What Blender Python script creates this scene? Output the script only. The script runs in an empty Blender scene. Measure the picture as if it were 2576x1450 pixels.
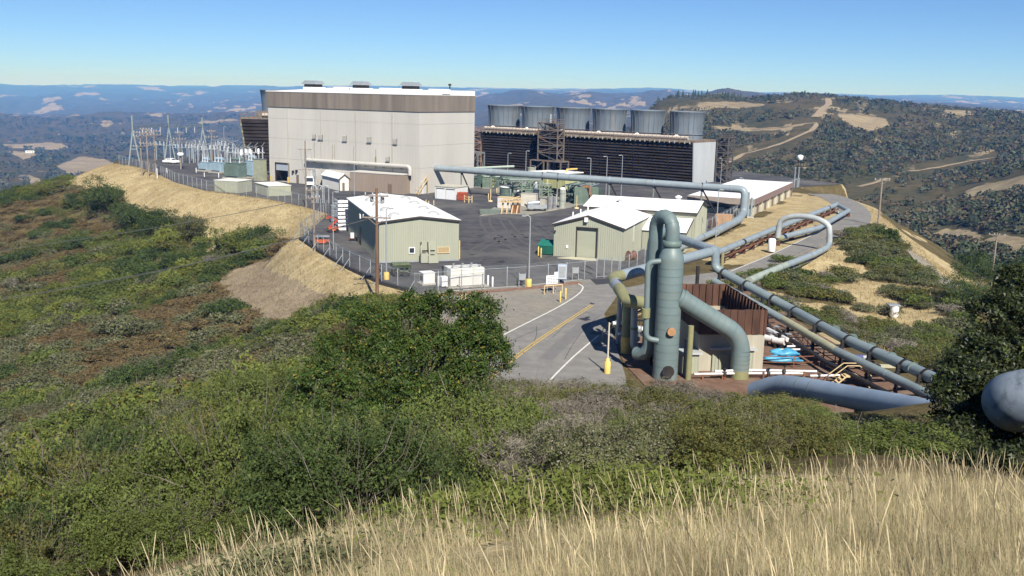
import bpy, math, random
import numpy as np
from math import *
from mathutils import Vector, Matrix
random.seed(7); rng = np.random.default_rng(7)
S = bpy.context.scene; COL = S.collection

# ---------------------------------------------------------------- camera
F, HOR, ROLL, H = 2450., 235., .022, 22.        # focal length and horizon row for a 2576 x 1449 picture, roll, eye height over the yard
PIT = atan((724.5 - HOR) / F)
FW = np.array([0, cos(PIT), -sin(PIT)]); R0 = np.array([1., 0, 0]); U0 = np.array([0, sin(PIT), cos(PIT)])
RT = R0 * cos(ROLL) + U0 * sin(ROLL); UP = U0 * cos(ROLL) - R0 * sin(ROLL)
EYE = np.array([0, 0, H])
cam = bpy.data.objects.new('camera', bpy.data.cameras.new('camera')); COL.objects.link(cam)
cam.matrix_world = Matrix([[RT[0], UP[0], -FW[0], 0], [RT[1], UP[1], -FW[1], 0], [RT[2], UP[2], -FW[2], H], [0, 0, 0, 1]])
cam.data.lens = 36 * F / 2576; cam.data.sensor_width = 36; cam.data.clip_start = .1; cam.data.clip_end = 120000
S.camera = cam

# ---------------------------------------------------------------- light
ORD = 'first second third fourth fifth sixth seventh eighth ninth tenth eleventh twelfth'.split()
SUN_AZ, SUN_EL = radians(15), radians(43)          # behind the camera, a little to the right
SUN = Vector((sin(SUN_AZ) * cos(SUN_EL), -cos(SUN_AZ) * cos(SUN_EL), sin(SUN_EL)))
w = bpy.data.worlds.new("World"); S.world = w; w.use_nodes = True
nt = w.node_tree; nt.nodes.clear()
sky = nt.nodes.new('ShaderNodeTexSky'); sky.sky_type = 'NISHITA'; sky.sun_disc = False
sky.sun_elevation = SUN_EL; sky.sun_rotation = pi - SUN_AZ
sky.altitude = 2500; sky.air_density = .8; sky.dust_density = 1.0; sky.ozone_density = 9.
bg = nt.nodes.new('ShaderNodeBackground'); bg.inputs[1].default_value = .063
wo = nt.nodes.new('ShaderNodeOutputWorld')
nt.links.new(sky.outputs[0], bg.inputs[0]); nt.links.new(bg.outputs[0], wo.inputs[0])
ld = bpy.data.lights.new('sun', 'SUN'); ld.energy = 4.2; ld.angle = radians(.53); ld.color = (1, .955, .88)
so = bpy.data.objects.new('sun', ld); COL.objects.link(so); so.rotation_euler = SUN.to_track_quat('Z', 'Y').to_euler()
S.view_settings.view_transform = 'Standard'; S.view_settings.look = 'None'
S.view_settings.exposure = 0.85; S.view_settings.gamma = 1; S.view_settings.use_curve_mapping = False
S.render.engine = 'CYCLES'
cy = S.cycles; cy.max_bounces = 6; cy.diffuse_bounces = 2; cy.glossy_bounces = 2; cy.transparent_max_bounces = 12; cy.volume_bounces = 0
cy.use_denoising = True; cy.caustics_reflective = False; cy.caustics_refractive = False

# ---------------------------------------------------------------- picture measures -> places in the world
def ray(u, v): return FW + (u - 1288) / F * RT - (v - 724.5) / F * UP
def G(u, v, z=0.):                                   # the point at height z seen at (u, v)
    d = ray(u, v); return EYE + d * ((z - H) / d[2])
def PD(u, v, y):                                     # the point at distance y seen at (u, v)
    d = ray(u, v); return EYE + d * (y / d[1])
def pr(p):
    q = np.asarray(p, float) - EYE; k = q @ FW
    return 1288 + F * (q @ RT) / k, 724.5 - F * (q @ UP) / k
def hz(g, v):                                        # height over g that is seen at row v
    lo, hi = -5., 90.
    for _ in range(40):
        m = (lo + hi) / 2
        if pr((g[0], g[1], g[2] + m))[1] > v: lo = m
        else: hi = m
    return lo
ZO = {1: (850, 280, 2.417), 2: (1700, 300, 2.342), 3: (400, 380, 3.453), 4: (1100, 650, 2.6856), 5: (1900, 650, 2.6856), 6: (2200, 750, 2.0138),
      7: (2640, 650, 2.0142), 8: (2300, 250, 1.6727), 9: (0, 250, 2.576), 10: (0, 650, 2.0125), 13: (2640, 1150, 3.22), 14: (1550, 550, 3.68)}
def Z(k, x, y):
    a, b, s = ZO[k]; return (a + x / s) / 1.4907, (b + y / s) / 1.4907
def GZ(k, x, y, z=0.): return G(*Z(k, x, y), z)

# ---------------------------------------------------------------- materials
def _n(nt, t, **kw):
    n = nt.nodes.new(t)
    for k, v in kw.items(): setattr(n, k, v)
    return n
def c4(c): return (c[0], c[1], c[2], 1)
MATS = {}
def mat(name, col, rough=.75, var=.18, scale=1.5, bump=0., metal=0., stretch=(1, 1, 1), col2=None, lo=.38, hi=.66, rnd=0., spec=.3, detail=4, trans=0., col3=None, scale3=.25, lo3=.55, hi3=.7, world=False):
    if name in MATS: return MATS[name]
    m = bpy.data.materials.new(name); m.use_nodes = True; t = m.node_tree; t.nodes.clear(); L = t.links.new
    out = _n(t, 'ShaderNodeOutputMaterial'); b = _n(t, 'ShaderNodeBsdfPrincipled')
    b.inputs['Roughness'].default_value = rough; b.inputs['Metallic'].default_value = metal; b.inputs['Specular IOR Level'].default_value = spec
    if world: co = _n(t, 'ShaderNodeNewGeometry').outputs['Position']
    else: co = _n(t, 'ShaderNodeTexCoord').outputs['Object']
    mp = _n(t, 'ShaderNodeMapping'); mp.inputs['Scale'].default_value = stretch; L(co, mp.inputs[0])
    nz = _n(t, 'ShaderNodeTexNoise'); nz.inputs['Scale'].default_value = scale; nz.inputs['Detail'].default_value = detail; nz.inputs['Roughness'].default_value = .62
    L(mp.outputs[0], nz.inputs['Vector'])
    mr = _n(t, 'ShaderNodeMapRange'); mr.inputs[1].default_value = lo; mr.inputs[2].default_value = hi; L(nz.outputs[0], mr.inputs[0])
    mx = _n(t, 'ShaderNodeMix', data_type='RGBA'); L(mr.outputs[0], mx.inputs[0])
    a = [x * (1 - var) for x in col]; c = col2 or [min(1, x * (1 + var)) for x in col]
    mx.inputs[6].default_value = c4(a); mx.inputs[7].default_value = c4(c); res = mx.outputs[2]
    if col3:
        n3 = _n(t, 'ShaderNodeTexNoise'); n3.inputs['Scale'].default_value = scale3; n3.inputs['Detail'].default_value = 5; n3.inputs['Roughness'].default_value = .65
        L(mp.outputs[0], n3.inputs['Vector'])
        m3 = _n(t, 'ShaderNodeMapRange'); m3.inputs[1].default_value = lo3; m3.inputs[2].default_value = hi3; L(n3.outputs[0], m3.inputs[0])
        x3 = _n(t, 'ShaderNodeMix', data_type='RGBA'); L(m3.outputs[0], x3.inputs[0]); L(res, x3.inputs[6]); x3.inputs[7].default_value = c4(col3); res = x3.outputs[2]
    if rnd:
        oi = _n(t, 'ShaderNodeObjectInfo'); m2 = _n(t, 'ShaderNodeMapRange'); m2.inputs[3].default_value = 1 - rnd; m2.inputs[4].default_value = 1 + rnd
        L(oi.outputs['Random'], m2.inputs[0]); v = _n(t, 'ShaderNodeVectorMath', operation='SCALE'); L(res, v.inputs[0]); L(m2.outputs[0], v.inputs['Scale']); res = v.outputs[0]
    L(res, b.inputs['Base Color'])
    if bump:
        bp = _n(t, 'ShaderNodeBump'); bp.inputs['Strength'].default_value = bump; bp.inputs['Distance'].default_value = .05
        L(nz.outputs[0], bp.inputs['Height']); L(bp.outputs[0], b.inputs['Normal'])
    if trans:
        tr = _n(t, 'ShaderNodeBsdfTranslucent'); L(res, tr.inputs[0]); ms = _n(t, 'ShaderNodeMixShader'); ms.inputs[0].default_value = trans
        L(b.outputs[0], ms.inputs[1]); L(tr.outputs[0], ms.inputs[2]); L(ms.outputs[0], out.inputs[0])
    else: L(b.outputs[0], out.inputs[0])
    MATS[name] = m; return m
def attr_mix(m, attr, col_node_cb): pass

# ---------------------------------------------------------------- mesh builder
class MB:
    def __init__(s): s.v = []; s.f = []; s.sm = []
    def add(s, vs, fs, smooth=False):
        o = len(s.v); s.v += [tuple(float(c) for c in p) for p in vs]; s.f += [tuple(i + o for i in f) for f in fs]; s.sm += [smooth] * len(fs); return s
    def box(s, c, d, rz=0., taper=1.):
        x, y, z = c; a, b, h = d[0] / 2, d[1] / 2, d[2]; cr, sr = cos(rz), sin(rz); vs = []
        for zz, k in ((0, 1), (h, taper)):
            for px, py in ((-a, -b), (a, -b), (a, b), (-a, b)):
                px *= k; py *= k; vs.append((x + px * cr - py * sr, y + px * sr + py * cr, z + zz))
        return s.add(vs, [(3, 2, 1, 0), (4, 5, 6, 7), (0, 1, 5, 4), (1, 2, 6, 5), (2, 3, 7, 6), (3, 0, 4, 7)])
    def span(s, x0, x1, y0, y1, z0, z1): return s.box(((x0 + x1) / 2, (y0 + y1) / 2, z0), (abs(x1 - x0), abs(y1 - y0), z1 - z0))
    def beam(s, p, q, w, h=None):
        p = Vector(p); q = Vector(q); h = h or w; d = (q - p).normalized()
        a = d.cross(Vector((0, 0, 1)));  a = Vector((1, 0, 0)) if a.length < 1e-3 else a.normalized(); b = a.cross(d)
        vs = [e + a * (i * w / 2) + b * (j * h / 2) for e in (p, q) for i, j in ((-1, -1), (1, -1), (1, 1), (-1, 1))]
        return s.add(vs, [(3, 2, 1, 0), (4, 5, 6, 7), (0, 1, 5, 4), (1, 2, 6, 5), (2, 3, 7, 6), (3, 0, 4, 7)])
    def tube(s, pts, r, n=12, caps=True):
        P = [Vector(p) for p in pts]; rs = list(r) if hasattr(r, '__len__') else [r] * len(P)
        T = []
        for i in range(len(P)):
            a = P[i] - P[i - 1] if i else P[1] - P[0]; b = P[i + 1] - P[i] if i < len(P) - 1 else a
            T.append((a.normalized() + b.normalized()).normalized())
        x = T[0].cross(Vector((0, 0, 1))); x = Vector((1, 0, 0)) if x.length < 1e-3 else x.normalized()
        vs = []
        for i, (p, t) in enumerate(zip(P, T)):
            x = (x - t * x.dot(t)).normalized(); y = t.cross(x); k = rs[i]
            if 0 < i < len(P) - 1:
                a = (P[i] - P[i - 1]).normalized(); k = k / max(.6, t.dot(a)) if False else k
            vs += [p + x * (k * cos(2 * pi * j / n)) + y * (k * sin(2 * pi * j / n)) for j in range(n)]
        fs = [(i * n + j, i * n + (j + 1) % n, (i + 1) * n + (j + 1) % n, (i + 1) * n + j) for i in range(len(P) - 1) for j in range(n)]
        s.add(vs, fs, True)
        if caps: s.add(vs[:n], [tuple(range(n))[::-1]]); s.add(vs[-n:], [tuple(range(n))])
        return s
    def lathe(s, prof, c=(0, 0, 0), n=20, caps=True):
        vs = [(c[0] + r * cos(2 * pi * j / n), c[1] + r * sin(2 * pi * j / n), c[2] + z) for r, z in prof for j in range(n)]
        s.add(vs, [(i * n + j, i * n + (j + 1) % n, (i + 1) * n + (j + 1) % n, (i + 1) * n + j) for i in range(len(prof) - 1) for j in range(n)], True)
        if caps: s.add(vs[:n], [tuple(range(n))[::-1]]); s.add(vs[-n:], [tuple(range(n))])
        return s
    def prism(s, poly, z0, z1):
        n = len(poly); g = lambda z, p: z(p[0], p[1]) if callable(z) else z
        if sum(poly[i][0] * poly[(i + 1) % n][1] - poly[(i + 1) % n][0] * poly[i][1] for i in range(n)) < 0: poly = poly[::-1]
        vs = [(p[0], p[1], g(z0, p)) for p in poly] + [(p[0], p[1], g(z1, p)) for p in poly]
        return s.add(vs, [tuple(range(n))[::-1], tuple(range(n, 2 * n))] + [(i, (i + 1) % n, n + (i + 1) % n, n + i) for i in range(n)])
    def corr(s, p0, p1, z0, top, pitch=.3, dep=.035, s0=0., s1=None):     # ribbed sheet standing on p0-p1, outside to the right of the direction
        p0 = np.array(p0, float); d = np.array(p1, float) - p0; Ls = np.linalg.norm(d); d /= Ls; nr = np.array([d[1], -d[0]]); s1 = Ls if s1 is None else s1
        k = max(1, round((s1 - s0) / pitch)); st = (s1 - s0) / k; q = []
        for i in range(k): q += [(s0 + st * i, 0), (s0 + st * (i + .62), 0), (s0 + st * (i + .72), dep), (s0 + st * (i + .9), dep)]
        q += [(s1, 0)]; g = top if callable(top) else (lambda a: top); gb = z0 if callable(z0) else (lambda a: z0)
        vs = []
        for a, o in q:
            e = p0 + d * a + nr * o; vs += [(e[0], e[1], gb(a)), (e[0], e[1], g(a))]
        return s.add(vs, [(2 * i, 2 * i + 2, 2 * i + 3, 2 * i + 1) for i in range(len(q) - 1)])
    def build(s, name, m, parent=None, loc=None):
        me = bpy.data.meshes.new(name); me.from_pydata(s.v, [], s.f); me.polygons.foreach_set('use_smooth', s.sm)
        me.materials.append(m); me.update(); o = bpy.data.objects.new(name, me); COL.objects.link(o)
        if parent: o.parent = parent
        if loc is not None: o.location = loc
        return o
def bend(pts, r, k=6):                                # rounds the corners of a path
    P = [Vector(p) for p in pts]; out = [P[0]]
    for i in range(1, len(P) - 1):
        a = P[i - 1] - P[i]; b = P[i + 1] - P[i]; d = min(r, a.length * .49, b.length * .49)
        A = P[i] + a.normalized() * d; B = P[i] + b.normalized() * d
        for j in range(k + 1):
            t = j / k; out.append(A * (1 - t) ** 2 + P[i] * (2 * t * (1 - t)) + B * t * t)
    return out + [P[-1]]
def tag(o, label=None, cat=None, group=None, kind=None):
    for k, v in (('label', label), ('category', cat), ('group', group), ('kind', kind)):
        if v: o[k] = v
    return o
def thing(name, label, cat, loc=(0, 0, 0), rz=0., group=None):
    o = bpy.data.objects.new(name, None); COL.objects.link(o); o.location = [float(x) for x in loc]; o.rotation_euler = (0, 0, rz); o.empty_display_size = .3
    return tag(o, label, cat, group)
KIDS = {}
def kids(o):
    return [c for c in COL.objects if c.parent == o]
def dup(o, loc, rz=0., label=None, group=None, sc=None, tree=None):
    if tree is None: tree = snapshot(o)
    def rec(node, par):
        ob, ch = node; c = ob.copy(); COL.objects.link(c)
        if par: c.parent = par
        for x in ch: rec(x, c)
        return c
    c = rec(tree, None); c.location = [float(x) for x in loc]; c.rotation_euler = (0, 0, rz)
    if sc: c.scale = (sc, sc, sc) if not hasattr(sc, '__len__') else sc
    if label: c['label'] = label
    if group: c['group'] = group
    return c
def snapshot(o): return (o, [snapshot(c) for c in kids(o)])
def raw_mesh(name, V, Fq, m, per_face_col=None, k=4, smooth=False):   # big joined meshes from numpy arrays, faces of k corners
    me = bpy.data.meshes.new(name); V = np.asarray(V, np.float32); Fq = np.asarray(Fq, np.int32); nf = len(Fq)
    me.vertices.add(len(V)); me.vertices.foreach_set('co', V.ravel()); me.loops.add(nf * k); me.loops.foreach_set('vertex_index', Fq.ravel())
    me.polygons.add(nf); me.polygons.foreach_set('loop_start', np.arange(0, nf * k, k, dtype=np.int32)); me.polygons.foreach_set('loop_total', np.full(nf, k, np.int32))
    if smooth: me.polygons.foreach_set('use_smooth', np.ones(nf, bool))
    if per_face_col is not None:
        a = me.attributes.new('tint', 'FLOAT_COLOR', 'FACE'); a.data.foreach_set('color', np.c_[per_face_col, np.ones(nf)].astype(np.float32).ravel())
    me.update(calc_edges=True); me.validate() if False else None
    if m: me.materials.append(m)
    return me
def link(name, me, parent=None):
    o = bpy.data.objects.new(name, me); COL.objects.link(o); o.parent = parent; return o
# ---------------------------------------------------------------- noise and smooth surfaces
def _h(ix, iy, s):
    n = (ix.astype(np.int64) * 374761393 + iy.astype(np.int64) * 668265263 + s * 1442695041) & 0x7fffffff
    n = (n ^ (n >> 13)) * 1274126177 & 0x7fffffff
    return ((n ^ (n >> 16)) & 0xffff) / 65535.
def vnoise(x, y, s=0):
    ix = np.floor(x); iy = np.floor(y); fx = x - ix; fy = y - iy; fx = fx * fx * (3 - 2 * fx); fy = fy * fy * (3 - 2 * fy)
    a, b, c, d = _h(ix, iy, s), _h(ix + 1, iy, s), _h(ix, iy + 1, s), _h(ix + 1, iy + 1, s)
    return (a + (b - a) * fx) * (1 - fy) + (c + (d - c) * fx) * fy
def fbm(x, y, s=0, o=5, g=.5):
    r = 0; a = 1; t = 0
    for i in range(o): r = r + a * vnoise(x, y, s + i * 17); t += a; a *= g; x = x * 2.03 + 5.1; y = y * 2.03 + 1.7
    return r / t
class TPS:
    def __init__(s, pts, reg=0.):
        p = np.array(pts, float); s.p = p[:, :2]; n = len(p)
        A = np.zeros((n + 3, n + 3)); A[:n, :n] = s.k(s.p, s.p) + reg * np.eye(n); A[:n, n] = 1; A[:n, n + 1:] = s.p; A[n:, :n] = A[:n, n:].T
        s.w = np.linalg.solve(A, np.r_[p[:, 2], 0, 0, 0])
    def k(s, a, b):
        r2 = ((a[:, None] - b[None]) ** 2).sum(-1); return np.where(r2 > 1e-12, .5 * r2 * np.log(r2 + 1e-20), 0)
    def __call__(s, x, y):
        q = np.c_[np.ravel(x), np.ravel(y)]; out = np.empty(len(q)); n = len(s.p)
        for i in range(0, len(q), 20000):
            c = q[i:i + 20000]; out[i:i + 20000] = s.k(c, s.p) @ s.w[:n] + s.w[n] + c @ s.w[n + 1:]
        return out.reshape(np.shape(x))
def inpoly(x, y, P):
    r = np.zeros(np.shape(x), bool); n = len(P)
    for i in range(n):
        x0, y0 = P[i][:2]; x1, y1 = P[(i + 1) % n][:2]
        if y0 == y1: continue
        r ^= ((y0 > y) != (y1 > y)) & (x < (x1 - x0) * (y - y0) / (y1 - y0) + x0)
    return r
def segdist(x, y, P, closed=True):
    d = np.full(np.shape(x), 1e9); n = len(P)
    for i in range(n if closed else n - 1):
        a = np.array(P[i][:2]); b = np.array(P[(i + 1) % n][:2]); e = b - a
        t = np.clip(((x - a[0]) * e[0] + (y - a[1]) * e[1]) / max(e @ e, 1e-9), 0, 1)
        d = np.minimum(d, np.hypot(x - a[0] - t * e[0], y - a[1] - t * e[1]))
    return d
def sst(a, b, x): t = np.clip((x - a) / (b - a), 0, 1); return t * t * (3 - 2 * t)

# the level ground: the fenced yard, the road fork and the steam gathering pad
FENCE_L = [G(300, 412), G(335, 421), G(395, 437), G(440, 459), G(520, 481), G(620, 495), G(700, 507), G(770, 522), G(826, 538), G(756, 602), G(800, 632), G(880, 678), G(960, 715), G(1043, 738)]
FENCE_F = [G(1043, 738), G(1160, 729), G(1331, 717), G(1470, 703)]
FENCE_R = [G(1560, 697), G(1640, 655), G(1720, 617), G(1790, 583), G(1875, 536), G(1950, 494), G(2010, 470)]
YARD = [p[:2] for p in FENCE_L + FENCE_F + FENCE_R] + [np.array((88, 262)), np.array((70, 300)), np.array((-95, 330)), np.array((-118, 290))]
PADF = [p[:2] for p in FENCE_L[8:]] + [np.array((-9, 96)), np.array((-5, 84)), np.array((-3, 73)), np.array((6, 69)), np.array((16, 66.5)), np.array((30, 64)), np.array((36, 68)), np.array((33.5, 82)), np.array((27, 100)), np.array((22.5, 112))] + \
       [G(1880, 690)[:2], G(1960, 656)[:2], G(2050, 622)[:2], G(2135, 580)[:2], G(2190, 560)[:2], G(2170, 515)[:2], G(2110, 490)[:2], G(2060, 485)[:2]] + [p[:2] for p in FENCE_R[::-1]]

CP = [(0, 0, 20.4), (-6, 0, 19.3), (8, 0, 20.9), (0, -15, 24), (-18, -10, 20), (20, -10, 25), (20, 4, 20.), (9.5, 19, 13.4), (11.5, 23, 12.3), (13.5, 27, 11.3), (17, 22, 11.8), (0, 10, 17.5), (4, 10, 17.75), (8, 10, 18.), (-4, 10, 16.6), (-10, 10, 13.6), (-18, 8, 9), (13, 10, 17.3)]
for u, v, z in ((300, 1400, 13.2), (60, 1420, 10.2), (1500, 1230, 15.2), (1700, 1170, 15.9), (2000, 1140, 16.3), (2300, 1135, 16.5), (2500, 1215, 17.1), (1400, 1050, 10.2), (2000, 1050, 10.6), (2300, 1050, 11.0), (1000, 1200, 12.4), (1050, 1000, 9.6),
                (600, 1250, 9.6), (300, 1250, 4.6), (0, 1250, 1.), (0, 1050, -12), (200, 1000, -9.5), (400, 1000, -4), (700, 1000, 2), (700, 800, -4), (860, 860, 1.), (900, 720, -1.2), (300, 800, -12), (0, 900, -16), (0, 700, -14.5), (0, 510, -7.5),
                (100, 478, -5.), (190, 452, -2.2), (250, 425, -.6), (500, 650, -7), (330, 600, -8.5), (200, 560, -8.5), (600, 560, -2.4), (420, 520, -2.6), (300, 470, -1.6), (700, 610, -3.2), (640, 700, -5.5), (820, 660, -1.3),
                (2300, 800, -2.8), (2150, 700, -1.6), (2420, 860, -2.2), (2150, 850, -2.4), (2500, 770, -1.2), (2400, 700, -1.), (2300, 636, -1.), (2215, 588, -.7), (2040, 750, -1.2)):
    CP.append(G(u, v, z))
CP += [(-8, 50, 5.4), (5, 50, 4.6), (15, 50, 4.6), (22, 50, 5.2), (30, 46, 8.), (10, 40, 7.9), (0, 40, 8.2), (18, 42, 7.9), (5, 58, 2.6), (15, 58, 2.6), (0, 70, 1.), (10, 67, 1.2), (20, 65, 1.4), (-12, 72, .6), (-90, 300, -14), (-140, 300, -40), (0, 345, -45), (110, 345, -55), (140, 250, -60), (100, 225, -16), (88, 200, -7),
       (-165, 240, -52), (-170, 120, -40), (-100, 40, -22), (-60, 20, -8), (140, 150, -50), (84, 113, -14), (72, 145, -8), (62, 90, -9), (40, 60, 2.2), (48, 40, 8), (60, 55, 0), (90, 60, -18), (150, 40, -40), (120, -20, 5), (-100, -20, 0), (-150, 40, -38), (35, 20, 10.5), (45, 78, -1.5)]
T_near = TPS(CP, .6)
def smooth_ground(x, y):
    z = T_near(x, y)
    out = ~(inpoly(x, y, YARD) | inpoly(x, y, PADF)); d = np.minimum(segdist(x, y, YARD), segdist(x, y, PADF)) * out
    b = sst(0, 7, d); rough = (fbm(x * .11, y * .11, 3, 4) - .5) * 2.2 * sst(3, 22, d) * sst(8, 40, np.hypot(x, y))
    return z * b + rough, d
GX = np.arange(-172, 156, 1.); GY = np.arange(-24, 348, 1.)
XX, YY = np.meshgrid(GX, GY); ZZ, DPAD = smooth_ground(XX, YY)
def ground(x, y):
    i = np.clip((np.asarray(x) - GX[0]), 0, len(GX) - 1.001); j = np.clip((np.asarray(y) - GY[0]), 0, len(GY) - 1.001)
    a = i.astype(int); b = j.astype(int); fx = i - a; fy = j - b
    return (ZZ[b, a] * (1 - fx) + ZZ[b, a + 1] * fx) * (1 - fy) + (ZZ[b + 1, a] * (1 - fx) + ZZ[b + 1, a + 1] * fx) * fy
def hit(u, v, t0=6.):                                 # where a line of sight meets the near ground
    d = ray(u, v); d = d / d[1]; y = t0
    while y < 340:
        p = EYE + d * y
        if p[2] < ground(p[0], p[1]): return p
        y += .25
    return EYE + d * 340

def ground_mat(name, base, attrs):
    """base: (dark, light, scale); attrs: list of (attribute, colour dark, colour light) laid over one another with noisy edges"""
    m = bpy.data.materials.new(name); m.use_nodes = True; t = m.node_tree; t.nodes.clear(); L = t.links.new
    out = _n(t, 'ShaderNodeOutputMaterial'); b = _n(t, 'ShaderNodeBsdfPrincipled'); b.inputs['Roughness'].default_value = .95; b.inputs['Specular IOR Level'].default_value = .05
    co = _n(t, 'ShaderNodeNewGeometry').outputs['Position']
    def noise(sc, det=6, ro=.65):
        q = _n(t, 'ShaderNodeTexNoise'); q.inputs['Scale'].default_value = sc; q.inputs['Detail'].default_value = det; q.inputs['Roughness'].default_value = ro; L(co, q.inputs['Vector']); return q.outputs[0]
    def rng_(x, a, c_):
        q = _n(t, 'ShaderNodeMapRange'); L(x, q.inputs[0]); q.inputs[1].default_value = a; q.inputs[2].default_value = c_; return q.outputs[0]
    def mix(f, a, c_):
        q = _n(t, 'ShaderNodeMix', data_type='RGBA'); L(f, q.inputs[0])
        for i, x in ((6, a), (7, c_)):
            if isinstance(x, tuple): q.inputs[i].default_value = c4(x)
            else: L(x, q.inputs[i])
        return q.outputs[2]
    n1 = noise(base[2]); n2 = noise(base[2] * 7)
    av = _n(t, 'ShaderNodeMath', operation='ADD'); L(n1, av.inputs[0]); L(n2, av.inputs[1])
    res = mix(rng_(av.outputs[0], .8, 1.2), base[0], base[1])
    for at, dk, lt in attrs:
        a = _n(t, 'ShaderNodeAttribute', attribute_name=at).outputs['Fac']
        s = _n(t, 'ShaderNodeMath', operation='ADD'); L(a, s.inputs[0])
        h = _n(t, 'ShaderNodeMath', operation='MULTIPLY_ADD'); L(n1, h.inputs[0]); h.inputs[1].default_value = .9; h.inputs[2].default_value = -.45; L(h.outputs[0], s.inputs[1])
        h2 = _n(t, 'ShaderNodeMath', operation='MULTIPLY_ADD'); L(n2, h2.inputs[0]); h2.inputs[1].default_value = .6; h2.inputs[2].default_value = -.3
        s2 = _n(t, 'ShaderNodeMath', operation='ADD'); L(s.outputs[0], s2.inputs[0]); L(h2.outputs[0], s2.inputs[1])
        res = mix(rng_(s2.outputs[0], .42, .58), res, mix(rng_(av.outputs[0], .8, 1.2), dk, lt))
    L(res, b.inputs['Base Color'])
    bp = _n(t, 'ShaderNodeBump'); bp.inputs['Strength'].default_value = .6; bp.inputs['Distance'].default_value = base[3]; L(av.outputs[0], bp.inputs['Height']); L(bp.outputs[0], b.inputs['Normal'])
    L(b.outputs[0], out.inputs[0]); return m
def grid_mesh(name, X, Y, Zz, m, attrs, smooth=True):
    ny, nx = X.shape; V = np.c_[X.ravel(), Y.ravel(), Zz.ravel()]
    i = np.arange(ny - 1)[:, None] * nx + np.arange(nx - 1)[None]; Fq = np.stack([i, i + 1, i + nx + 1, i + nx], -1).reshape(-1, 4)
    me = raw_mesh(name, V, Fq, m, smooth=smooth)
    for k, a in attrs.items():
        q = me.attributes.new(k, 'FLOAT', 'POINT'); q.data.foreach_set('value', a.ravel().astype(np.float32))
    return me

# ---- hillside: where dry grass, bare earth and tracks lie on it
def region(X, Y, px, soft=3., zf=hit):
    P = [zf(u, v)[:2] for u, v in px]; ins = inpoly(X, Y, P); d = segdist(X, Y, P); return sst(-soft, soft, np.where(ins, d, -d)), P
dry1, DRY_L = region(XX, YY, [(175, 462), (235, 424), (330, 424), (395, 442), (440, 466), (520, 488), (620, 502), (700, 514), (770, 528), (826, 545), (762, 600), (700, 600), (660, 588), (600, 600), (520, 635), (505, 600), (515, 570), (470, 552), (400, 545), (330, 520), (300, 485), (230, 480)])
dry2, _ = region(XX, YY, [(760, 600), (700, 640), (690, 660), (760, 680), (840, 700), (900, 745), (1000, 760), (1040, 742), (960, 722), (880, 685), (800, 640)])
earth, EARTH = region(XX, YY, [(700, 632), (610, 668), (540, 708), (620, 790), (745, 828), (850, 795), (935, 765), (850, 700), (760, 672)])
dry3 = np.maximum(sst(11.5, 7.5, np.hypot(XX - 2.5, YY - 3.5)), sst(13, 10, YY + .0 * XX) * (XX > 5) * (XX < 22)) * (YY < 22)
rd = segdist(XX, YY, [FENCE_R[i] for i in range(7)] + [(95, 262)], False)
dry4 = sst(26, 18, segdist(XX, YY, [G(1900, 640)[:2], G(2000, 590)[:2], G(2080, 540)[:2], G(2100, 505)[:2]], False) * 2.2) * (XX > 12)
ridge, _ = region(XX, YY, [(2200, 570), (2220, 590), (2300, 650), (2400, 720), (2490, 770), (2540, 790), (2560, 780), (2500, 735), (2380, 660), (2290, 600), (2200, 540)], 1.5)
patch = sst(.56, .63, fbm(XX * .09, YY * .09, 41, 4)) * (XX > 24) * (YY > 62) * .95
dry5 = sst(13, 9, segdist(XX, YY, FENCE_L[2:9], False)); dry6 = sst(6, 4, segdist(XX, YY, FENCE_L[9:], False))
lay = {'dry': np.clip(np.maximum.reduce([dry5, dry6, dry1, dry2, dry3, dry4 * .9, ridge, patch]), 0, 1), 'earth': np.clip(earth, 0, 1)}
M_hill = ground_mat('hillside_soil', ((.072, .060, .028), (.140, .108, .054), .3, .25), [('earth', (.19, .15, .10), (.33, .265, .18)), ('dry', (.265, .205, .11), (.46, .375, .215))])
hill_me = grid_mesh('hillside', XX, YY, ZZ - .02, M_hill, lay)
tag(link('hillside', hill_me), kind='structure')

# ---- the far country: one heightfield in rings of growing size, out to the last ridge
FAR = []
def far(u, v, D):
    D = D if D < 5000 else 5000 + (D - 5000) * .5          # the farthest ranges stand a little closer than they might
    p = PD(u, v, D); r = hypot(p[0], p[1]); FAR.append((atan2(p[0], p[1]) * 5, log(r), (p[2] - H) / r))
for u in (-400, 0, 300, 600):
    k = (u - 0) / 600.
    for v, D in ((640, 420), (560, 700), (455, 1300), (400, 1900), (345, 2900), (292 - 4 * k, 4300), (306 - 10 * k, 6000), (280 - 10 * k, 9500), (245, 16000), (214, 27000), (230, 47000)): far(u, v + (u * .022 if D > 9000 else 0) * (.35 if D > 20000 else .2), D)
for u, a in ((900, 0), (1150, 4)):
    for v, D in ((640, 420), (540, 700), (430, 1300), (370, 2000), (320, 3500), (272, 5000), (262, 7000), (250, 11000), (234, 18000), (219 + a, 27000), (235, 47000)): far(u, v, D)
for u, v7, vt in ((1330, 232, 226), (1480, 236, 226), (1640, 229, 224)):
    for v, D in ((600, 420), (480, 700), (390, 1300), (330, 2200), (285, 4000), (v7, 7000), (250, 10000), (241, 16000), (vt, 27000), (240, 47000)): far(u, v, D)
far(1560, 246, 7000); far(1400, 246, 7000); far(1740, 246, 6200)
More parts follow.
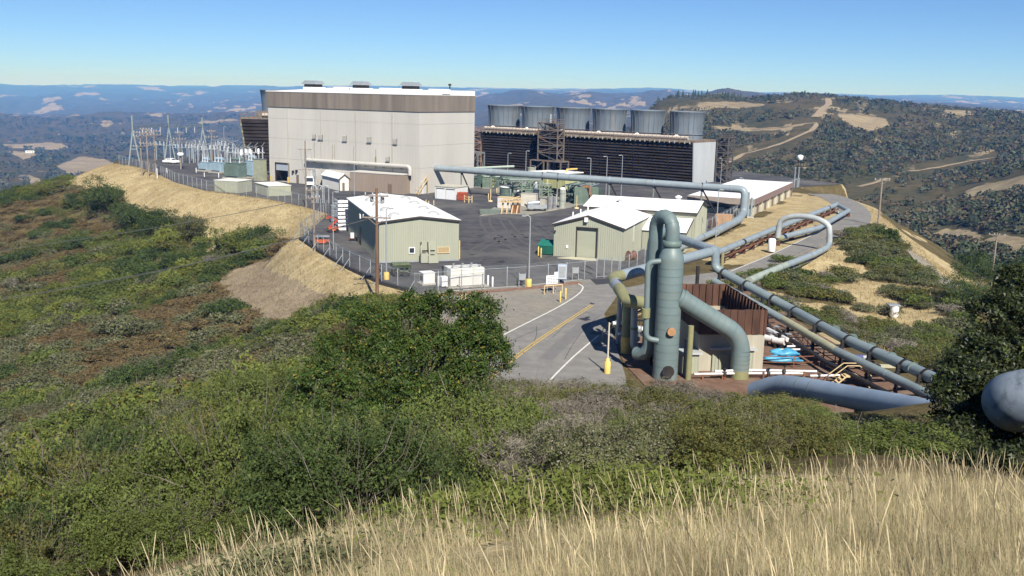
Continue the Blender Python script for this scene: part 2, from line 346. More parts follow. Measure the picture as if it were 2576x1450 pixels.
for u, D, v in ((1700, 420, 560), (1700, 700, 400), (1700, 950, 300), (1660, 1150, 258), (1700, 1900, 300), (1780, 420, 560), (1850, 700, 400), (1850, 950, 290), (1780, 1150, 247), (1900, 1150, 252), (1850, 1900, 290), (1845, 3600, 226), (1770, 3600, 244), (1930, 3600, 246), (1850, 6000, 260),
                (1850, 14000, 244), (1850, 27000, 236), (1850, 47000, 250), (2000, 420, 590), (2000, 560, 480), (2050, 800, 330), (2000, 1200, 242), (2080, 1200, 245), (2060, 2000, 280), (2050, 6000, 262), (2000, 27000, 236), (2000, 47000, 250),
                (2200, 400, 600), (2200, 540, 490), (2200, 700, 400), (2150, 950, 290), (2200, 1250, 256), (2200, 2000, 290), (2200, 5000, 268), (2250, 14000, 256), (2220, 27000, 243), (2200, 47000, 256),
                (2400, 330, 640), (2400, 420, 570), (2450, 540, 470), (2500, 700, 400), (2450, 900, 320), (2420, 1200, 278), (2400, 2000, 300), (2400, 4500, 272), (2400, 14000, 262), (2380, 27000, 242), (2400, 47000, 262),
                (2600, 300, 640), (2600, 380, 560), (2600, 470, 460), (2600, 800, 345), (2600, 1100, 296), (2600, 2000, 310), (2600, 5000, 290), (2600, 14000, 270), (2560, 27000, 248), (2600, 47000, 265),
                (3000, 300, 640), (3000, 500, 480), (3000, 1000, 320), (3000, 2000, 320), (3000, 14000, 285), (3000, 27000, 255), (3000, 47000, 270)): far(u, v, D)
for u in (-1500, 4000):
    for D, v in ((300, 700), (1000, 470), (4000, 320), (12000, 260), (27000, 215 if u < 0 else 285), (47000, 225 if u < 0 else 300)): far(u, v, D)
for u in (-1500, -400, 0, 600, 1150, 1640, 2000, 2400, 3000, 4000): far(u, 860, 200)
T_far = TPS(FAR, .002)
def far_h(x, y):
    r = np.hypot(x, y); a = np.arctan2(x, y); k = T_far(a * 5, np.log(r))
    rid = np.abs(fbm(a * 26 + 3, np.log(r) * 5.5, 5, 6, .55) - .5) * 2
    amp = .0060 * sst(150, 500, r) * (.35 + .65 * sst(1300, 5000, r)) * (1 - .6 * sst(9000, 15000, r))
    return H + r * (k + amp * (.42 - rid) * 1.6)
AZ = np.linspace(radians(-37), radians(37), 740); RR = np.exp(np.linspace(log(205), log(19500), 250))
A2, R2 = np.meshgrid(AZ, RR); FX = R2 * np.sin(A2); FY = R2 * np.cos(A2); FZ = far_h(FX, FY)
def far_hit(u, v, t0=300.):
    d = ray(u, v); d = d / hypot(d[0], d[1]); ts = np.exp(np.linspace(log(t0), log(19000), 2500)); p = EYE + d * ts[:, None]
    b = np.nonzero(p[:, 2] < far_h(p[:, 0], p[:, 1]))[0]; return p[b[0]] if len(b) else p[-1]
def farpoly(px, soft):
    P = [far_hit(u, v) for u, v in px]; q = [(atan2(p[0], p[1]), log(hypot(p[0], p[1]))) for p in P]
    qa = [(a, b * .12) for a, b in q]; ins = inpoly(A2, np.log(R2) * .12, qa); d = segdist(A2, np.log(R2) * .12, qa); return sst(-soft, soft, np.where(ins, d, -d))
tanm = np.zeros_like(A2)
for px in ([(1755, 262), (1800, 256), (1870, 256), (1930, 262), (1910, 268), (1840, 272), (1760, 274)], [(2105, 285), (2150, 288), (2230, 300), (2235, 318), (2180, 330), (2130, 316)],
           [(2420, 485), (2480, 462), (2576, 440), (2590, 470), (2500, 482), (2440, 495)], [(2370, 278), (2440, 279), (2450, 290), (2390, 292)], [(2340, 590), (2380, 575), (2450, 580), (2480, 600), (2420, 606), (2350, 604)],
           [(2450, 610), (2520, 590), (2590, 600), (2590, 650), (2540, 640)], [(0, 362), (60, 362), (130, 358), (180, 372), (110, 376), (20, 372)], [(20, 380), (80, 380), (90, 390), (60, 402)], [(140, 420), (200, 395), (260, 400), (330, 430), (300, 446), (180, 440)], [(70, 440), (100, 450), (110, 478), (80, 470)], [(160, 470), (200, 463), (205, 480), (170, 482)],
           [(1790, 318), (1900, 322), (2000, 315), (2030, 308), (2020, 316), (1900, 330), (1800, 328)]):
    tanm = np.maximum(tanm, farpoly(px, .0022))
rn = fbm(A2 * 34, np.log(R2) * 9, 71, 5, .6)
grassy = sst(.60, .70, rn) * sst(1300, 4000, R2) * .8
grassy2 = sst(.585, .64, fbm(A2 * 60, np.log(R2) * 14, 91, 4, .6)) * sst(450, 700, R2) * (1 - sst(1300, 2500, R2)) * .5
M_far = ground_mat('far_chaparral', ((.046, .052, .026), (.108, .084, .044), .016, 3.), [('dry', (.20, .16, .10), (.33, .27, .17))])
far_me = grid_mesh('mountains', FX, FY, FZ, M_far, {'dry': np.clip(np.maximum.reduce([tanm, grassy, grassy2]), 0, 1)})
tag(link('mountains', far_me), kind='structure')
def ribbon(name, px, wd, m, zf=far_hit, hf=far_h, lift=.4, step=8.):
    P = [np.array(zf(u, v)[:2]) for u, v in px]; Q = [P[0]]
    for a, b in zip(P, P[1:]):
        k = max(1, int(np.linalg.norm(b - a) / step)); Q += [a + (b - a) * (i + 1) / k for i in range(k)]
    Q = np.array(Q); t = np.gradient(Q, axis=0); t /= np.linalg.norm(t, axis=1)[:, None]; nr = np.c_[t[:, 1], -t[:, 0]]
    wv = wd * (.75 + .5 * vnoise(np.arange(len(Q)) * .35, np.zeros(len(Q)), 9)); V = []
    for s_ in (-.5, -.17, .17, .5):
        E = Q + nr * (wv * s_)[:, None]; V.append(np.c_[E, hf(E[:, 0], E[:, 1]) + lift])
    V = np.stack(V, 1).reshape(-1, 3); i = np.arange(len(Q) - 1)[:, None] * 4 + np.arange(3)[None]
    o = link(name, raw_mesh(name, V, np.stack([i, i + 1, i + 5, i + 4], -1).reshape(-1, 4), m)); tag(o, kind='structure'); return o
M_dirt = mat('dirt_track', (.29, .23, .15), .95, .2, .4, world=True)
TRACKS = ([(1818, 425), (1840, 403), (1870, 388), (1930, 374), (1990, 352), (2040, 330), (2052, 318), (2055, 310), (2030, 312), (1985, 318), (1930, 324), (1890, 326)], [(2050, 295), (2070, 275), (2085, 262), (2083, 248)], [(2160, 471), (2190, 464), (2235, 450)], [(2285, 432), (2340, 425), (2380, 418), (2450, 405), (2500, 398)])
for px, wd in zip(TRACKS, (3.6, 6., 3., 2.6)): ribbon('dirt_road', px, wd, M_dirt)

# ---- haze: one closed box of thin air round everything
hb = MB().span(-20500, 20500, -20500, 20500, -1200, max(60., float(FZ.max()) + 6))
hm = bpy.data.materials.new('haze_air'); hm.use_nodes = True; t_ = hm.node_tree; t_.nodes.clear()
pv = _n(t_, 'ShaderNodeVolumePrincipled'); pv.inputs['Color'].default_value = (.075, .33, 1, 1); pv.inputs['Absorption Color'].default_value = (1, 1, 1, 1); pv.inputs['Density'].default_value = .000135; pv.inputs['Anisotropy'].default_value = -.05
t_.links.new(pv.outputs[0], _n(t_, 'ShaderNodeOutputMaterial').inputs['Volume'])
tag(hb.build('haze', hm), kind='stuff')

# ---------------------------------------------------------------- ground sheets of the yard and the roads
M_asph = mat('yard_asphalt', (.062, .062, .070), .9, .12, .35, .15, col2=(.092, .09, .092), col3=(.15, .143, .132), scale3=.07, lo3=.47, hi3=.75, spec=.15)
M_road = mat('road_asphalt', (.20, .192, .18), .92, .08, .8, .1, col2=(.235, .226, .21), col3=(.16, .155, .148), scale3=.12, lo3=.55, hi3=.7, spec=.12)
M_grav = mat('gravel', (.225, .21, .18), .95, .12, 1.2, .2, col3=(.27, .235, .19), scale3=.2, lo3=.5, hi3=.7, spec=.1)
def sheet(name, poly, z, m): return tag(MB().add([(p[0], p[1], z) for p in (poly if sum(poly[i][0] * poly[(i + 1) % len(poly)][1] - poly[(i + 1) % len(poly)][0] * poly[i][1] for i in range(len(poly))) > 0 else poly[::-1])], [tuple(range(len(poly)))]).build(name, m), kind='structure')
def hug(poly, k=.15): return poly
sheet('yard_pavement', YARD, .03, M_asph)
P_ = lambda *q: [G(u, v)[:2] for u, v in q]
sheet('gravel_apron', P_((1043, 738), (1160, 729), (1331, 717), (1470, 703), (1466, 722), (1400, 775), (1250, 850), (1150, 915)) + [(-5, 84), (-8, 98)], .026, M_grav)
sheet('road', P_((1466, 704), (1560, 697), (1560, 735), (1520, 790), (1545, 850), (1560, 905), (1570, 935)) + [(9, 69), (0, 71), (-3.4, 74)] + P_((1150, 915), (1250, 850), (1400, 775), (1466, 722)), .034, M_road)
ROAD2 = [G(1540, 742), G(1640, 735), (21, 116, 0), G(1895, 690), G(1975, 655), G(2050, 617), G(2110, 585), G(2145, 558), G(2150, 535), G(2130, 512), G(2090, 494), G(2060, 488)]
def strip(name, path, wd, z, m, k=10, zf=None):
    Q = np.array([tuple(p)[:2] for p in bend([(p[0], p[1], 0) for p in path], 14, k)]); t = np.gradient(Q, axis=0); t /= np.linalg.norm(t, axis=1)[:, None]; nr = np.c_[t[:, 1], -t[:, 0]]
    wd = wd if hasattr(wd, '__len__') else (-wd / 2, wd / 2); A = Q + nr * wd[0]; B = Q + nr * wd[1]; mb = MB()
    vs = [(a[0], a[1], z) for a in A] + [(b[0], b[1], z) for b in B]; n = len(Q)
    mb.add(vs, [(i, n + i, n + i + 1, i + 1) for i in range(n - 1)]); return tag(mb.build(name, m), kind='structure')
strip('road', ROAD2, 6.4, .030, M_road)
M_line = mat('white_road_paint', (.62, .6, .55), .8, .12, 3.); M_yel = mat('yellow_road_paint', (.48, .33, .08), .8, .15, 3.)
def line(name, pts, wd, m, z=.04): return strip(name, pts, wd, z, m)
line('road_edge_line', P_((1150, 915), (1250, 851), (1340, 806), (1400, 776), (1440, 752), (1462, 735), (1468, 722), (1455, 714)), .17, M_line)
line('road_edge_line', P_((1375, 968), (1395, 945), (1440, 900), (1505, 845)), .15, M_line)
line('road_centre_line', P_((1215, 970), (1240, 945), (1330, 873), (1420, 813), (1490, 768)), (-.22, -.08), M_yel)
line('road_centre_line', P_((1215, 970), (1240, 945), (1330, 873), (1420, 813), (1490, 768)), (.08, .22), M_yel)
line('road_edge_line', ROAD2[3:9], (-3.1, -2.95), M_line, .038)

M_tyre = mat('tyre_polished_asphalt', (.115, .11, .105), .85, .25, .5, col2=(.085, .083, .085)); M_tar = mat('fresh_tar', (.045, .045, .05), .8, .15, 1.5)
for i, px in enumerate(([(1500, 698), (1420, 672), (1330, 640), (1250, 600), (1215, 560), (1230, 530)], [(1515, 697), (1440, 660), (1350, 622), (1290, 585), (1270, 555)], [(1530, 697), (1470, 655), (1390, 600), (1340, 560)], [(1180, 640), (1230, 610), (1300, 590), (1350, 600)], [(1480, 690), (1380, 668), (1290, 655), (1200, 660)])):
    strip('tyre_track', P_(*px), (-1.0, -.55), .036, M_tyre); strip('tyre_track', P_(*px), (.55, 1.0), .036, M_tyre)
sheet('asphalt_patch', P_((1484, 703), (1556, 699), (1556, 712), (1500, 717)), .038, M_tar)
for px, wd in (([(1262, 870), (1320, 842), (1380, 822)], .06), ([(1420, 905), (1450, 850), (1500, 800)], .05), ([(1500, 780), (1440, 800), (1390, 850)], .05), ([(1940, 672), (1990, 645), (2060, 612)], .05), ([(2090, 555), (2130, 552), (2160, 560)], .07), ([(1330, 880), (1350, 850), (1350, 820)], .05)): strip('road_crack', P_(*px), wd, .0365, M_tar)
strip('road_patch', P_((1372, 905), (1430, 850), (1500, 790)), 1.3, .0362, mat('patched_asphalt', (.165, .16, .155), .9, .08))

RIDGE = [hit(u, v, 60) for u, v in ((2205, 566), (2222, 582), (2260, 606), (2320, 655), (2390, 708), (2450, 752), (2520, 800))]
ribbon('ridge_track', [(2222, 582), (2260, 606), (2320, 655), (2390, 708), (2450, 752), (2520, 800)], 3.6, mat('track_grey', (.235, .21, .17), .95, .15, .5, world=True), lambda u, v: hit(u, v, 60), lambda x, y: ground(x, y), .06, 1.5)

strip('soil_strip', P_((1050, 747), (1160, 738), (1331, 726), (1462, 711)), 1.5, .029, mat('red_soil', (.20, .115, .08), .95, .2, 1.5, .2, col3=(.26, .20, .15), scale3=.6, lo3=.5, hi3=.7))
strip('fence_footing', P_((1050, 741), (1160, 731), (1331, 719), (1465, 704)), .4, .06, mat('footing_concrete', (.36, .35, .32), .9, .1, 1.))

g_ = np.random.default_rng(77); M_oil = mat('oil_stain', (.035, .034, .036), .6, .2, 2.)
for i in range(21):                                   # old drips and spills on the yard and the road
    u, v = ((g_.uniform(1180, 1400), g_.uniform(540, 690)) if i < 17 else (g_.uniform(1330, 1520), g_.uniform(760, 900))); c = G(u, v); r = g_.uniform(.25, .9); a0 = g_.uniform(0, 6)
    sheet('oil_stain', [(c[0] + r * (.6 + .4 * sin(3 * a + a0)) * cos(a), c[1] + 1.4 * r * (.7 + .3 * cos(2 * a + a0)) * sin(a)) for a in np.linspace(0, 2 * pi, 12, endpoint=False)], .0375, M_oil)
# ---------------------------------------------------------------- building materials
M_bwall = mat('cladding_pale', (.475, .455, .415), .6, .06, .25, 0, stretch=(1, 1, .12), col3=(.41, .385, .34), scale3=.5, lo3=.55, hi3=.85)
M_fasc = mat('cladding_brown', (.195, .165, .135), .6, .18, .5, 0, stretch=(1, 1, .08), col3=(.25, .205, .165), scale3=.6, lo3=.5, hi3=.8, rnd=.10)
M_white = mat('white_paint', (.80, .80, .79), .55, .04, .8)
M_roofw = mat('white_roof', (.80, .80, .79), .6, .05, .2, stretch=(1, .15, 1))
M_green = mat('cladding_sage', (.335, .343, .268), .55, .06, .4, 0, stretch=(1, 1, .15), col3=(.305, .315, .235), scale3=.4, lo3=.55, hi3=.8)
M_trim = mat('dark_trim', (.05, .042, .038), .6, .1)
M_brown = mat('brown_paint', (.17, .13, .10), .65, .08, .5, stretch=(1, 1, .2))
M_tan = mat('tan_cladding', (.255, .205, .165), .65, .06, .4, stretch=(1, 1, .2))
M_dark = mat('black_steel', (.028, .025, .024), .6, .3, 2)
M_steel = mat('grey_steel', (.20, .215, .215), .55, .12, 2, metal=.2)
M_galv = mat('galvanised_steel', (.36, .385, .40), .45, .1, 2, metal=.3)
M_glass = mat('window_glass', (.03, .04, .05), .08, .1, spec=.6)
M_conc = mat('concrete', (.36, .34, .30), .9, .12, .8, col3=(.27, .24, .2), scale3=.5, lo3=.52, hi3=.72)
M_yell = mat('yellow_paint', (.62, .45, .13), .6, .1, 3)
M_tanp = mat('tan_paint', (.58, .45, .25), .65, .1, 3)
M_door = mat('door_sage', (.335, .345, .25), .6, .05, .5)
M_rustl = mat('rusty_lattice', (.20, .145, .105), .8, .35, 1.5, col3=(.11, .105, .10), scale3=.9)
M_louv = mat('louvre_black', (.034, .028, .025), .95, .3, .6, stretch=(.3, .3, 1), col3=(.045, .036, .03), scale3=.5, lo3=.5, hi3=.75, spec=.04)
M_stack = mat('fan_stack_grey', (.135, .165, .195), .6, .12, .8, stretch=(1, 1, .15), col3=(.20, .175, .15), scale3=.5, lo3=.55, hi3=.75)
M_endw = mat('end_wall_grey', (.43, .45, .46), .7, .05, .3, stretch=(1, 1, .3))
M_wood = mat('weathered_timber', (.25, .17, .115), .85, .2, 2, stretch=(1, 1, .3), col3=(.16, .12, .10), scale3=1.2)
M_pipe = mat('pipe_blue_grey', (.245, .29, .315), .42, .07, .5, col3=(.20, .235, .25), scale3=.35, lo3=.5, hi3=.75, spec=.4)
M_pipeg = mat('pipe_green', (.143, .192, .192), .48, .10, .6, col3=(.175, .20, .18), scale3=.5, lo3=.5, hi3=.75, spec=.45)
M_olive = mat('pipe_olive', (.24, .235, .12), .55, .1, 1)
M_rust = mat('rust', (.20, .075, .04), .85, .3, 1.2, col2=(.26, .115, .06), col3=(.11, .045, .03), scale3=.9)

class Wall:
    """a vertical plane through o at angle rz: at(u, v) gives (metres along, metres up)"""
    def __init__(s, o, rz): s.o = np.array(o, float); s.e = np.array([cos(rz), sin(rz), 0]); s.n = np.array([-sin(rz), cos(rz), 0])
    def at(s, u, v):
        d = ray(u, v); t = ((s.o - EYE) @ s.n) / (d @ s.n); p = EYE + d * t - s.o; return float(p @ s.e), float(p[2])
def ang(a, b): return atan2(b[1] - a[1], b[0] - a[0])
def part(mb, name, m, par, label=None):
    o = mb.build(name, m, par)
    if label: o['label'] = label
    return o

# ---------------------------------------------------------------- turbine hall
TL = G(679, 455); TC = G(1055, 489); rz = ang(TL, TC); TW = float(np.hypot(*(TC - TL)[:2])); TH = hz(TL, 229.5); TFH = hz(TL, 268)
wl = Wall(TL, rz); TD = 21.
T = thing('turbine_hall', 'huge pale windowless turbine hall with a brown top band and white roof', 'industrial building', TL, rz)
def zw(k, x, y): return wl.at(*Z(k, x, y))
dx0, dz1 = zw(1, 443, 800); dx1, _ = zw(1, 562, 800); dzm = zw(1, 500, 868)[1]; dz0 = .15
bands = [0, 5.6, 10.4, 15.0, TFH]
for i in range(4):
    z0, z1 = bands[i] + .014, bands[i + 1] - .014
    if i == 0:
        m = MB().corr((0, 0), (TW, 0), z0, z1, .42, .022, 0, dx0); m.corr((0, 0), (TW, 0), z0, z1, .42, .022, dx1, TW); m.corr((0, 0), (TW, 0), dz1, z1, .42, .022, dx0, dx1); part(m, 'wall_panel', M_bwall, T)
    else: part(MB().corr((0, 0), (TW, 0), z0, z1, .42, .022), 'wall_panel', M_bwall, T)
    part(MB().corr((TW, 0), (TW, TD), z0, z1, .42, .022), 'wall_panel', M_bwall, T)
    part(MB().corr((0, TD), (0, 0), z0, z1, .8, .05), 'wall_panel', M_bwall, T)
part(MB().add([(0, TD, 0), (TW, TD, 0), (TW, TD, TFH), (0, TD, TFH)], [(1, 0, 3, 2)]), 'rear_wall', M_bwall, T)
part(MB().prism([(.06, .06), (TW - .06, .06), (TW - .06, TD - .06), (.06, TD - .06)], TFH - .5, TFH - .3), 'ceiling', M_bwall, T)
nf = 12
for i in range(nf): part(MB().span(TW / nf * i - (.18 if i == 0 else -.015), TW / nf * (i + 1) + (.18 if i == nf - 1 else -.015), -.2, -.02, TFH, TH), 'fascia_panel', M_fasc, T)
for i in range(6): part(MB().span(TW + .02, TW + .2, TD / 6 * i - (.015 if i else .018), TD / 6 * (i + 1) - .015, TFH, TH), 'fascia_panel', M_fasc, T)
part(MB().span(-.2, -.02, 0, TD, TFH, TH), 'fascia_panel', M_fasc, T)
part(MB().prism([(0, 0), (TW, 0), (TW, TD), (0, TD)], TH - .4, lambda x, y: TH + .05 + .05 * y), 'roof', M_roofw, T)
part(MB().span(-.3, TW + .3, -.3, -.205, TH - .04, TH + .16), 'roof_edge', M_white, T)
def roofbox(k, x0, x1, yy, y, d, h):
    a = hall_at(k, x0, yy, y); b = hall_at(k, x1, yy, y); return a, b
def hall_at(k, x, y, depth):
    o = np.array(TL) + wl.n * depth; return Wall(o, rz).at(*Z(k, x, y))[0]
for x0, x1 in ((995, 1120), (1410, 1540), (1855, 1980)):
    a, b = hall_at(1, x0, 140, 9), hall_at(1, x1, 150, 9); part(MB().span(a, b, 8, 11, TH + .3, TH + 1.35), 'roof_curb', M_white, T)
for x0, x1, h0, h1 in ((720, 840, 705, 835), (1145, 1270, 1142, 1262), (1595, 1722, 1588, 1720)):
    a, b = hall_at(1, x0, 140, 9), hall_at(1, x1, 150, 9); c, d = hall_at(1, h0, 100, 9), hall_at(1, h1, 100, 9); zt = TH + 2.75
    part(MB().span(a, b, 8, 11.2, TH + .3, TH + 1.2), 'roof_curb', M_white, T)
    vt = part(MB().span(c + .5, d - .5, 8.4, 10.8, TH + 1.2, TH + 1.9), 'roof_ventilator', M_trim, T)
    part(MB().prism([(c, 7.9), (d, 7.9), (d, 11.3), (c, 11.3)], TH + 1.9, TH + 2.1).prism([(c + .25, 8.1), (d - .25, 8.1), (d - .25, 11.1), (c + .25, 11.1)], TH + 2.1, TH + 2.45).box(((c + d) / 2, 9.6, TH + 2.45), (d - c - .9, 2.4, .3)), 'hood', M_galv, vt)
a = hall_at(1, 2022, 150, 14); part(MB().tube([(a, 14, TH + .6), (a, 14, TH + 2.2)], .14, 8).lathe([(.14, 2.1), (.38, 2.25), (.38, 2.45), (.1, 2.6)], (a, 14, TH), 10), 'roof_flue', M_dark, T)
# roller door, half open
dr = part(MB().span(dx0 + .05, dx1 - .05, .12, .2, dzm, dz1 - .05), 'roller_door', mat('door_steel', (.33, .36, .40), .5, .05, 1, stretch=(.1, .1, 3)), T)
part(MB().span(dx0 - .15, dx0 + .02, -.1, .2, 0, dz1).span(dx1 - .02, dx1 + .15, -.1, .2, 0, dz1).span(dx0 - .15, dx1 + .15, -.1, .2, dz1 - .03, dz1 + .2), 'door_frame', M_trim, T)
part(MB().span(dx0 + .1, dx1 - .1, .3, 12, 0.02, .05), 'door_floor', M_conc, T)
part(MB().span(dx0 - .9, dx0 - .55, -1.0, -.65, 0, 1.4), 'door_post', M_yell, T)
part(MB().span(dx1 + .4, dx1 + .75, -1.0, -.65, 0, 1.4), 'door_post', M_yell, T)
# louvred wall vents with stains below them
M_stain = mat('wall_stain', (.30, .26, .20), .7, .15, 2)
for x0, x1, y0, y1 in ((780, 808, 538, 580), (833, 873, 540, 590), (1052, 1090, 550, 603), (1275, 1312, 562, 615), (1508, 1546, 574, 630), (1446, 1478, 742, 784)):
    a, zt = zw(1, x0, y0); b, zb = zw(1, x1, y1)
    f = part(MB().span(a, b, -.11, -.055, zb, zt), 'wall_vent', M_trim, T); n_ = 5; st = (zt - zb) / n_
    for j in range(n_): part(MB().add([(a + .05, -.125, zb + st * (j + .1)), (b - .05, -.125, zb + st * (j + .1)), (b - .05, -.22 + .1 * 0 - .0, zb + st * (j + .55)), (a + .05, -.22, zb + st * (j + .55)), (a + .05, -.125, zb + st * (j + .98)), (b - .05, -.125, zb + st * (j + .98))], [(0, 1, 2, 3), (3, 2, 5, 4), (0, 3, 4), (1, 5, 2)]), 'slat', M_bwall, f)
    part(MB().span(a - .1, b + .1, -.3, -.052, zb - .12, zb - .02), 'ledge', M_galv, f)
# duct along the wall
a, za = zw(1, 738, 770); b, zb_ = zw(1, 1685, 832); _, zc = zw(1, 1690, 890)
part(MB().tube(bend([(a, -.1, za), (a, -.9, za), (b, -.9, zb_), (b, -.9, zc - .5)], .9), .42, 12), 'wall_duct', M_bwall, T)
for i in range(6):
    s_ = a + (b - a) * (i + .5) / 6; z_ = za + (zb_ - za) * (i + .5) / 6; part(MB().span(s_ - .08, s_ + .08, -.95, -.06, z_ - .6, z_ - .43), 'duct_bracket', M_steel, T)
a, zt = zw(1, 634, 908); b, _ = zw(1, 655, 908); dd = part(MB().span(a, b, -.12, -.052, .05, zt), 'door', M_brown, T); part(MB().span(b - .2, b - .1, -.2, -.12, 1, 1.1), 'handle', M_galv, dd)
a, zt = zw(1, 780, 860); b, _ = zw(1, 806, 860); dd = part(MB().span(a, b, -.12, -.052, .05, zt), 'door', M_galv, T); part(MB().span(b - .2, b - .1, -.2, -.12, 1, 1.1), 'handle', M_dark, dd)
for x, y in ((608, 878), (640, 872)):
    a, zt = zw(1, x, y); part(MB().span(a - .2, a + .2, -.5, -.05, zt - .25, zt + .25), 'wall_lamp', M_dark, T)
a, zt = zw(1, 1347, 745); _, z0_ = zw(1, 1350, 850); part(MB().span(a, a + .35, -.15, -.055, z0_, zt), 'downpipe', M_olive, T)

def block(name, label, cat, o, rz, W, D, h, mw, mroof, over=.15, slope=0., rib=.3, group=None, th=.18):
    t = thing(name, label, cat, o, rz, group); hh = lambda x, y: h + slope * y
    for p0, p1 in (((0, 0), (W, 0)), ((W, 0), (W, D)), ((W, D), (0, D)), ((0, D), (0, 0))):
        p0a, p1a = np.array(p0, float), np.array(p1, float); Ls = np.linalg.norm(p1a - p0a)
        part(MB().corr(p0, p1, 0, (lambda s, p0a=p0a, p1a=p1a, Ls=Ls: hh(*(p0a + (p1a - p0a) * s / Ls))), rib, .03), 'wall', mw, t)
    part(MB().prism([(-over, -over), (W + over, -over), (W + over, D + over), (-over, D + over)], hh, lambda x, y: hh(x, y) + th), 'roof', mroof, t)
    return t
for i in range(4): a = TW * (i + .6) / 4.3; part(MB().tube([(a, -.13, .3), (a, -.13, TFH - .4)], .07, 6), 'downpipe', mat('pale_downpipe', (.40, .38, .34), .6, .08), T)
for s_, zt, ln in ((14.6, 9.9, 4.2), (20.2, 9.6, 5.0), (26.6, 9.5, 4.4), (33.0, 9.2, 3.6), (20.8, 9.6, 3.)): part(MB().span(s_, s_ + .14, -.045, -.035, zt - ln, zt), 'rust_stain', M_stain, T)
# ---- brown annex and the pale shed in front of the hall
A0 = GZ(1, 1118, 1052); A1 = GZ(1, 1602, 1087); ra = ang(A0, A1); AW = float(np.hypot(*(A1 - A0)[:2])); AH = hz(A0, Z(1, 1118, 882)[1])
AX = block('annex', 'low windowless brown annex with flat pale roof against the turbine hall', 'building', A0, ra, AW, 11, AH, M_tan, mat('annex_roof', (.52, .50, .46), .7, .08, .4), .1, rib=.35)
part(MB().span(AW * .72, AW * .72 + 1., -.1, -.04, .02, 2.1), 'door', M_brown, AX); part(MB().tube([(AW * .1, 6, AH), (AW * .1, 6, AH + 1.2), (AW * .75, 6, AH + 1.2), (AW * .75, 6, AH)], .1, 8), 'roof_pipe', M_steel, AX)
part(MB().tube([(0, 3, AH + 1.0), (AW, 3, AH + 1.0)], .04, 6).tube([(AW, 3, AH), (AW, 3, AH + 1)], .04, 6).tube([(0, 3, AH), (0, 3, AH + 1)], .04, 6), 'roof_rail', M_steel, AX)

def gable(name, label, cat, o, rz, W, D, he, hr, mw, mr, axis='y', over=.25, rib=.3, trim=M_trim, front=(), group=None):
    """gabled building; axis y: ridge runs back and the front (y = 0) is a gable end; front: openings (x0, x1, z1) left in the front wall"""
    t = thing(name, label, cat, o, rz, group)
    hx = (lambda x, y: he + (hr - he) * (1 - abs(x - W / 2) / (W / 2))) if axis == 'y' else (lambda x, y: he + (hr - he) * (1 - abs(y - D / 2) / (D / 2)))
    for k, (p0, p1) in enumerate((((0, 0), (W, 0)), ((W, 0), (W, D)), ((W, D), (0, D)), ((0, D), (0, 0)))):
        a, b = np.array(p0, float), np.array(p1, float); Ls = np.linalg.norm(b - a); top = lambda s, a=a, b=b, Ls=Ls: hx(*(a + (b - a) * s / Ls)); m = MB(); s_ = 0; mid = Ls / 2
        cuts = sorted(front) if k == 0 else []
        for x0, x1, z1 in cuts: m.corr(p0, p1, 0, top, rib, .035, s_, x0); m.corr(p0, p1, z1, top, rib, .035, x0, x1); s_ = x1
        if s_ < mid: m.corr(p0, p1, 0, top, rib, .035, s_, mid); s_ = mid
        m.corr(p0, p1, 0, top, rib, .035, s_, Ls); part(m, 'wall', mw, t)
    hh = lambda x, y: hx(min(max(x, -9), W + 9), min(max(y, -9), D + 9))
    if axis == 'y': sides = [[(-over, -over), (W / 2, -over), (W / 2, D + over), (-over, D + over)], [(W / 2, -over), (W + over, -over), (W + over, D + over), (W / 2, D + over)]]
    else: sides = [[(-over, -over), (W + over, -over), (W + over, D / 2), (-over, D / 2)], [(-over, D / 2), (W + over, D / 2), (W + over, D + over), (-over, D + over)]]
    for p in sides: part(MB().prism(p, lambda x, y: hh(x, y) + .04, lambda x, y: hh(x, y) + .16), 'roof', mr, t)
    if trim:
        ends = []
        if axis == 'y':
            for yy in (-over - .07, D + over + .01):
                m = MB(); ends.append(m)
                for xa, xb in ((-over, W / 2), (W / 2, W + over)): m.prism([(xa, yy), (xb, yy), (xb, yy + .06), (xa, yy + .06)], lambda x, y: hh(x, y) - .10, lambda x, y: hh(x, y) + .14)
        else:
            for xx in (-over - .07, W + over + .01):
                m = MB(); ends.append(m)
                for ya, yb in ((-over, D / 2), (D / 2, D + over)): m.prism([(xx, ya), (xx + .06, ya), (xx + .06, yb), (xx, yb)], lambda x, y: hh(x, y) - .10, lambda x, y: hh(x, y) + .14)
            ends.append(MB()); ends[-1].span(-over, W + over, -over - .07, -over - .01, he - (hr - he) * over / (D / 2) - .12, he - (hr - he) * over / (D / 2) + .12)
        for m in ends: part(m, 'roof_trim', trim, t)
    return t, hx
S0 = GZ(1, 1022, 1055); S1 = GZ(1, 1112, 1052); rs = ang(S0, S1); SW = float(np.hypot(*(S1 - S0)[:2])); SH = hz(S0, Z(1, 1022, 942)[1])
SB, _ = gable('storage_shed', 'small white shed with a brown door beside the brown annex', 'shed', S0, rs, SW, 11., SH, SH + .9, mat('shed_white', (.62, .61, .58), .6, .04, .5), M_roofw, rib=.4, trim=M_brown)
sw = Wall(S0, rs); a, zt = sw.at(*Z(1, 1047, 980)); b, _ = sw.at(*Z(1, 1068, 980)); dd = part(MB().span(a, b, -.1, -.04, .03, zt), 'door', M_brown, SB); part(MB().span(a + .1, a + .2, -.16, -.1, 1., 1.1), 'handle', M_galv, dd)
part(MB().span(-.07, .12, -.08, -.037, 0, SH).span(SW - .12, SW + .07, -.08, -.037, 0, SH), 'corner_trim', M_brown, SB)

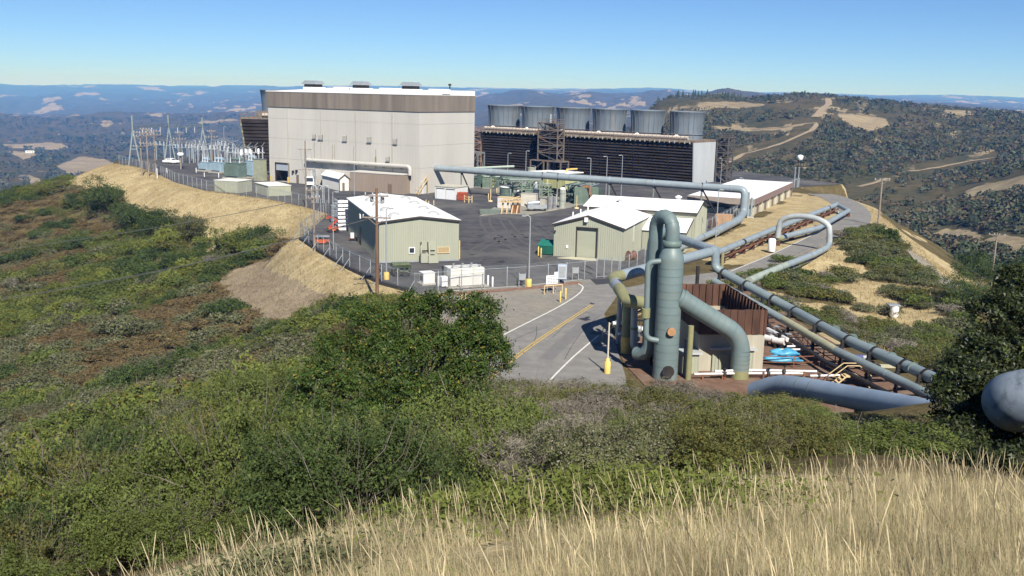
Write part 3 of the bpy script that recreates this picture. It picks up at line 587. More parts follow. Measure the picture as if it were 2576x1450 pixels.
# ---- two low flat sage boxes by the left fence
for lab, kc, kl, kr, ktop in (('larger flat-roofed low sage green box beside the left fence', (380, 1106), (190, 1068), (584, 1098), 1012), ('smaller flat-roofed low sage green box beside the left fence', (72, 1066), (-22, 1050), (108, 1060), 962)):
    c = GZ(1, *kc); l = GZ(1, *kl); r = GZ(1, *kr); h = hz(c, Z(1, kc[0], ktop)[1])
    if 'larger' in lab: q = ang(c, r); W = float(np.hypot(*(r - c)[:2])); Dp = 8.6
    else: c = GZ(3, 1398, 1172); r = GZ(3, 1700, 1192); q = ang(c, r); W = float(np.hypot(*(r - c)[:2])); Dp = 5.; h = hz(c, Z(3, 1398, 1022)[1])
    b_ = block('flat_storage_box', lab, 'storage building', c, q, W, Dp, h, M_green, mat('pale_roof', (.68, .67, .62), .7, .05, .5), .1, rib=.5, group='low sage boxes by the left fence', th=.1)
    for i in range(3): part(MB().span(W * (i + .12) / 3, W * (i + .9) / 3, -.09, -.035, .1, h - .25), 'side_panel', M_door, b_)

# ---------------------------------------------------------------- near warehouse
NL = G(954.7, 662.1); NR = G(1153.8, 655.9); rn_ = ang(NL, NR); NW = float(np.hypot(*(NR - NL)[:2])); NH = hz(NL, 559.5); ND = 28.4; nw = Wall(NL, rn_)
N_, nhx = gable('warehouse', 'sage green ribbed warehouse with domed skylights on its low white roof', 'warehouse', NL, rn_, NW, ND, NH, NH + .62, M_green, M_roofw, rib=.30)
part(MB().span(-.05, NW + .05, -.05, -.037, 0, .22), 'base_flashing', M_galv, N_)
part(MB().tube([(NW / 2, -.2, NH + .75), (NW / 2, ND + .2, NH + .75)], .1, 6), 'ridge_cap', M_white, N_)
M_dome = mat('skylight_plastic', (.40, .41, .40), .35, .06, 1, spec=.5)
for i in range(4):
    for sx in (.24, .76):
        x, y = NW * sx, 3.2 + 6.4 * i + (.9 if sx > .5 else 0); zc = nhx(x, y) + .13; pf = [(.78 * cos(a), .42 * sin(a)) for a in np.linspace(0, pi / 2 - .05, 6)]
        d_ = part(MB().lathe([(.85, -.06), (.85, .03)], (x, y, zc), 16), 'skylight', M_galv, N_); part(MB().lathe(pf, (x, y, zc + .03), 16), 'dome', M_dome, d_)
def nz_(x, y): return nw.at(*Z(4, x, y))
def window(par, a, b, z0, z1, mg, mf=M_white, y=0.):
    f = part(MB().span(a - .09, b + .09, y - .12, y - .04, z0 - .09, z0).span(a - .09, b + .09, y - .12, y - .04, z1, z1 + .09).span(a - .09, a, y - .12, y - .04, z0, z1).span(b, b + .09, y - .12, y - .04, z0, z1), 'window', mf, par)
    part(MB().span(a, b, y - .08, y - .04, z0, z1), 'pane', mg, f); return f
a, z1 = nz_(1168, 752); b, z0 = nz_(1216, 800); window(N_, a, b, z0, z1, M_glass)
a, z1 = nz_(1456, 748); b, z0 = nz_(1566, 795); w_ = window(N_, a, b, z0, z1, mat('window_blind', (.36, .27, .15), .7, .1, 2, stretch=(1, 1, 8)), M_tanp); w_['label'] = 'wide window with a tan blind'
for i in range(2):
    a, z1 = nz_(1283 + 66 * i, 690); _, z0 = nz_(1283, 780); cr = part(MB().span(a - .06, a + .06, -.3, -.04, z0, z1), 'air_intake', M_dark, N_)
    part(MB().span(a + .1, a + 1.0, -.26, -.04, z0 + .1, z1 - .05), 'duct_cover', M_green, cr)
for x0, x1, yb, yt, dpt in ((1262, 1330, 940, 800, .9), (1330, 1428, 945, 860, 1.3)):
    a, _ = nz_(x0, 900); b, _ = nz_(x1, 900); ac = part(MB().span(a, b, -.6 - dpt, -.6, .12, 1.35 if x0 < 1300 else 1.1), 'air_conditioner', M_green, N_)
    part(MB().lathe([(.3, 0), (.3, .04)], ((a + b) / 2, -.6 - dpt / 2, 1.36 if x0 < 1300 else 1.11), 14), 'fan_grille', M_dark, ac)
    part(MB().tube(bend([((a + b) / 2 - .2, -.5, 1.0), ((a + b) / 2 - .2, -.3, 2.0), ((a + b) / 2, -.1, 2.6)], .4), .12, 8), 'flue_pipe', M_green, ac)
part(MB().span(NW + .06, NW + .2, .1, .24, 0.2, 2.7), 'downpipe', M_yell, N_)
# dark left side: lamp and a door
lw = Wall(NL, rn_ + pi / 2)
s_, zz_ = lw.at(*Z(4, 690, 430)); lp = part(MB().span(-.35, -.06, s_ - .35, s_ + .35, zz_ - .3, zz_ + .3), 'wall_lamp', M_white, N_)
s_, _ = lw.at(*Z(4, 680, 600)); dd = part(MB().span(-.1, -.04, s_ - .55, s_ + .55, .05, 2.6), 'door', M_trim, N_)

# ---------------------------------------------------------------- right workshop: gable, rear wing and lean-to
RL = GZ(5, 470, 833); rr_ = -.34; RW = 9.8; rw = Wall(RL, rr_); RE = hz(RL, Z(5, 475, 512)[1]); RP = rw.at(*Z(5, 818, 422))[1] - .1
def rz_(x, y): return rw.at(*Z(5, x, y))
d0, dt = rz_(706, 545); d1, _ = rz_(915, 560)
WK, whx = gable('workshop', 'sage workshop with a big roller door in its gable end', 'workshop', RL, rr_, RW, 16.6, RE, RP, M_green, M_roofw, rib=.30, front=((d0, d1, dt),))
part(MB().span(d0 + .02, d1 - .02, .32, .38, 0, dt), 'roller_door', mat('roller_door_sage', (.33, .34, .26), .6, .04, .6, stretch=(.2, .2, 4)), WK)
part(MB().span(d0 - .06, d0 + .02, -.08, .32, 0, dt).span(d1 - .02, d1 + .1, -.08, .32, 0, dt).span(d0 - .06, d1 + .1, -.1, .32, dt, dt + .12), 'door_frame', M_trim, WK)
part(MB().prism([(d0 - 2.1, -1.7), (d1 + .6, -1.7), (d1 + .3, -.06), (d0 - .4, -.06)], .04, .12), 'door_apron', mat('sandy_concrete', (.48, .45, .33), .9, .1), WK)
a, zz_ = rz_(808, 465); part(MB().span(a - .22, a + .22, -.5, -.05, zz_ - .3, zz_ + .3), 'wall_lamp', M_white, WK)
a, zz_ = rz_(610, 738); part(MB().span(a - .15, a + .15, -.12, -.04, zz_ - .2, zz_ + .2), 'meter_box', M_white, WK)
a, zz_ = rz_(490, 580); part(MB().span(a - .12, a + .12, -.3, -.04, zz_ - .1, zz_ + .1), 'camera_box', M_trim, WK)
part(MB().span(RW + .045, RW + .07, 5.6, 6.4, RE - 2.6, RE - .1), 'light_panel', mat('translucent_panel', (.62, .64, .50), .5, .04), WK)
# rear wing (ridge crosswise) with a lower lean-to in front of it, right of the workshop
ex = np.array([cos(rr_), sin(rr_), 0]); ey = np.array([-sin(rr_), cos(rr_), 0]); RO = np.array(RL)
WG, wghx = gable('workshop_wing', 'long white-roofed sage wing with a stepped roof behind the workshop', 'workshop', RO + ey * 16.7 + ex * -.3, rr_, 17., 11., RE + .75, RE + 1.9, M_green, M_roofw, axis='x', rib=.3)
LT = thing('workshop_lean_to', 'lower white-roofed lean-to between the workshop and its wing', 'workshop', RO + ey * 11.6 + ex * (RW + .1), rr_)
lh = lambda x, y: RE - 1.5 + .26 * y
part(MB().corr((0, 0), (6.3, 0), 0, lambda s: lh(s, 0), .3, .03), 'wall', M_green, LT); part(MB().corr((6.3, 0), (6.3, 4.9), 0, lambda s: lh(0, s), .3, .03), 'wall', M_green, LT)
part(MB().prism([(-.02, -.25), (6.5, -.25), (6.5, 4.95), (-.02, 4.95)], lh, lambda x, y: lh(x, y) + .15), 'roof', M_roofw, LT)
part(MB().prism([(6.51, -.25), (6.57, -.25), (6.57, 4.95), (6.51, 4.95)], lambda x, y: lh(x, y) - .15, lambda x, y: lh(x, y) + .13), 'roof_trim', M_trim, LT)
for x, y in ((5, 2.5), (13., 7.5)): part(MB().lathe([(.35, 0), (.35, .5), (.55, .55), (.55, .75), (.1, .95)], (x, y, wghx(x, y) + .1), 12), 'roof_flue', M_white, WG)
for y in (5., 9., 13.): part(MB().tube([(1.2, y, whx(1.2, y)), (1.2, y, whx(1.2, y) + .9)], .09, 8), 'roof_flue', M_white, WK)

# ---------------------------------------------------------------- flat building at the right
FL_ = GZ(8, 493, 935); FR_ = GZ(8, 866, 938); rf = -.43; FFR = GZ(8, 868, 936); fw_ = Wall(FFR, rf); FWd = 12.3; FH = hz(FFR, Z(8, 868, 832)[1])
fo = np.array(FFR) - np.array([cos(rf), sin(rf), 0]) * FWd; FD = 45.
FB = thing('flat_building', 'flat white-roofed building with brown fascia and pilastered side wall', 'building', fo, rf)
part(MB().corr((0, 0), (FWd, 0), 0, FH - 1.9, .3, .03), 'wall', M_green, FB); part(MB().corr((0, .3), (FWd, .3), FH - 1.9, FH - 1.1, .6, .03), 'clerestory', M_glass, FB)
pw = mat('plaster_cream', (.50, .47, .37), .8, .08, .6)
part(MB().span(FWd - .25, FWd, .04, FD, 0, FH - 1.1), 'side_wall', pw, FB); part(MB().span(0, .2, .4, FD, 0, FH - 1.1), 'side_wall', M_green, FB); part(MB().span(.25, FWd - .3, FD - .2, FD, 0, FH - 1.1), 'rear_wall', M_green, FB)
for i in range(12): part(MB().span(FWd + .01, FWd + .35, .3 + i * 4., .75 + i * 4., 0, FH - 1.15), 'pilaster', M_brown if i % 2 else pw, FB)
for i in range(2): window(FB, 3 + 4 * i, 5 + 4 * i, 1.1, 2., M_glass, M_trim)
part(MB().span(-.35, FWd + .45, -.35, -.25, FH - 1.15, FH + .06), 'fascia', mat('fascia_taupe', (.30, .25, .21), .6, .05), FB); part(MB().span(FWd + .35, FWd + .45, -.24, FD + .3, FH - 1.15, FH + .06), 'fascia', mat('fascia_rosebrown', (.24, .165, .145), .6, .06), FB)
part(MB().span(-.35, FWd + .34, -.24, FD + .3, FH - .4, FH), 'roof', M_roofw, FB)

# ---------------------------------------------------------------- cooling towers
CTR = GZ(2, 2092, 916); DK = hz(CTR, Z(2, 2090, 552)[1])            # right-hand front corner and louvre height
tl = Z(2, 255, 452); CTLp = None
for y_ in np.linspace(200, 420, 881):
    p = PD(*tl, y_)
    if p[2] < DK: CTLp = p; break
rc = ang(CTLp, CTR); CW = float(np.hypot(*(CTR - CTLp)[:2])); CO = np.array([CTR[0] - cos(rc) * CW, CTR[1] - sin(rc) * CW, 0]); CD = 15.
cwall = Wall(CO, rc)
def cz(x, y): return cwall.at(*Z(2, x, y))
CT = thing('cooling_tower', 'long black-louvred cooling tower carrying six grey fan stacks', 'cooling tower', CO, rc)
ns = 14
for i in range(ns):
    z0 = DK * i / ns; z1 = DK * (i + 1) / ns; b0 = .9 * (1 - i / ns); b1 = .9 * (1 - (i + 1) / ns)
    part(MB().add([(0, b1, z1 - .05), (CW - .05, b1, z1 - .05), (CW - .05, b0 - .42, z0 + .12), (0, b0 - .42, z0 + .12), (CW - .05, b0 - .36, z0 + .04), (0, b0 - .36, z0 + .04), (0, b1 + .1, z1 - .12), (CW - .05, b1 + .1, z1 - .12)], [(3, 2, 1, 0), (5, 4, 2, 3), (6, 7, 4, 5), (0, 1, 7, 6), (0, 3, 5, 6), (1, 7, 4, 2)]), 'louvre', M_louv, CT)
nb = 20
for i in range(nb + 1):
    s_ = (CW - .3) * i / nb; part(MB().beam((s_, -.34 + .9, 0), (s_, -.34, DK), .14, .1), 'louvre_post', M_louv, CT) if i % 3 == 0 else None
part(MB().add([(0, 1.6, 0), (CW, 1.6, 0), (CW, 1.2, DK), (0, 1.2, DK)], [(0, 1, 2, 3)]), 'fill_wall', M_dark, CT)
for yy in (0,):
    m = MB(); n_ = 15; prf = [(-.55, .02)]
    for i in range(n_ + 1): prf += [(-.5 + .9 * (1 - i / n_), DK * i / n_)]
    for i in range(n_, -1, -1): prf += [(CD + .3 - .9 * (1 - i / n_) - (.35 if i % 2 else 0), DK * i / n_)]
    prf = prf[1:]; k_ = len(prf)
    m.add([(CW, a, b) for a, b in prf] + [(CW + .3, a, b) for a, b in prf], [tuple(range(k_))[::-1], tuple(range(k_, 2 * k_))] + [(i, (i + 1) % k_, k_ + (i + 1) % k_, k_ + i) for i in range(k_)])
    part(m, 'end_wall', M_endw, CT)
part(MB().span(-.3, -.02, .5, CD, 0, DK), 'end_wall', M_endw, CT)
part(MB().span(-.3, CW + .3, .1, CD, DK + .02, DK + .45), 'deck', M_rustl, CT)
part(MB().span(0, CW - 1, -.75, -.1, DK - .02, DK + .55), 'water_trough', mat('trough_grime', (.24, .20, .16), .9, .3, 1.2), CT)
hd = MB().tube([(.5, .55, DK + 1.05), (CW - 2, .55, DK + 1.05)], .5, 12); part(hd, 'header_pipe', mat('header_beige', (.58, .50, .42), .6, .1, .3), CT)
for i in range(48):
    s_ = CW * (i + .5) / 48; part(MB().span(s_ - .12, s_ + .12, -.95, -.7, DK - .3, DK + .35), 'header_valve', M_conc if i % 3 else M_rustl, CT)
CRl = MB()
for i in range(60): s_ = CW * i / 59; CRl.span(s_ - .035, s_ + .035, -.62, -.55, DK + .6, DK + 2.1)
for z_ in (1.35, 2.1): CRl.span(0, CW, -.62, -.56, DK + z_ - .04, DK + z_ + .03)
part(CRl, 'railing', M_rustl, CT)
SR0 = 4.0
SH_ = 1.
def stack_prof(R): return [(a, b * SH_) for a, b in [(R * .925, 0), (R * .90, 1.2), (R * .905, 2.6), (R * .94, 4.2), (R * .985, 5.7), (R * 1.0, 5.75), (R * 1.0, 5.95), (R * .97, 5.95), (R * .96, 5.6), (R * .90, 2.4), (R * .90, .3)]]
xs = [(318, 585), (608, 885), (914, 1205), (1226, 1530), (1558, 1868), (1900, 2218)]; ymid = CD * .5
cmid = Wall(CO + np.array([-sin(rc), cos(rc), 0]) * ymid, rc)
for a_, b_ in xs:
    s0 = cmid.at(*Z(2, a_, 260))[0]; s1 = cmid.at(*Z(2, b_, 260))[0]; c = (s0 + s1) / 2; R = (s1 - s0) / 2 * .86; zs_ = cmid.at(*Z(2, (a_ + b_) / 2, 220 + 55 * (a_ - 318) / 1582))[1]; SH_ = (zs_ - DK - .45) / 5.95
    ht = 5.5; m = MB().lathe(stack_prof(R), (c, ymid, DK + .45), 40, False); st_ = part(m, 'fan_stack', M_stack, CT)
    for j in range(20):
        a = 2 * pi * j / 20; pts = [(c + (r + .04) * cos(a), ymid + (r + .04) * sin(a), DK + .45 + z) for r, z in stack_prof(R)[:5]]; part(MB().tube(pts, .07, 4, False), 'rib', M_stack, st_)
    part(MB().lathe([(R * .935, 1.25), (R * .94 + .06, 1.3), (R * .94 + .06, 1.5), (R * .93, 1.55)], (c, ymid, DK + .45), 40, False), 'hoop', M_stack, st_)
    part(MB().lathe([(R * .88, .5), (.01, .7)], (c, ymid, DK + .45), 24, False), 'fan_floor', M_dark, st_)
    mt = part(MB().lathe([(.75, 0), (.75, .7), (.55, 1.15), (.2, 1.35)], (c + .3, 1.75, DK + .45), 12), 'fan_motor', M_white, st_); part(MB().span(c - .8, c + 1.4, 1.2, 2.4, DK + .46, DK + .6), 'motor_base', M_rustl, mt)

def lattice(par, name, x0, x1, y0, y1, z0, z1, nl, m, wd=.14, stairs=True):
    fr = MB()
    for x in (x0, x1):
        for y in (y0, y1): fr.beam((x, y, z0), (x, y, z1), wd)
    hs = np.linspace(z0, z1, nl + 1); part(fr, 'post_frame', m, par)
    for i in range(nl):
        b = MB(); za, zb = hs[i], hs[i + 1]
        for (xa, ya, xb, yb) in ((x0, y0, x1, y0), (x0, y1, x1, y1), (x0, y0, x0, y1), (x1, y0, x1, y1)):
            b.beam((xa, ya, zb), (xb, yb, zb), wd * .9)
            if i % 2: b.beam((xa, ya, za), (xb, yb, zb), wd * .6)
            else: b.beam((xb, yb, za), (xa, ya, zb), wd * .6)
            b.beam((xa, ya, zb + 1), (xb, yb, zb + 1), wd * .35); b.beam((xa, ya, zb + .5), (xb, yb, zb + .5), wd * .35)
        part(b, name, m, par); part(MB().span(x0, x1, y0, y1, zb, zb + .06), 'landing', m, par)
        if stairs:
            f = (x0 + .3, x1 - .3) if i % 2 else (x1 - .3, x0 + .3); part(MB().beam((f[0], (y0 + y1) / 2, za + .1), (f[1], (y0 + y1) / 2, zb), .9, .12), 'stair_flight', m, par)
sa = cwall.at(*Z(2, 822, 700))[0]; sb_ = cwall.at(*Z(2, 990, 700))[0]; pa = cwall.at(*Z(2, 765, 800))[0]; pb = cwall.at(*Z(2, 1028, 800))[0]
M_lat = mat('lattice_grey_rust', (.15, .135, .12), .75, .3, 1.2, col3=(.22, .13, .085), scale3=.7, lo3=.5, hi3=.62)
ST = thing('stair_tower', 'rusty lattice stair tower on a portal frame midway along the cooling tower', 'stair tower', CO, rc)
zpt = hz(CO + np.array([cos(rc), sin(rc), 0]) * pa, Z(2, 765, 695)[1])
zpt = cwall.at(*Z(2, 765, 690))[1]; ztop = cwall.at(*Z(2, 830, 372))[1]
lattice(ST, 'brace_level', sa, sb_, -4.4, -1.3, zpt, ztop, 5, M_lat, .27)
for x in (pa, (pa + pb) / 2 - .6, (pa + pb) / 2 + .8, pb): [part(MB().beam((x, y, 0), (x, y, zpt), .32), 'portal_leg', M_lat, ST) for y in (-4.8, -1.1)]
part(MB().span(pa - .2, pb + .2, -4.9, -1.0, zpt - .35, zpt), 'portal_deck', M_lat, ST); part(MB().beam((pa + .4, -4.8, .4), ((pa + pb) / 2 - .6, -4.8, zpt - .3), .2), 'portal_brace', M_lat, ST)
part(MB().tube([(sa + 2.8, -2.6, 0), (sa + 2.8, -2.6, ztop + 2.4)], .35, 10), 'riser_pipe', M_galv, ST); part(MB().tube([(sa + 4.0, -2.2, 0), (sa + 4.0, -2.2, ztop + 1.2)], .25, 10), 'riser_pipe', M_lat, ST)
part(MB().span(sa, sb_, -4.45, -4.4, ztop + .95, ztop + 1.05).span(sa, sa + .1, -4.45, -1.3, ztop + .95, ztop + 1.05), 'top_rail', M_lat, ST)
M_lat2 = mat('lattice_dark', (.09, .082, .078), .75, .3, 1.2, col3=(.16, .10, .07), scale3=.7)
ST2 = thing('stair_tower', 'narrow stair tower of dark scaffolding at the cooling tower end wall', 'stair tower', CO + np.array([cos(rc), sin(rc), 0]) * (CW + .6) + np.array([-sin(rc), cos(rc), 0]) * (CD - 3.5), rc)
lattice(ST2, 'brace_level', .2, 3.4, 0, 3., 0, DK + 1.2, 6, M_lat2, .32)
ST3 = thing('stair_tower', 'orange-rusted scaffold tower in the gap behind the turbine hall', 'stair tower', CO + np.array([cos(rc), sin(rc), 0]) * -5.2 + np.array([-sin(rc), cos(rc), 0]) * .2, rc)
lattice(ST3, 'brace_level', 0, 4.6, 0, 3.4, 0, DK + .2, 6, mat('scaffold_orange', (.34, .20, .12), .8, .25, 1.5), .2)
gs = cwall.at(*Z(2, 165, 620))[0]; ge = cwall.at(*Z(2, 355, 620))[0]; gt = cwall.at(*Z(2, 300, 625))[1]; 
PF = thing('braced_framework', 'grey-green braced steel frame between turbine hall and cooling tower', 'steel frame', CO + np.array([sin(rc), -cos(rc), 0]) * 5, rc)
part(MB().span(gs - 1, ge - .5, -1.6, 1.6, gt - .5, gt), 'deck', M_steel, PF)
for x in (gs - .5, (gs + ge) / 2, ge - .7): [part(MB().beam((x, y, 0), (x, y, gt - .5), .35), 'frame_leg', M_steel, PF) for y in (-1.5, 1.5)]
part(MB().beam(((gs + ge) / 2, -1.5, gt - 5.5), (ge - .7, -1.5, gt - .6), .28), 'frame_brace', M_steel, PF)

# left tower, nearer end seen past the hall
L0 = PD(*Z(3, 1880, 720), 262); LT_top = hz((L0[0], L0[1], 0), Z(3, 1800, 232)[1]); lrz = .02
lo_ = np.array([L0[0], L0[1], 0]) - np.array([cos(lrz), sin(lrz), 0]) * 2.6
CL = thing('cooling_tower', 'cooling tower end with slanted black louvres behind the transformers', 'cooling tower', lo_, lrz)
ns2 = 15; LW = 22.
for i in range(ns2):
    z0 = LT_top * i / ns2; z1 = LT_top * (i + 1) / ns2; k0 = 1.5 * (1 - i / ns2); k1 = 1.5 * (1 - (i + 1) / ns2)
    part(MB().add([(k1, k1, z1 - .05), (LW, k1, z1 - .05), (LW, k0 - .3, z0 - .02), (k0, k0 - .3, z0 - .02), (k0, k0 - .2, z0 - .08), (LW, k0 - .2, z0 - .08)], [(3, 2, 1, 0), (4, 5, 2, 3)]), 'louvre', M_louv, CL)
    part(MB().span(k0 - .35, k0, k0 - .3, k0 + .3, z0, z1 - .02), 'end_trim', M_olive if i % 2 else M_rustl, CL)
part(MB().add([(1.8, 2.1, 0), (LW, 2.1, 0), (LW, .6, LT_top), (.3, .6, LT_top)], [(0, 1, 2, 3)]), 'fill_wall', M_dark, CL)
part(MB().span(-.2, LW, -.2, 14, LT_top + .02, LT_top + .5), 'deck', M_lat, CL)
part(MB().tube([(5.5, .6, LT_top + 1.2), (LW, .6, LT_top + 1.2)], .5, 10), 'header_pipe', MATS['header_beige'], CL)
m = MB()
for i in range(14): m.span(i * .8 - .05, i * .8 + .05, -.2, -.1, LT_top + .5, LT_top + 1.9)
m.span(0, 11, -.2, -.12, LT_top + 1.85, LT_top + 1.95); m.span(0, 11, -.2, -.12, LT_top + 1.2, LT_top + 1.28); part(m, 'railing', M_rustl, CL)
part(MB().span(3.8, 9.5, 1.5, 4, LT_top + .5, LT_top + 2.2), 'valve_house', M_lat, CL)
ls = Wall(lo_ + np.array([-sin(lrz), cos(lrz), 0]) * 7, lrz).at(*Z(3, 2050, 60))[0]
part(MB().lathe(stack_prof(4.8), (ls + 3.6, 7, LT_top + .5), 32, False), 'fan_stack', M_stack, CL)
# ---------------------------------------------------------------- steam gathering pad: separator, pipes, muffler box
M_padg = mat('rusty_gravel', (.165, .10, .07), .95, .2, 1.2, .2, col3=(.21, .16, .12), scale3=.4, lo3=.5, hi3=.7, spec=.1)
sheet('steam_pad', [tuple(p) for p in P_((1545, 860), (1590, 830), (1700, 770), (1800, 705), (1850, 705), (2040, 830))] + [(31, 79), (33, 68), (29, 65.5), (16, 67.5), (11, 69)] + P_((1570, 915)), .042, M_padg)
def rings(mb, P, Q, r, k):
    P, Q = Vector(P), Vector(Q)
    for i in range(k):
        c = P.lerp(Q, (i + .5) / k); d = (Q - P).normalized() * .03; mb.tube([c - d, c + d], r, 18)
    return mb
def flange(par, c, d, r, m, name='flange', t=.09):
    c = Vector(c); d = Vector(d).normalized() * t; return part(MB().tube([c - d, c + d], r, 18), name, m, par)
def xyz(k, x, y, D): return Vector(PD(*Z(k, x, y), D))
M_jband = mat('jacket_band', (.33, .36, .38), .4, .1, 2, metal=.2)
def jackets(par, P, r, every, o=Vector((0, 0, 0))):   # strapping bands round the lagging of a pipe
    for a, b in zip(P, P[1:]):
        a, b = Vector(a) - o, Vector(b) - o; n_ = int((b - a).length / every); d = (b - a).normalized() * .035
        for i in range(n_): c = a.lerp(b, (i + .5) / n_); part(MB().tube([c - d, c + d], r + .012, 16), 'band', M_jband if i % 3 else M_steel, par)
VB = Vector(GZ(6, 590, 1345)); vd = VB.y
VS = thing('separator_vessel', 'tall green steam separator with a gooseneck pipe on top and manways', 'separator', VB)
vh = lambda y: hz(VB, Z(6, 600, y)[1])
RV = .98; zs, zc_, zn = vh(425), vh(352), vh(308)
body = part(MB().lathe([(RV + .02, 0), (RV, 1), (RV, zs - .3), (RV * .97, zs), (.62, zc_), (.56, zc_ + .05)], n=32), 'shell', M_pipeg, VS)
M_band = mat('pipe_green_band', (.118, .163, .15), .5, .15, 2)
for i in range(15): part(MB().lathe([(RV + .012, 0), (RV + .012, .035)], (0, 0, .5 + i * (zs - .8) / 15), 32, False), 'weld_band', M_band, body)
part(MB().lathe([(.72, 0), (.74, .02), (.74, zn - zc_ - .02), (.66, zn - zc_)], (0, 0, zc_ + .02), 24), 'neck_flange', M_band, VS)
gx, gy = -1.05, 1.75; gzt = vh(150); rg = .55
pts = [Vector((0, 0, zn)), Vector((0, 0, gzt - .9))]; gr = hypot(gx, gy) / 2
for i in range(1, 13):
    a = pi * i / 12; pts.append(Vector((gx / 2 * (1 - cos(a)), gy / 2 * (1 - cos(a)), gzt - .9 + gr * 1.02 * sin(a))))
pts += [Vector((gx, gy, 2.2)), Vector((gx - .3, gy + .4, 1.4)), Vector((gx - .9, gy + 1.2, 1.2))]
gn = part(MB().tube(pts, rg, 24), 'gooseneck', M_pipeg, VS)
for i in range(3, 14, 2):
    t_ = (pts[i + 1] - pts[i - 1]).normalized() * .02; part(MB().tube([pts[i] - t_, pts[i] + t_], rg + .012, 24), 'weld_band', M_band, gn)
for (x, y, rr_m) in ((635, 990, .28), (612, 1290, .40)):
    p = xyz(6, x, y, vd - RV) - VB; d = Vector((p.x, p.y, 0)).normalized(); c = Vector((d.x * RV, d.y * RV, p.z)); mw_ = part(MB().tube([c - d * .1, c + d * .22], rr_m, 20), 'manway', M_rust if y < 1000 else M_dark, VS); part(MB().tube([c + d * .22, c + d * .30], rr_m * 1.18, 20), 'manway_cover', mat('manway_tan', (.36, .20, .10), .7, .2) if y < 1000 else M_dark, mw_)
# nozzle pipe running down to the right
n0 = Vector((0, -.2, vh(690))); n1 = xyz(6, 1138, 1060, vd + .1) - VB; n2 = Vector(GZ(6, 1152, 1345)) - VB; n1 = Vector((n2.x - .05, n2.y, n1.z + .25))
NP = thing('steam_outlet_pipe', 'thick green pipe sloping from the separator and bending into the ground', 'pipe', VB)
st0 = n0 + (n1 - n0).normalized() * (RV + .02)
part(MB().tube(bend([st0 - (n1 - n0).normalized() * .3, n1, Vector((n2.x, n2.y, .62))], 1.7, 9), .73, 28), 'pipe_run', M_pipeg, NP); part(MB().lathe([(.735, 0), (.735, .72)], (n2.x, n2.y, 0), 28), 'pipe_foot', M_olive, NP)
flange(NP, st0 + (n1 - n0).normalized() * .12, n1 - n0, .80, M_pipeg, 'reinforcing_pad', .16)
for i in range(9):
    c = n0.lerp(n1, .22 + i * .08); flange(NP, c, n1 - n0, .738, M_band, 'weld_band', .02)
for i in range(5): part(MB().lathe([(.742, 0), (.742, .035)], (n2.x, n2.y, .9 + i * .35), 28, False), 'weld_band', M_band, NP)
# slim side pipe on the left of the vessel
q = [xyz(6, x, y, vd - .55) for x, y in ((560, 462), (463, 470), (448, 1045), (540, 1062))]
SP = thing('drain_pipe', 'slim green pipe looping down the left of the separator', 'pipe', q[0])
part(MB().tube([p - q[0] for p in bend(q, .6)], .22, 14), 'pipe_run', M_pipeg, SP); fl = xyz(6, 447, 850, vd - .55) - q[0]; part(MB().lathe([(.34, -.4), (.34, .35)], fl, 16), 'pipe_collar', M_olive, SP)
# second tall riser behind
r0 = Vector(GZ(6, 487, 1160)); D2 = 82.; a0 = xyz(6, 490, 640, D2); a1 = xyz(6, 492, 255, D2); r0 = Vector((a0.x, a0.y, 0))
RP2 = thing('steam_riser_pipe', 'dark second riser pipe hooked over behind the separator gooseneck', 'pipe', r0)
e1 = Vector(GZ(6, 640, 285, 6.)); part(MB().tube([p - r0 for p in bend([r0, Vector((r0.x, r0.y, a1.z)), Vector((r0.x + 1.6, r0.y + 2.6, a1.z)), Vector((r0.x + 1.9, r0.y + 3.2, 1.))], 1.4)], .56, 20), 'pipe_run', M_pipeg, RP2)
# elevated header: zigzag pipe
hp = [GZ(6, 640, 272, 6.), GZ(6, 690, 288, 6.), GZ(6, 968, 384, 6.), GZ(6, 192, 590, 6.), np.array(VB) + np.array([gx - 1.9, gy + .9, 5.7]), np.array(VB) + np.array([gx, gy, 5.6])]
HD = thing('steam_header_pipe', 'zigzag elevated grey and olive pipe round the left of the separator', 'pipe', (hp[3][0], hp[3][1], 0)); ho = Vector(HD.location)
V_ = [Vector(p) - ho for p in hp]
part(MB().tube(bend(V_[:3] + [V_[2].lerp(V_[3], .93)], .9), .52, 20), 'pipe_run', M_pipe, HD)
part(MB().tube(bend([V_[2].lerp(V_[3], .93), V_[3], V_[3].lerp(V_[4], .26)], .9), .54, 20), 'pipe_run', M_olive, HD); part(MB().tube([V_[3].lerp(V_[4], .26), V_[3].lerp(V_[4], .5)], .52, 20), 'pipe_run', M_galv, HD); part(MB().tube([V_[3].lerp(V_[4], .5), V_[4], V_[5]], .53, 20), 'pipe_run', M_olive, HD)
jackets(HD, [V_[1], V_[2], V_[2].lerp(V_[3], .93)], .52, 2.6)
def leg(x, y0, y1, r, m, foot=None, k=6, par=HD, nm='support_leg'):
    b = Vector(GZ(k, x, y1)) - ho; top = hz(Vector(GZ(k, x, y1)), Z(k, x, y0)[1]); o = part(MB().lathe([(r, 0), (r, top)], b, 14), nm, m, par)
    if foot: part(MB().lathe([(r + .03, 0), (r + .03, foot)], b, 14), 'leg_base', M_yell, o)
leg(235, 660, 1085, .2, M_galv); leg(293, 745, 1158, .40, M_olive, 1.5); leg(258, 700, 1000, .1, M_steel); leg(830, 500, 690, .22, M_dark); leg(765, 950, 1360, .23, M_olive); leg(735, 1050, 1330, .14, M_steel); leg(485, 850, 1250, .14, M_dark); leg(1018, 400, 560, .22, M_olive)
g0 = GZ(6, 352, 1175); gp = thing('elbow_pipe', 'bright galvanised pipe dropping into an elbow left of the separator', 'pipe', g0); gv = Vector(g0)
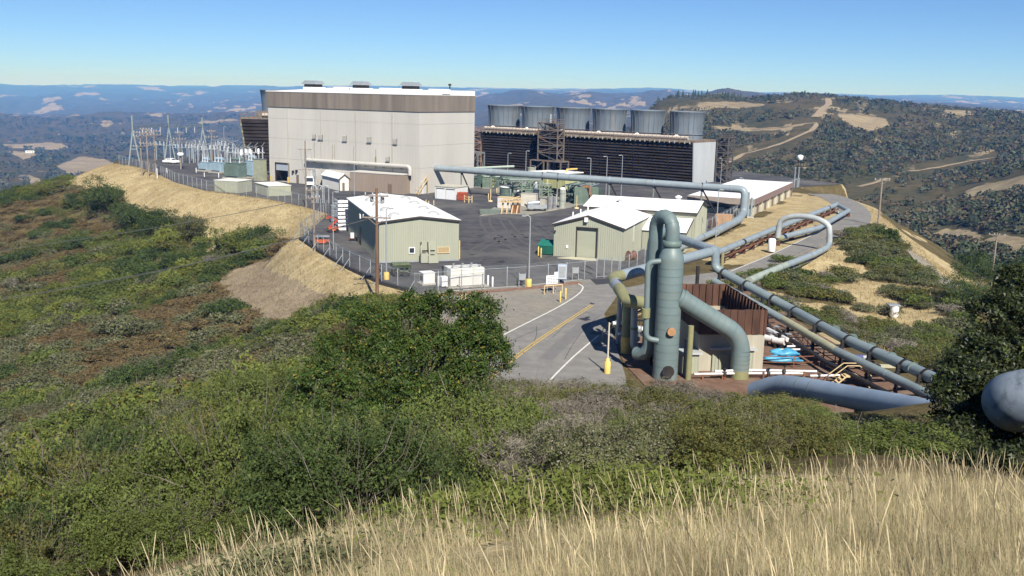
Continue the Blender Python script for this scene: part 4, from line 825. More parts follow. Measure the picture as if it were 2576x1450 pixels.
u = [xyz(6, x, y, gv.y - .2) - gv for x, y in ((362, 770), (352, 1130), (470, 1160))]; part(MB().tube(bend(u, .9), .30, 16), 'pipe_run', M_galv, gp); flange(gp, u[0].lerp(u[1], .55), u[1] - u[0], .36, M_olive)
for x, y, r in ((225, 930, .25), (390, 975, .3), (440, 1015, .22), (260, 1010, .18)):
    b = GZ(6, x, y + 100); v_ = thing('valve', {225: 'leftmost white valve under the olive header pipe', 390: 'larger white valve beside the galvanised elbow pipe', 440: 'small white valve right of the galvanised elbow pipe', 260: 'small valve by the yellow-footed olive leg'}[x], 'valve', b, .3, 'valves under the elevated header'); hh_ = hz(b, Z(6, x, y)[1])
    part(MB().lathe([(r * .5, 0), (r * .5, hh_ - r), (r, hh_ - r * .7), (r, hh_ + r * .6), (r * .6, hh_ + r)], n=12), 'body', M_galv, v_); part(MB().tube([(-r * 1.8, 0, hh_), (r * 1.8, 0, hh_)], r * .7, 10), 'bonnet', M_white, v_); part(MB().lathe([(.02, 0), (.02, .5), (r * 1.2, .5), (r * 1.2, .55)], (0, 0, hh_ + r), 12), 'handwheel', M_dark, v_)
# ---- rust-coloured muffler box on a concrete base
BX = Vector(GZ(6, 838, 1295)); BR_ = Vector(GZ(6, 1325, 1292)); br = ang(BX, BR_); BW = (BR_ - BX).length; bz0 = hz(BR_, Z(6, 1330, 1012)[1]); bz1 = hz(BR_, Z(6, 1338, 826)[1]); BD = 10.8
MF = thing('muffler_box', 'open-topped rust brown steel muffler box on a concrete base', 'muffler box', BX, br)
M_streak = mat('stained_concrete', (.40, .37, .29), .9, .12, .9, stretch=(1, 1, .2), col3=(.30, .17, .07), scale3=.45, lo3=.56, hi3=.72)
part(MB().span(0, BW, 0, .3, 0, bz0).span(0, .3, .3, BD, 0, bz0).span(BW - .3, BW, .3, BD, 0, bz0).span(.3, BW - .3, BD - .3, BD, 0, bz0), 'base', M_streak, MF)
M_corten = mat('corten_panel', (.085, .043, .029), .85, .25, 1.2, stretch=(1, 1, .25), col3=(.14, .068, .04), scale3=.8, lo3=.5, hi3=.75, rnd=.18)
for (p0, p1, n_) in (((-.1, -.1), (BW + .1, -.1), 9), ((BW + .1, -.1), (BW + .1, BD + .1), 14), ((-.1, BD + .1), (-.1, -.1), 14), ((BW + .1, BD + .1), (-.1, BD + .1), 9)):
    a, b = np.array(p0), np.array(p1); d = (b - a) / n_; nr = np.array([d[1], -d[0]]) / np.linalg.norm(d)
    for i in range(n_):
        e0, e1 = a + d * (i + .03), a + d * (i + .97); w_ = -.05 + .02 * (i % 2)
        part(MB().prism([tuple(e0 + nr * w_), tuple(e1 + nr * w_), tuple(e1 + nr * (w_ - .06)), tuple(e0 + nr * (w_ - .06))], bz0 - .02, bz1 - .02 * (i % 3)), 'panel', M_corten, MF)
        c = a + d * i - nr * .2; part(MB().box((c[0], c[1], bz0), (.1, .1, bz1 - bz0 - .05)), 'stiffener', M_corten, MF)
part(MB().span(.25, BW - .25, .25, BD - .25, bz0 - .8, bz0 - .7), 'rock_fill', mat('muffler_rock', (.07, .055, .045), .95, .4, 3, .6), MF)
# ---- two small sheds
M_ribroof = mat('grey_ribbed_roof', (.42, .43, .43), .6, .06, .5)
for lab, x0, y0, x1, y1, yt, dp in (('small sage shed with a grey roof right behind the sloping green pipe', 945, 1300, 1240, 1290, 1132, 2.4), ('small sage shed partly hidden behind the separator', 688, 1312, 836, 1302, 1165, 2.4)):
    a = GZ(6, x0, y0); b = GZ(6, x1, y1); b[1] = a[1] + .1; h = hz(a, Z(6, x0, yt)[1])
    sh = block('instrument_shed', lab, 'shed', a, ang(a, b), float(np.hypot(*(b - a)[:2])), dp, h, M_green, M_ribroof, .22, -.06, group='small sheds beside the separator'); part(MB().span(.5, 1.3, -.1, -.035, .05, h - .35), 'door', M_door, sh)
# ---- long pipeline on frames running down to the right
def pipeline_pts(px): return [Vector(GZ(k, x, y, z)) for k, x, y, z in px]
top = [Vector(G(1800, 628, 6.)), Vector(G(1800, 672, 4.9)), Vector(G(1812, 682, 4.5)), Vector(G(1987, 776, 2.75)), Vector(G(2120, 850, 2.75)), Vector(G(2297, 928, 2.75)), Vector(G(2420, 985, 2.9))]
PL = thing('pipeline', 'upper grey-green pipeline on black frames sloping down to the right', 'pipeline', (top[1].x, top[1].y, 0)); po = Vector(PL.location)
part(MB().tube([p - po for p in bend(top, 1.2)], .43, 20), 'pipe_run', M_pipeg if False else mat('pipe_teal_grey', (.20, .245, .255), .4, .1, .5, spec=.45), PL)
for i in range(9):
    c = top[3].lerp(top[6], i / 9.) if i > 2 else top[2].lerp(top[3], i / 3.); flange(PL, c - po, top[6] - top[3], .445, M_band, 'weld_band', .03)
low = [p + Vector((-.75, -.9, -.9)) for p in top[2:]]
PL2 = thing('pipeline', 'lower olive-banded pipeline running under the upper one', 'pipeline', (low[0].x, low[0].y, 0)); p2 = Vector(PL2.location)
cuts = [0, 1, 2, 3, 4]
for i in range(4): part(MB().tube([low[i] - p2, low[i + 1] - p2], .36, 18), 'pipe_run', (MATS['pipe_teal_grey'], mat('pipe_khaki', (.36, .36, .24), .5, .08, 1), MATS['pipe_teal_grey'], MATS['pipe_teal_grey'])[i], PL2)
low2 = [p + Vector((-1.6, -1.6, -1.75)) for p in top[3:]]
PL3 = thing('pipeline', 'lowest dark pipeline close to the ground beside the muffler box', 'pipeline', (low2[0].x, low2[0].y, 0)); p3_ = Vector(PL3.location)
part(MB().tube([p - p3_ for p in low2], .2, 14), 'pipe_run', M_dark, PL3)
jackets(PL2, low, .36, 4., p2)
RK = []
for seg, ts in ((2, (.06, .4, .78)), (3, (.12, .62)), (4, (.1, .5, .9)), (5, (.3, .8))):
    for t_ in ts:
        k = len(RK); RK.append(1); c = top[seg].lerp(top[seg + 1], t_); d = (top[seg + 1] - top[seg]).normalized(); s_ = Vector((d.y, -d.x, 0)).normalized(); gz_ = float(ground(c.x, c.y))
        f = thing('pipe_support', ORD[k] + ' black steel frame under the sloping pipelines, counted from the top', 'pipe support', (c.x, c.y, gz_), atan2(s_.y, s_.x), 'frames under the sloping pipelines'); h = c.z - gz_
        part(MB().span(-2.2, -2.0, -.1, .1, 0, h - 1.4), 'post', M_dark, f); part(MB().span(.5, .72, -.1, .1, 0, h + .1), 'post', M_dark, f); part(MB().span(-2.3, .8, -.08, .08, h - .58, h - .42), 'crossbeam', M_dark, f); part(MB().span(-2.3, .8, -.081, .081, h - 1.85, h - 1.7), 'crossbeam', M_dark, f)
        part(MB().tube([(0, -.12, h), (0, .12, h)], .5, 18), 'clamp', M_dark, f)
# ---- white insulated lines, valves, tarps and rails on the rusty pad
def run(name, lab, cat, px, r, m, group=None, n=10):
    P = [Vector(GZ(*q)) for q in px]; t = thing(name, lab, cat, (P[0].x, P[0].y, 0), 0, group); o = Vector(t.location); part(MB().tube(bend([p - o for p in P], .4), r, n), 'pipe_run', m, t); return t, [p - o for p in P]
M_insul = mat('white_lagging', (.62, .60, .60), .45, .12, 3, spec=.5)
for lab, px in (('white lagged pipe, rear one of the two along the pad front', [(13, 130, 780, .7), (13, 560, 765, .7), (13, 1360, 782, .7)]), ('white lagged pipe, front one of the two along the pad front', [(13, -120, 815, .5), (13, 560, 803, .5), (13, 1200, 806, .5)]),
                ('short white lagged pipe near the yellow stair', [(13, 1280, 835, .6), (13, 1660, 830, .6)])):
    t, P = run('lagged_pipe', lab, 'pipe', px, .10, M_insul, 'white lagged pipes on the steam pad')
    for i in range(5 if len(P) > 2 else 3):
        c = P[0].lerp(P[-1], (i + .4) / 5); part(MB().span(c.x - .06, c.x + .06, c.y - .06, c.y + .06, 0, c.z), 'pipe_stand', M_rust, t)
        if i % 2: part(MB().lathe([(.14, -.14), (.14, .14), (.03, .16), (.03, .4), (.16, .4), (.16, .44)], c, 10), 'valve', M_dark, t)
for i, (x, y) in enumerate(((760, 355), (860, 375), (950, 420), (790, 440), (900, 470), (1010, 470))):
    b = GZ(13, x, y + 40); v_ = thing('valve_drum', 'white insulated valve drum, ' + ('left end of the rear row', 'middle of the rear row', 'right end of the rear row', 'left end of the front row', 'middle of the front row', 'right end of the front row')[i], 'valve', b, -.7, 'row of white valve drums'); part(MB().tube([(-.55, 0, .75), (.55, 0, .75)], .32, 14), 'body', M_insul, v_); part(MB().span(-.4, -.2, -.2, .2, 0, .6).span(.2, .4, -.2, .2, 0, .6), 'saddle', M_dark, v_); part(MB().lathe([(.16, 0), (.16, .35), (.3, .36), (.3, .42)], (0, 0, 1.0), 10), 'actuator', M_galv if i % 2 else M_dark, v_)
t, P = run('manifold_pipe', 'pale manifold pipe lying behind the white valve drums', 'pipe', [(13, 728, 250, 1.0), (13, 1010, 400, 1.0)], .2, M_insul)
for lab, x, y in (('long pale pipe stub above the blue sheets', 890, 520), ('second pale pipe stub behind the blue sheets', 1000, 480)): run('manifold_pipe', lab, 'pipe', [(13, x, y, .8), (13, x + 330, y - 5, .8)], .09, M_insul)
M_blue = mat('blue_tarp', (.07, .30, .48), .4, .2, 2, .4, spec=.5)
for lab, x, y, w_, z_ in (('rear blue tarpaulin bundle draped over the pad rail', 975, 600, 1.25, .75), ('front blue tarpaulin bundle draped over the pad rail', 960, 680, 1.65, .25)):
    b = GZ(13, x, y, z_); m = MB(); n1_, n2_ = 14, 8; vs = []
    for j in range(n2_):
        for i in range(n1_):
            a = 2 * pi * i / n1_; kk = sin(pi * (j + .4) / n2_) ** .6; vs.append((w_ * kk * cos(a) * (1 + .12 * sin(3 * a + j)), .5 * kk * sin(a) * (1 + .2 * cos(4 * a)), .62 * (j / (n2_ - 1)) - (.12 * cos(3 * a)) * (j / n2_)))
    m.add(vs, [(j * n1_ + i, j * n1_ + (i + 1) % n1_, (j + 1) * n1_ + (i + 1) % n1_, (j + 1) * n1_ + i) for j in range(n2_ - 1) for i in range(n1_)], True); m.add(vs[-n1_:], [tuple(range(n1_))]); m.add(vs[:n1_], [tuple(range(n1_))[::-1]])
    tb = m.build('tarpaulin', M_blue); tb.location = b; tag(tb, lab, 'tarpaulin', 'blue tarpaulin bundles')
def rail(lab, px, m, h=1.0, k=6, name='handrail'):
    P = [Vector(GZ(*q, 0.)) for q in px]; t = thing(name, lab, 'handrail', P[0]); o = P[0]; tops = []
    for a, b in zip(P, P[1:]):
        n_ = max(1, int((b - a).length / 1.8))
        for i in range(n_): c = a.lerp(b, i / n_) - o; part(MB().beam((c.x, c.y, 0), (c.x, c.y, h), .07), 'post', m, t)
        for z_ in (h, h * .5): a_, b_ = a - o, b - o; part(MB().beam((a_.x, a_.y, z_), (b_.x, b_.y, z_), .06), 'rail', m, t)
    c = P[-1] - o; part(MB().beam((c.x, c.y, 0), (c.x, c.y, h), .07), 'post', m, t)
rail('rust red handrail crossing the pad in front of the blue bundles', [(13, 640, 735), (13, 1080, 745), (13, 1700, 720), (13, 2000, 730)], M_rust)
rail('dark handrail along the foot of the sloping pipelines', [(13, 1080, 300), (13, 1310, 560), (13, 1720, 820), (13, 1980, 960)], M_dark)
rail('pale handrail along the road edge left of the separator', [(6, 120, 1055), (6, 215, 985), (6, 420, 890)], M_tanp)
# yellow stair over the pipes
b = GZ(13, 1760, 965); st = thing('stile_stair', 'yellow stile stair over the pipes at the pad corner', 'stair', b, .05)
for s_ in (-.35, .35):
    part(MB().beam((-1.5, s_, 0), (-.5, s_, .9), .09).beam((-.5, s_, .9), (.5, s_, .9), .09).beam((.5, s_, .9), (1.5, s_, 0), .09), 'stringer', M_tanp, st)
    part(MB().beam((-1.6, s_ * 1.1, .9), (-.5, s_ * 1.1, 1.8), .06).beam((-.5, s_ * 1.1, 1.8), (.5, s_ * 1.1, 1.8), .06).beam((.5, s_ * 1.1, 1.8), (1.6, s_ * 1.1, .9), .06), 'handrail', M_tanp, st)
for i in range(4):
    x = -1.3 + i * .25; part(MB().box((x, 0, .18 + i * .22), (.24, .7, .04)), 'tread', M_tanp, st); part(MB().box((-x, 0, .18 + i * .22), (.24, .7, .04)), 'tread', M_tanp, st)
part(MB().box((0, 0, .93), (1., .7, .05)), 'platform', M_tanp, st)
# pump skid at the right
b = GZ(13, 1800, 760); pk = thing('pump_skid', 'small pump skid with a blue motor on olive legs near the yellow stair', 'pump', b, .2)
part(MB().tube([(-.8, 0, 1.0), (.7, 0, 1.0)], .28, 14), 'motor', mat('blue_motor', (.08, .09, .22), .5, .2), pk); part(MB().tube([(.7, 0, 1.0), (1.8, 0, 1.05)], .2, 12), 'pump_barrel', M_galv, pk); part(MB().lathe([(.35, 0), (.35, .1)], (1.9, 0, 1.0), 12), 'coupling', M_rust, pk)
for x in (-.6, .5, 1.7): part(MB().span(x - .06, x + .06, -.3, .3, 0, .75), 'leg', M_dark, pk)
b = GZ(13, 1985, 960); ps = thing('pipe_goalpost', 'olive goalpost stand with a pale crossbar beside the pump skid', 'pipe support', b); hp_ = hz(b, Z(13, 1985, 715)[1]); part(MB().span(-.15, .15, -.15, .15, 0, hp_ - .1), 'post', M_olive, ps); part(MB().span(-.4, 2.2, -.14, .14, hp_ - .1, hp_ + .12), 'crossbar', mat('khaki_paint', (.42, .40, .28), .6, .1), ps)
# ---- big blue pipe climbing from the pad towards the camera, ending in an elbow
M_bigp = mat('pipe_steel_blue', (.225, .285, .36), .5, .12, .4, col3=(.25, .29, .33), scale3=.5, lo3=.5, hi3=.72, spec=.35)
M_scuff = mat('pipe_scuffed', (.19, .235, .29), .6, .2, .9, .2, col2=(.25, .29, .33), col3=(.075, .095, .12), scale3=1.3, lo3=.5, hi3=.64, spec=.3)
bp = [PD(1900, 985, 68), PD(1955, 968, 66), PD(2020, 975, 63), PD(2160, 1003, 57), PD(2300, 1030, 51), PD(2420, 1060, 46), PD(2500, 1085, 41)]
BP = thing('trunk_pipe', 'big steel blue pipe rising out of the scrub beside the pad', 'pipe', (bp[1][0], bp[1][1], float(ground(bp[1][0], bp[1][1])))); o = Vector(BP.location)
rp = part(MB().tube([Vector(p) - o for p in bend([Vector(p) for p in bp], 3)], .72, 26), 'pipe_run', M_bigp, BP)
for i in (2, 3, 4): c = Vector(bp[i]) - o; flange(BP, c, Vector(bp[i + 1]) - Vector(bp[i]), .735, M_band, 'weld_band', .03); gzv = float(ground(bp[i][0], bp[i][1])) - o.z; part(MB().span(c.x - .15, c.x + .15, c.y - .15, c.y + .15, gzv - .5, c.z - .6), 'post', M_dark, BP)
ep = [PD(2555, 1052, 30), PD(2546, 1006, 22.3), PD(2700, 985, 22.0), PD(4400, 900, 20.5)]
BE = thing('pipe_elbow', 'large scuffed grey pipe elbow entering at the right edge beside the oak', 'pipe', (ep[1][0], ep[1][1], float(ground(ep[1][0], ep[1][1])))); o = Vector(BE.location)
bent = [Vector(p) - o for p in bend([Vector(p) for p in ep], 1.5, 10)]
part(MB().tube(bent, .69, 30), 'pipe_run', M_scuff, BE)
c = bent[-2].lerp(bent[-1], .0); flange(BE, bent[11], bent[12] - bent[11], .70, M_band, 'weld_band', .02); part(MB().tube([bent[11], bent[11].lerp(bent[-1], .8)], .705, 30), 'jacket', mat('pipe_jacket', (.42, .43, .42), .45, .08, 1), BE)
jackets(BP, [Vector(q_) for q_ in bp[1:]], .72, 3., Vector(BP.location))
gzv = float(ground(ep[2][0], ep[2][1])) - o.z; part(MB().box((ep[2][0] - o.x + .6, ep[2][1] - o.y, gzv - .4), (.4, .4, ep[2][2] - o.z - gzv)), 'support_post', M_dark, BE)

# ---------------------------------------------------------------- pipelines up the right-hand bank, with the expansion loop over the road
M_rustd = mat('dark_rust', (.085, .042, .03), .85, .3, 1.5)
pa = [Vector(G(1800, 636, 1.9)), Vector(GZ(7, 120, 592, 1.7)), Vector(GZ(7, 505, 432, 1.5)), Vector(GZ(7, 1005, 236, 1.5)), Vector(GZ(7, 1030, 248, 1.4))]
LA = thing('pipeline', 'upper of two pipelines climbing the dry bank beside the right-hand fence', 'pipeline', (pa[0].x, pa[0].y, 0)); o = Vector(LA.location); part(MB().tube([p - o for p in pa[:4]], .46, 16), 'pipe_run', M_pipe, LA)
jackets(LA, pa[:4], .46, 5., o)
for i in range(16):
    c = pa[1].lerp(pa[3], (i + .3) / 16) - o; gg = float(ground(c.x + o.x, c.y + o.y)); part(MB().span(c.x - .4, c.x + .4, c.y - .05, c.y + .05, gg - .1, c.z - .45), 'trestle', M_rustd, LA)
    if i % 4 == 2: flange(LA, c, pa[3] - pa[1], .49, M_dark)
part(MB().beam(pa[1] - o + Vector((.3, -.4, -.75)), pa[3] - o + Vector((.3, -.4, -.75)), .14), 'stringer', M_rust, LA)
lo1 = Vector(GZ(7, 556, 492, 1.1)); lo2 = Vector(GZ(7, 945, 548, .9)); hi_ = 4.9
arch = [Vector(GZ(7, 1090, 283, 1.2)), Vector(GZ(7, 860, 415, 1.1)), Vector(GZ(7, 700, 455, 1.1)), lo1]
LB = thing('pipeline_loop', 'pipeline arching over the narrow road in a tall inverted U loop', 'pipeline', (lo1.x, lo1.y, 0)); o = Vector(LB.location)
pk_ = [p - o for p in arch]; ar = []
for i in range(0, 19):
    a = pi * i / 18; c = lo1.lerp(lo2, (1 - cos(a)) / 2) - o; ar.append(Vector((c.x, c.y, 1.2 + 1.6 * min(1, sin(a) * 3) + (hi_ - 2.8) * sin(a) ** .8)))
part(MB().tube(pk_[:3] + [pk_[3]], .44, 16), 'pipe_run', M_pipe, LB); part(MB().tube(ar, .42, 16), 'arch', mat('pipe_loop_grey', (.37, .40, .40), .4, .12, .5, spec=.45), LB)
tail = [ar[-1], Vector(GZ(7, 930, 562, .9)) - o, Vector(GZ(7, 830, 612, .8)) - o, Vector(GZ(7, 620, 695, .8)) - o, Vector(GZ(7, 430, 772, .8)) - o, Vector(GZ(7, 340, 812, .8)) - o]
part(MB().tube(bend(tail[:4], .5), .44, 16), 'pipe_run', M_pipe, LB); part(MB().tube(tail[3:], .46, 16), 'pipe_run', mat('pipe_pale_green', (.29, .33, .29), .5, .1), LB)
jackets(LB, pk_[:4], .44, 4.5); jackets(LB, tail[1:6], .46, 3.5); jackets(LB, [ar[6], ar[12]], .0, 99)
part(MB().tube([pk_[3] + Vector((-.1, 0, .1)), pk_[3] + Vector((.6, .5, 0))], .5, 16), 'elbow_wrap', M_olive, LB)
for i in range(7):
    c = pk_[0].lerp(pk_[3], i / 6.); gg = float(ground(c.x + o.x, c.y + o.y)); part(MB().span(c.x - .4, c.x + .4, c.y - .07, c.y + .07, gg - .1, c.z - .42), 'trestle', M_rustd, LB)
cc = thing('pipe_crossover', 'short pipe joining the two bank pipelines at their upper end', 'pipe', (pa[3].x, pa[3].y, 0)); o = Vector(cc.location); part(MB().tube([pa[3] - o, Vector(GZ(7, 1090, 283, 1.2)) - o], .4, 14), 'pipe_run', M_pipe, cc)
b = GZ(7, 508, 600); sc_ = thing('silencer_drum', 'white upright drum beside the foot of the pipeline loop', 'silencer', b); zt = hz(b, Z(7, 508, 492)[1]); part(MB().lathe([(.5, zt - 1.9), (.55, zt - 1.8), (.55, zt - .2), (.4, zt)], n=16), 'drum', M_white, sc_); part(MB().lathe([(.08, 0), (.08, zt - 1.9)], n=8), 'stem', M_steel, sc_)
b = hit(2248, 800); sc_ = thing('silencer_drum', 'white drum with a flat top standing alone on the scrubby right-hand slope', 'silencer', b); part(MB().lathe([(.25, 0), (.5, .3), (.5, 1.5)], n=14), 'drum', M_white, sc_); part(MB().span(-.8, .5, -.5, .5, 1.5, 1.62), 'cap', M_galv, sc_)
# ---- big pipe across the yard
y0, y1_ = Vector(G(1067, 421, 5.4)), Vector(G(1868, 482, 5.3)); yd = Vector(GZ(8, 814, 948)); ye = [Vector(GZ(8, 785, 962, .9)), Vector(GZ(8, 640, 1035, .9)), Vector(GZ(5, 1840, 700, .9)), Vector(GZ(5, 1700, 770, .9))]
YP = thing('yard_pipe', 'very long grey pipe carried across the yard on braced posts', 'pipeline', (yd.x, yd.y, 0)); o = Vector(YP.location)
cor = Vector((yd.x, yd.y, y1_.z)); part(MB().tube([p - o for p in bend([y0, cor, Vector((yd.x, yd.y, .9)), ye[0], ye[1]], 1.15)], .70, 20), 'pipe_run', M_pipe, YP); part(MB().tube([p - o for p in ye[1:]], .5, 18), 'pipe_run', M_pipe, YP)
jackets(YP, [y0, cor], .72, 5.5, o); jackets(YP, [ye[1], ye[2]], .5, 4., o)
M_postd = mat('post_green_grey', (.15, .17, .15), .6, .15)
for i, t_ in enumerate((.03, .135, .24, .41, .46, .62, .75, .885)):
    c = y0.lerp(cor, t_) - o; part(MB().span(c.x - .16, c.x + .16, c.y - .16, c.y + .16, 0, c.z - .62), 'post', M_postd, YP); part(MB().tube([c - Vector((.1, 0, 0)), c + Vector((.1, 0, 0))], .78, 18), 'clamp', M_dark if i in (3, 4, 7) else M_pipe, YP)
    if i in (1, 5, 6, 7): part(MB().beam(c + Vector((.2, -.1, -.7)), Vector((c.x + 2.6, c.y - 3.2, 0)), .22), 'brace', M_dark, YP)
for j, dx in enumerate((.9, 1.5)): part(MB().tube([(dx, .3, 0), (dx, .3, 4.8 - j)], .22, 10), 'riser', M_pipe, YP)
part(MB().span(.6, 1.9, -.4, 1.0, 0, .3), 'footing', M_conc, YP)
w1 = Vector(PD(1185, 411, 236)); 
yb = thing('yard_pipe_branch', 'pale branch pipe from the long yard pipe back to the turbine hall', 'pipe', (y0.x, y0.y, 0)); o = Vector(yb.location); part(MB().tube([Vector((-.4, -.2, 5.4)), Vector((1.2, 2.4, 5.5)), w1 - o], .68, 18), 'pipe_run', mat('pipe_pale', (.40, .42, .43), .45, .06, .5), yb); part(MB().tube([Vector((-.5, -.3, 5.4)), Vector((.1, .2, 5.4))], .76, 18), 'pipe_cap', M_steel, yb); part(MB().tube([Vector((1., 1., 4.3)), Vector((11., 16, 4.3)), Vector((20., 20, 4.6))], .28, 12), 'pipe_run', mat('pipe_sage', (.36, .42, .36), .5, .08), yb)
# ---- pole lamp and twin grey pipes near the far right fence
b = G(2002, 471); tw = thing('vent_stack_pair', 'pair of slim grey vent pipes standing beyond the flat building', 'vent stack', b)
for dx in (-.5, .45): part(MB().lathe([(.2, 0), (.2, hz(b, 424)), (.26, hz(b, 423)), (.26, hz(b, 421))], (dx, 0, 0), 10), 'pipe', M_galv, tw)
part(MB().span(-.5, .45, -.05, .05, 2, 2.1), 'tie', M_galv, tw)
b = G(2004, 466); lm = thing('lamp_mast', 'dark mast carrying a white drum lamp behind the twin vent pipes', 'lamp post', b); part(MB().lathe([(.12, 0), (.08, hz(b, 375))], n=8), 'pole', M_dark, lm); z_ = hz(b, 402); part(MB().lathe([(.5, 0), (.75, .5), (.75, 1.1), (.3, 1.3)], (.3, -.3, z_), 14), 'lamp', M_white, lm); part(MB().span(-.9, 1.2, -.06, .06, hz(b, 376), hz(b, 374)), 'crossarm', M_dark, lm)
# ---------------------------------------------------------------- fences, poles, lamps
def chain_mat():
    m = bpy.data.materials.new('chain_link_wire'); m.use_nodes = True; t = m.node_tree; b = t.nodes['Principled BSDF']; b.inputs['Base Color'].default_value = (.30, .31, .31, 1); b.inputs['Roughness'].default_value = .5
    tr = _n(t, 'ShaderNodeBsdfTransparent'); ms = _n(t, 'ShaderNodeMixShader'); ms.inputs[0].default_value = .17   # open mesh: most of the light passes between the wires
    t.links.new(tr.outputs[0], ms.inputs[1]); t.links.new(b.outputs[0], ms.inputs[2]); t.links.new(ms.outputs[0], t.nodes['Material Output'].inputs[0]); return m
M_chain = chain_mat()
_po = MB().lathe([(.045, 0), (.045, 2.3), (.02, 2.34)], n=6).build('post', M_galv); post_me = _po.data; bpy.data.objects.remove(_po)
_po = MB().beam((0, 0, 0), (-1.3, 0, 1.7), .07).build('brace', M_galv); brace_me = _po.data; bpy.data.objects.remove(_po)
def fence(lab, path, step=3.2, h=2.2, brace=None, barb=True):
    P = [Vector((p[0], p[1], 0)) for p in path]; t = thing('chain_link_fence', lab, 'fence', (P[0].x, P[0].y, 0)); o = P[0]; m = MB(); rl = MB()
    zf = lambda p: float(ground(p.x, p.y)) + .02; nrm = None
    for i, (a, b) in enumerate(zip(P, P[1:])):
        k = max(1, round((b - a).length / step)); Q = [a.lerp(b, j / k) for j in range(k + 1)]; d = (b - a).normalized(); az_ = atan2(d.y, d.x)
        for j, q in enumerate(Q[:-1] if i < len(P) - 2 else Q):
            s_ = bpy.data.objects.new('post', post_me); COL.objects.link(s_); s_.parent = t; s_.location = (q.x - o.x, q.y - o.y, zf(q)); s_.scale = (1, 1, h / 2.2)
            if brace and j % 2 == 0:
                s_ = bpy.data.objects.new('brace', brace_me); COL.objects.link(s_); s_.parent = t; s_.location = (q.x - o.x + cos(az_ + brace) * 1.3, q.y - o.y + sin(az_ + brace) * 1.3, zf(q) - .25); s_.rotation_euler = (0, 0, az_ + brace)
        for q, r in zip(Q, Q[1:]):
            q0, r0_ = Vector((q.x - o.x, q.y - o.y, zf(q))), Vector((r.x - o.x, r.y - o.y, zf(r))); u_ = Vector((0, 0, h)); m.add([q0, r0_, r0_ + u_, q0 + u_], [(0, 1, 2, 3)])
            rl.beam(q0 + u_, r0_ + u_, .05)
            if barb:
                for e in (.15, .3): rl.beam(q0 + u_ + Vector((0, 0, e)), r0_ + u_ + Vector((0, 0, e)), .018)
    part(m, 'wire_mesh', M_chain, t); part(rl, 'top_rail', M_galv, t); return t
fence('chain link fence running along the left edge of the switchyard and yard', FENCE_L[:9])
fence('braced chain link fence above the dark kerb left of the near warehouse', FENCE_L[9:], brace=-pi / 2)
fence('front chain link fence between the white tank and the road', FENCE_F + [G(1500, 700)])
fence('right chain link fence along the dry bank beside the flat building', FENCE_R)
fence('short chain link return by the stacked trays near the warehouse', [FENCE_L[8], FENCE_L[9]])
gt_ = thing('fence_gate', 'open chain link sliding gate beside the road into the yard', 'gate', G(1500, 700)); a, b = Vector(G(1500, 700)), Vector(G(1556, 697))
for i in range(4): c = a.lerp(b, i / 3) - a; part(MB().lathe([(.07, 0), (.07, 2.5)], (c.x, c.y, 0), 8), 'post', M_galv, gt_)
[part(MB().beam((0, 0, z_), tuple(b - a + Vector((0, 0, z_))), .06), 'gate_rail', M_galv, gt_) for z_ in (.2, 2.4)]; part(MB().add([(0, 0, .2), tuple(b - a + Vector((0, 0, .2))), tuple(b - a + Vector((0, 0, 2.4))), (0, 0, 2.4)], [(0, 1, 2, 3)]), 'wire_mesh', M_chain, gt_)
kp = [Vector(p) - Vector(FENCE_L[9]) for p in FENCE_L[9:]]; kb = thing('black_kerb', 'dark asphalt kerb along the foot of the left warehouse fence', 'kerb', FENCE_L[9]); mk = MB()
for a, b in zip(kp, kp[1:]): mk.beam(a + Vector((0, 0, .16)), b + Vector((0, 0, .16)), .5, .42)
part(mk, 'kerb', mat('black_kerb', (.045, .045, .048), .9, .2), kb)

M_ins = mat('white_insulator', (.50, .52, .55), .3, .05, spec=.5); M_polew = mat('brown_pole', (.17, .10, .062), .9, .22, 1.5, stretch=(2, 2, .2), col3=(.25, .15, .09), scale3=.8)
M_poleg = mat('grey_pole', (.26, .215, .175), .9, .2, 1.5, stretch=(2, 2, .2), col3=(.30, .18, .10), scale3=.4)
def upole(lab, b, h, m, arms, rz=0., r=.17, group='utility poles', ins=4, cans=()):
    t = thing('utility_pole', lab, 'utility pole', b, rz, group); part(MB().lathe([(r, -.5), (r * .62, h)], n=10), 'pole', m, t)
    for z_, wd in arms:
        ar_ = part(MB().span(-wd / 2, wd / 2, -.2, -.08, z_ - .07, z_ + .07).beam((-wd * .3, -.14, z_ - .05), (0, -.14, z_ - .8), .05).beam((wd * .3, -.14, z_ - .05), (0, -.14, z_ - .8), .05), 'crossarm', M_poleg, t)
        for i in range(ins): x = -wd / 2 + .12 + (wd - .24) * i / (ins - 1); part(MB().lathe([(.03, 0), (.085, .06), (.05, .12), (.085, .18), (.04, .27)], (x, -.14, z_ + .07), 8), 'insulator', M_ins, ar_)
    for x, z_, s_ in cans: part(MB().lathe([(.24 * s_, 0), (.26 * s_, .1), (.26 * s_, .7), (.1, .8)], (x, .3, z_), 12), 'transformer_can', M_galv, t)
    return t
def hp_pole(k, x, yb, yt, z=None):
    b = hit(*Z(k, x, yb)); return b, hz(b, Z(k, x, yt)[1])
POLES = []
b, h = hp_pole(4, 845, 1305, 150); POLES.append((b, h)); upole('tall brown utility pole with two crossarms standing left of the big tree', b, h, M_polew, ((h - .8, 2.6), (h - 3.1, 3.1)), -.1, .21, cans=((.55, h - 1.6, .8), (-.6, h - 1.5, .7)))
for z_ in (1.6, 2.2, 2.5): pass
b, h = hp_pole(4, 214, 782, 130); POLES.append((b, h)); upole('weathered utility pole by the orange lift at the corner of the left fence', b, h, M_poleg, ((h - .5, 2.2), (h - 1.6, 1.8)), .5, .19)
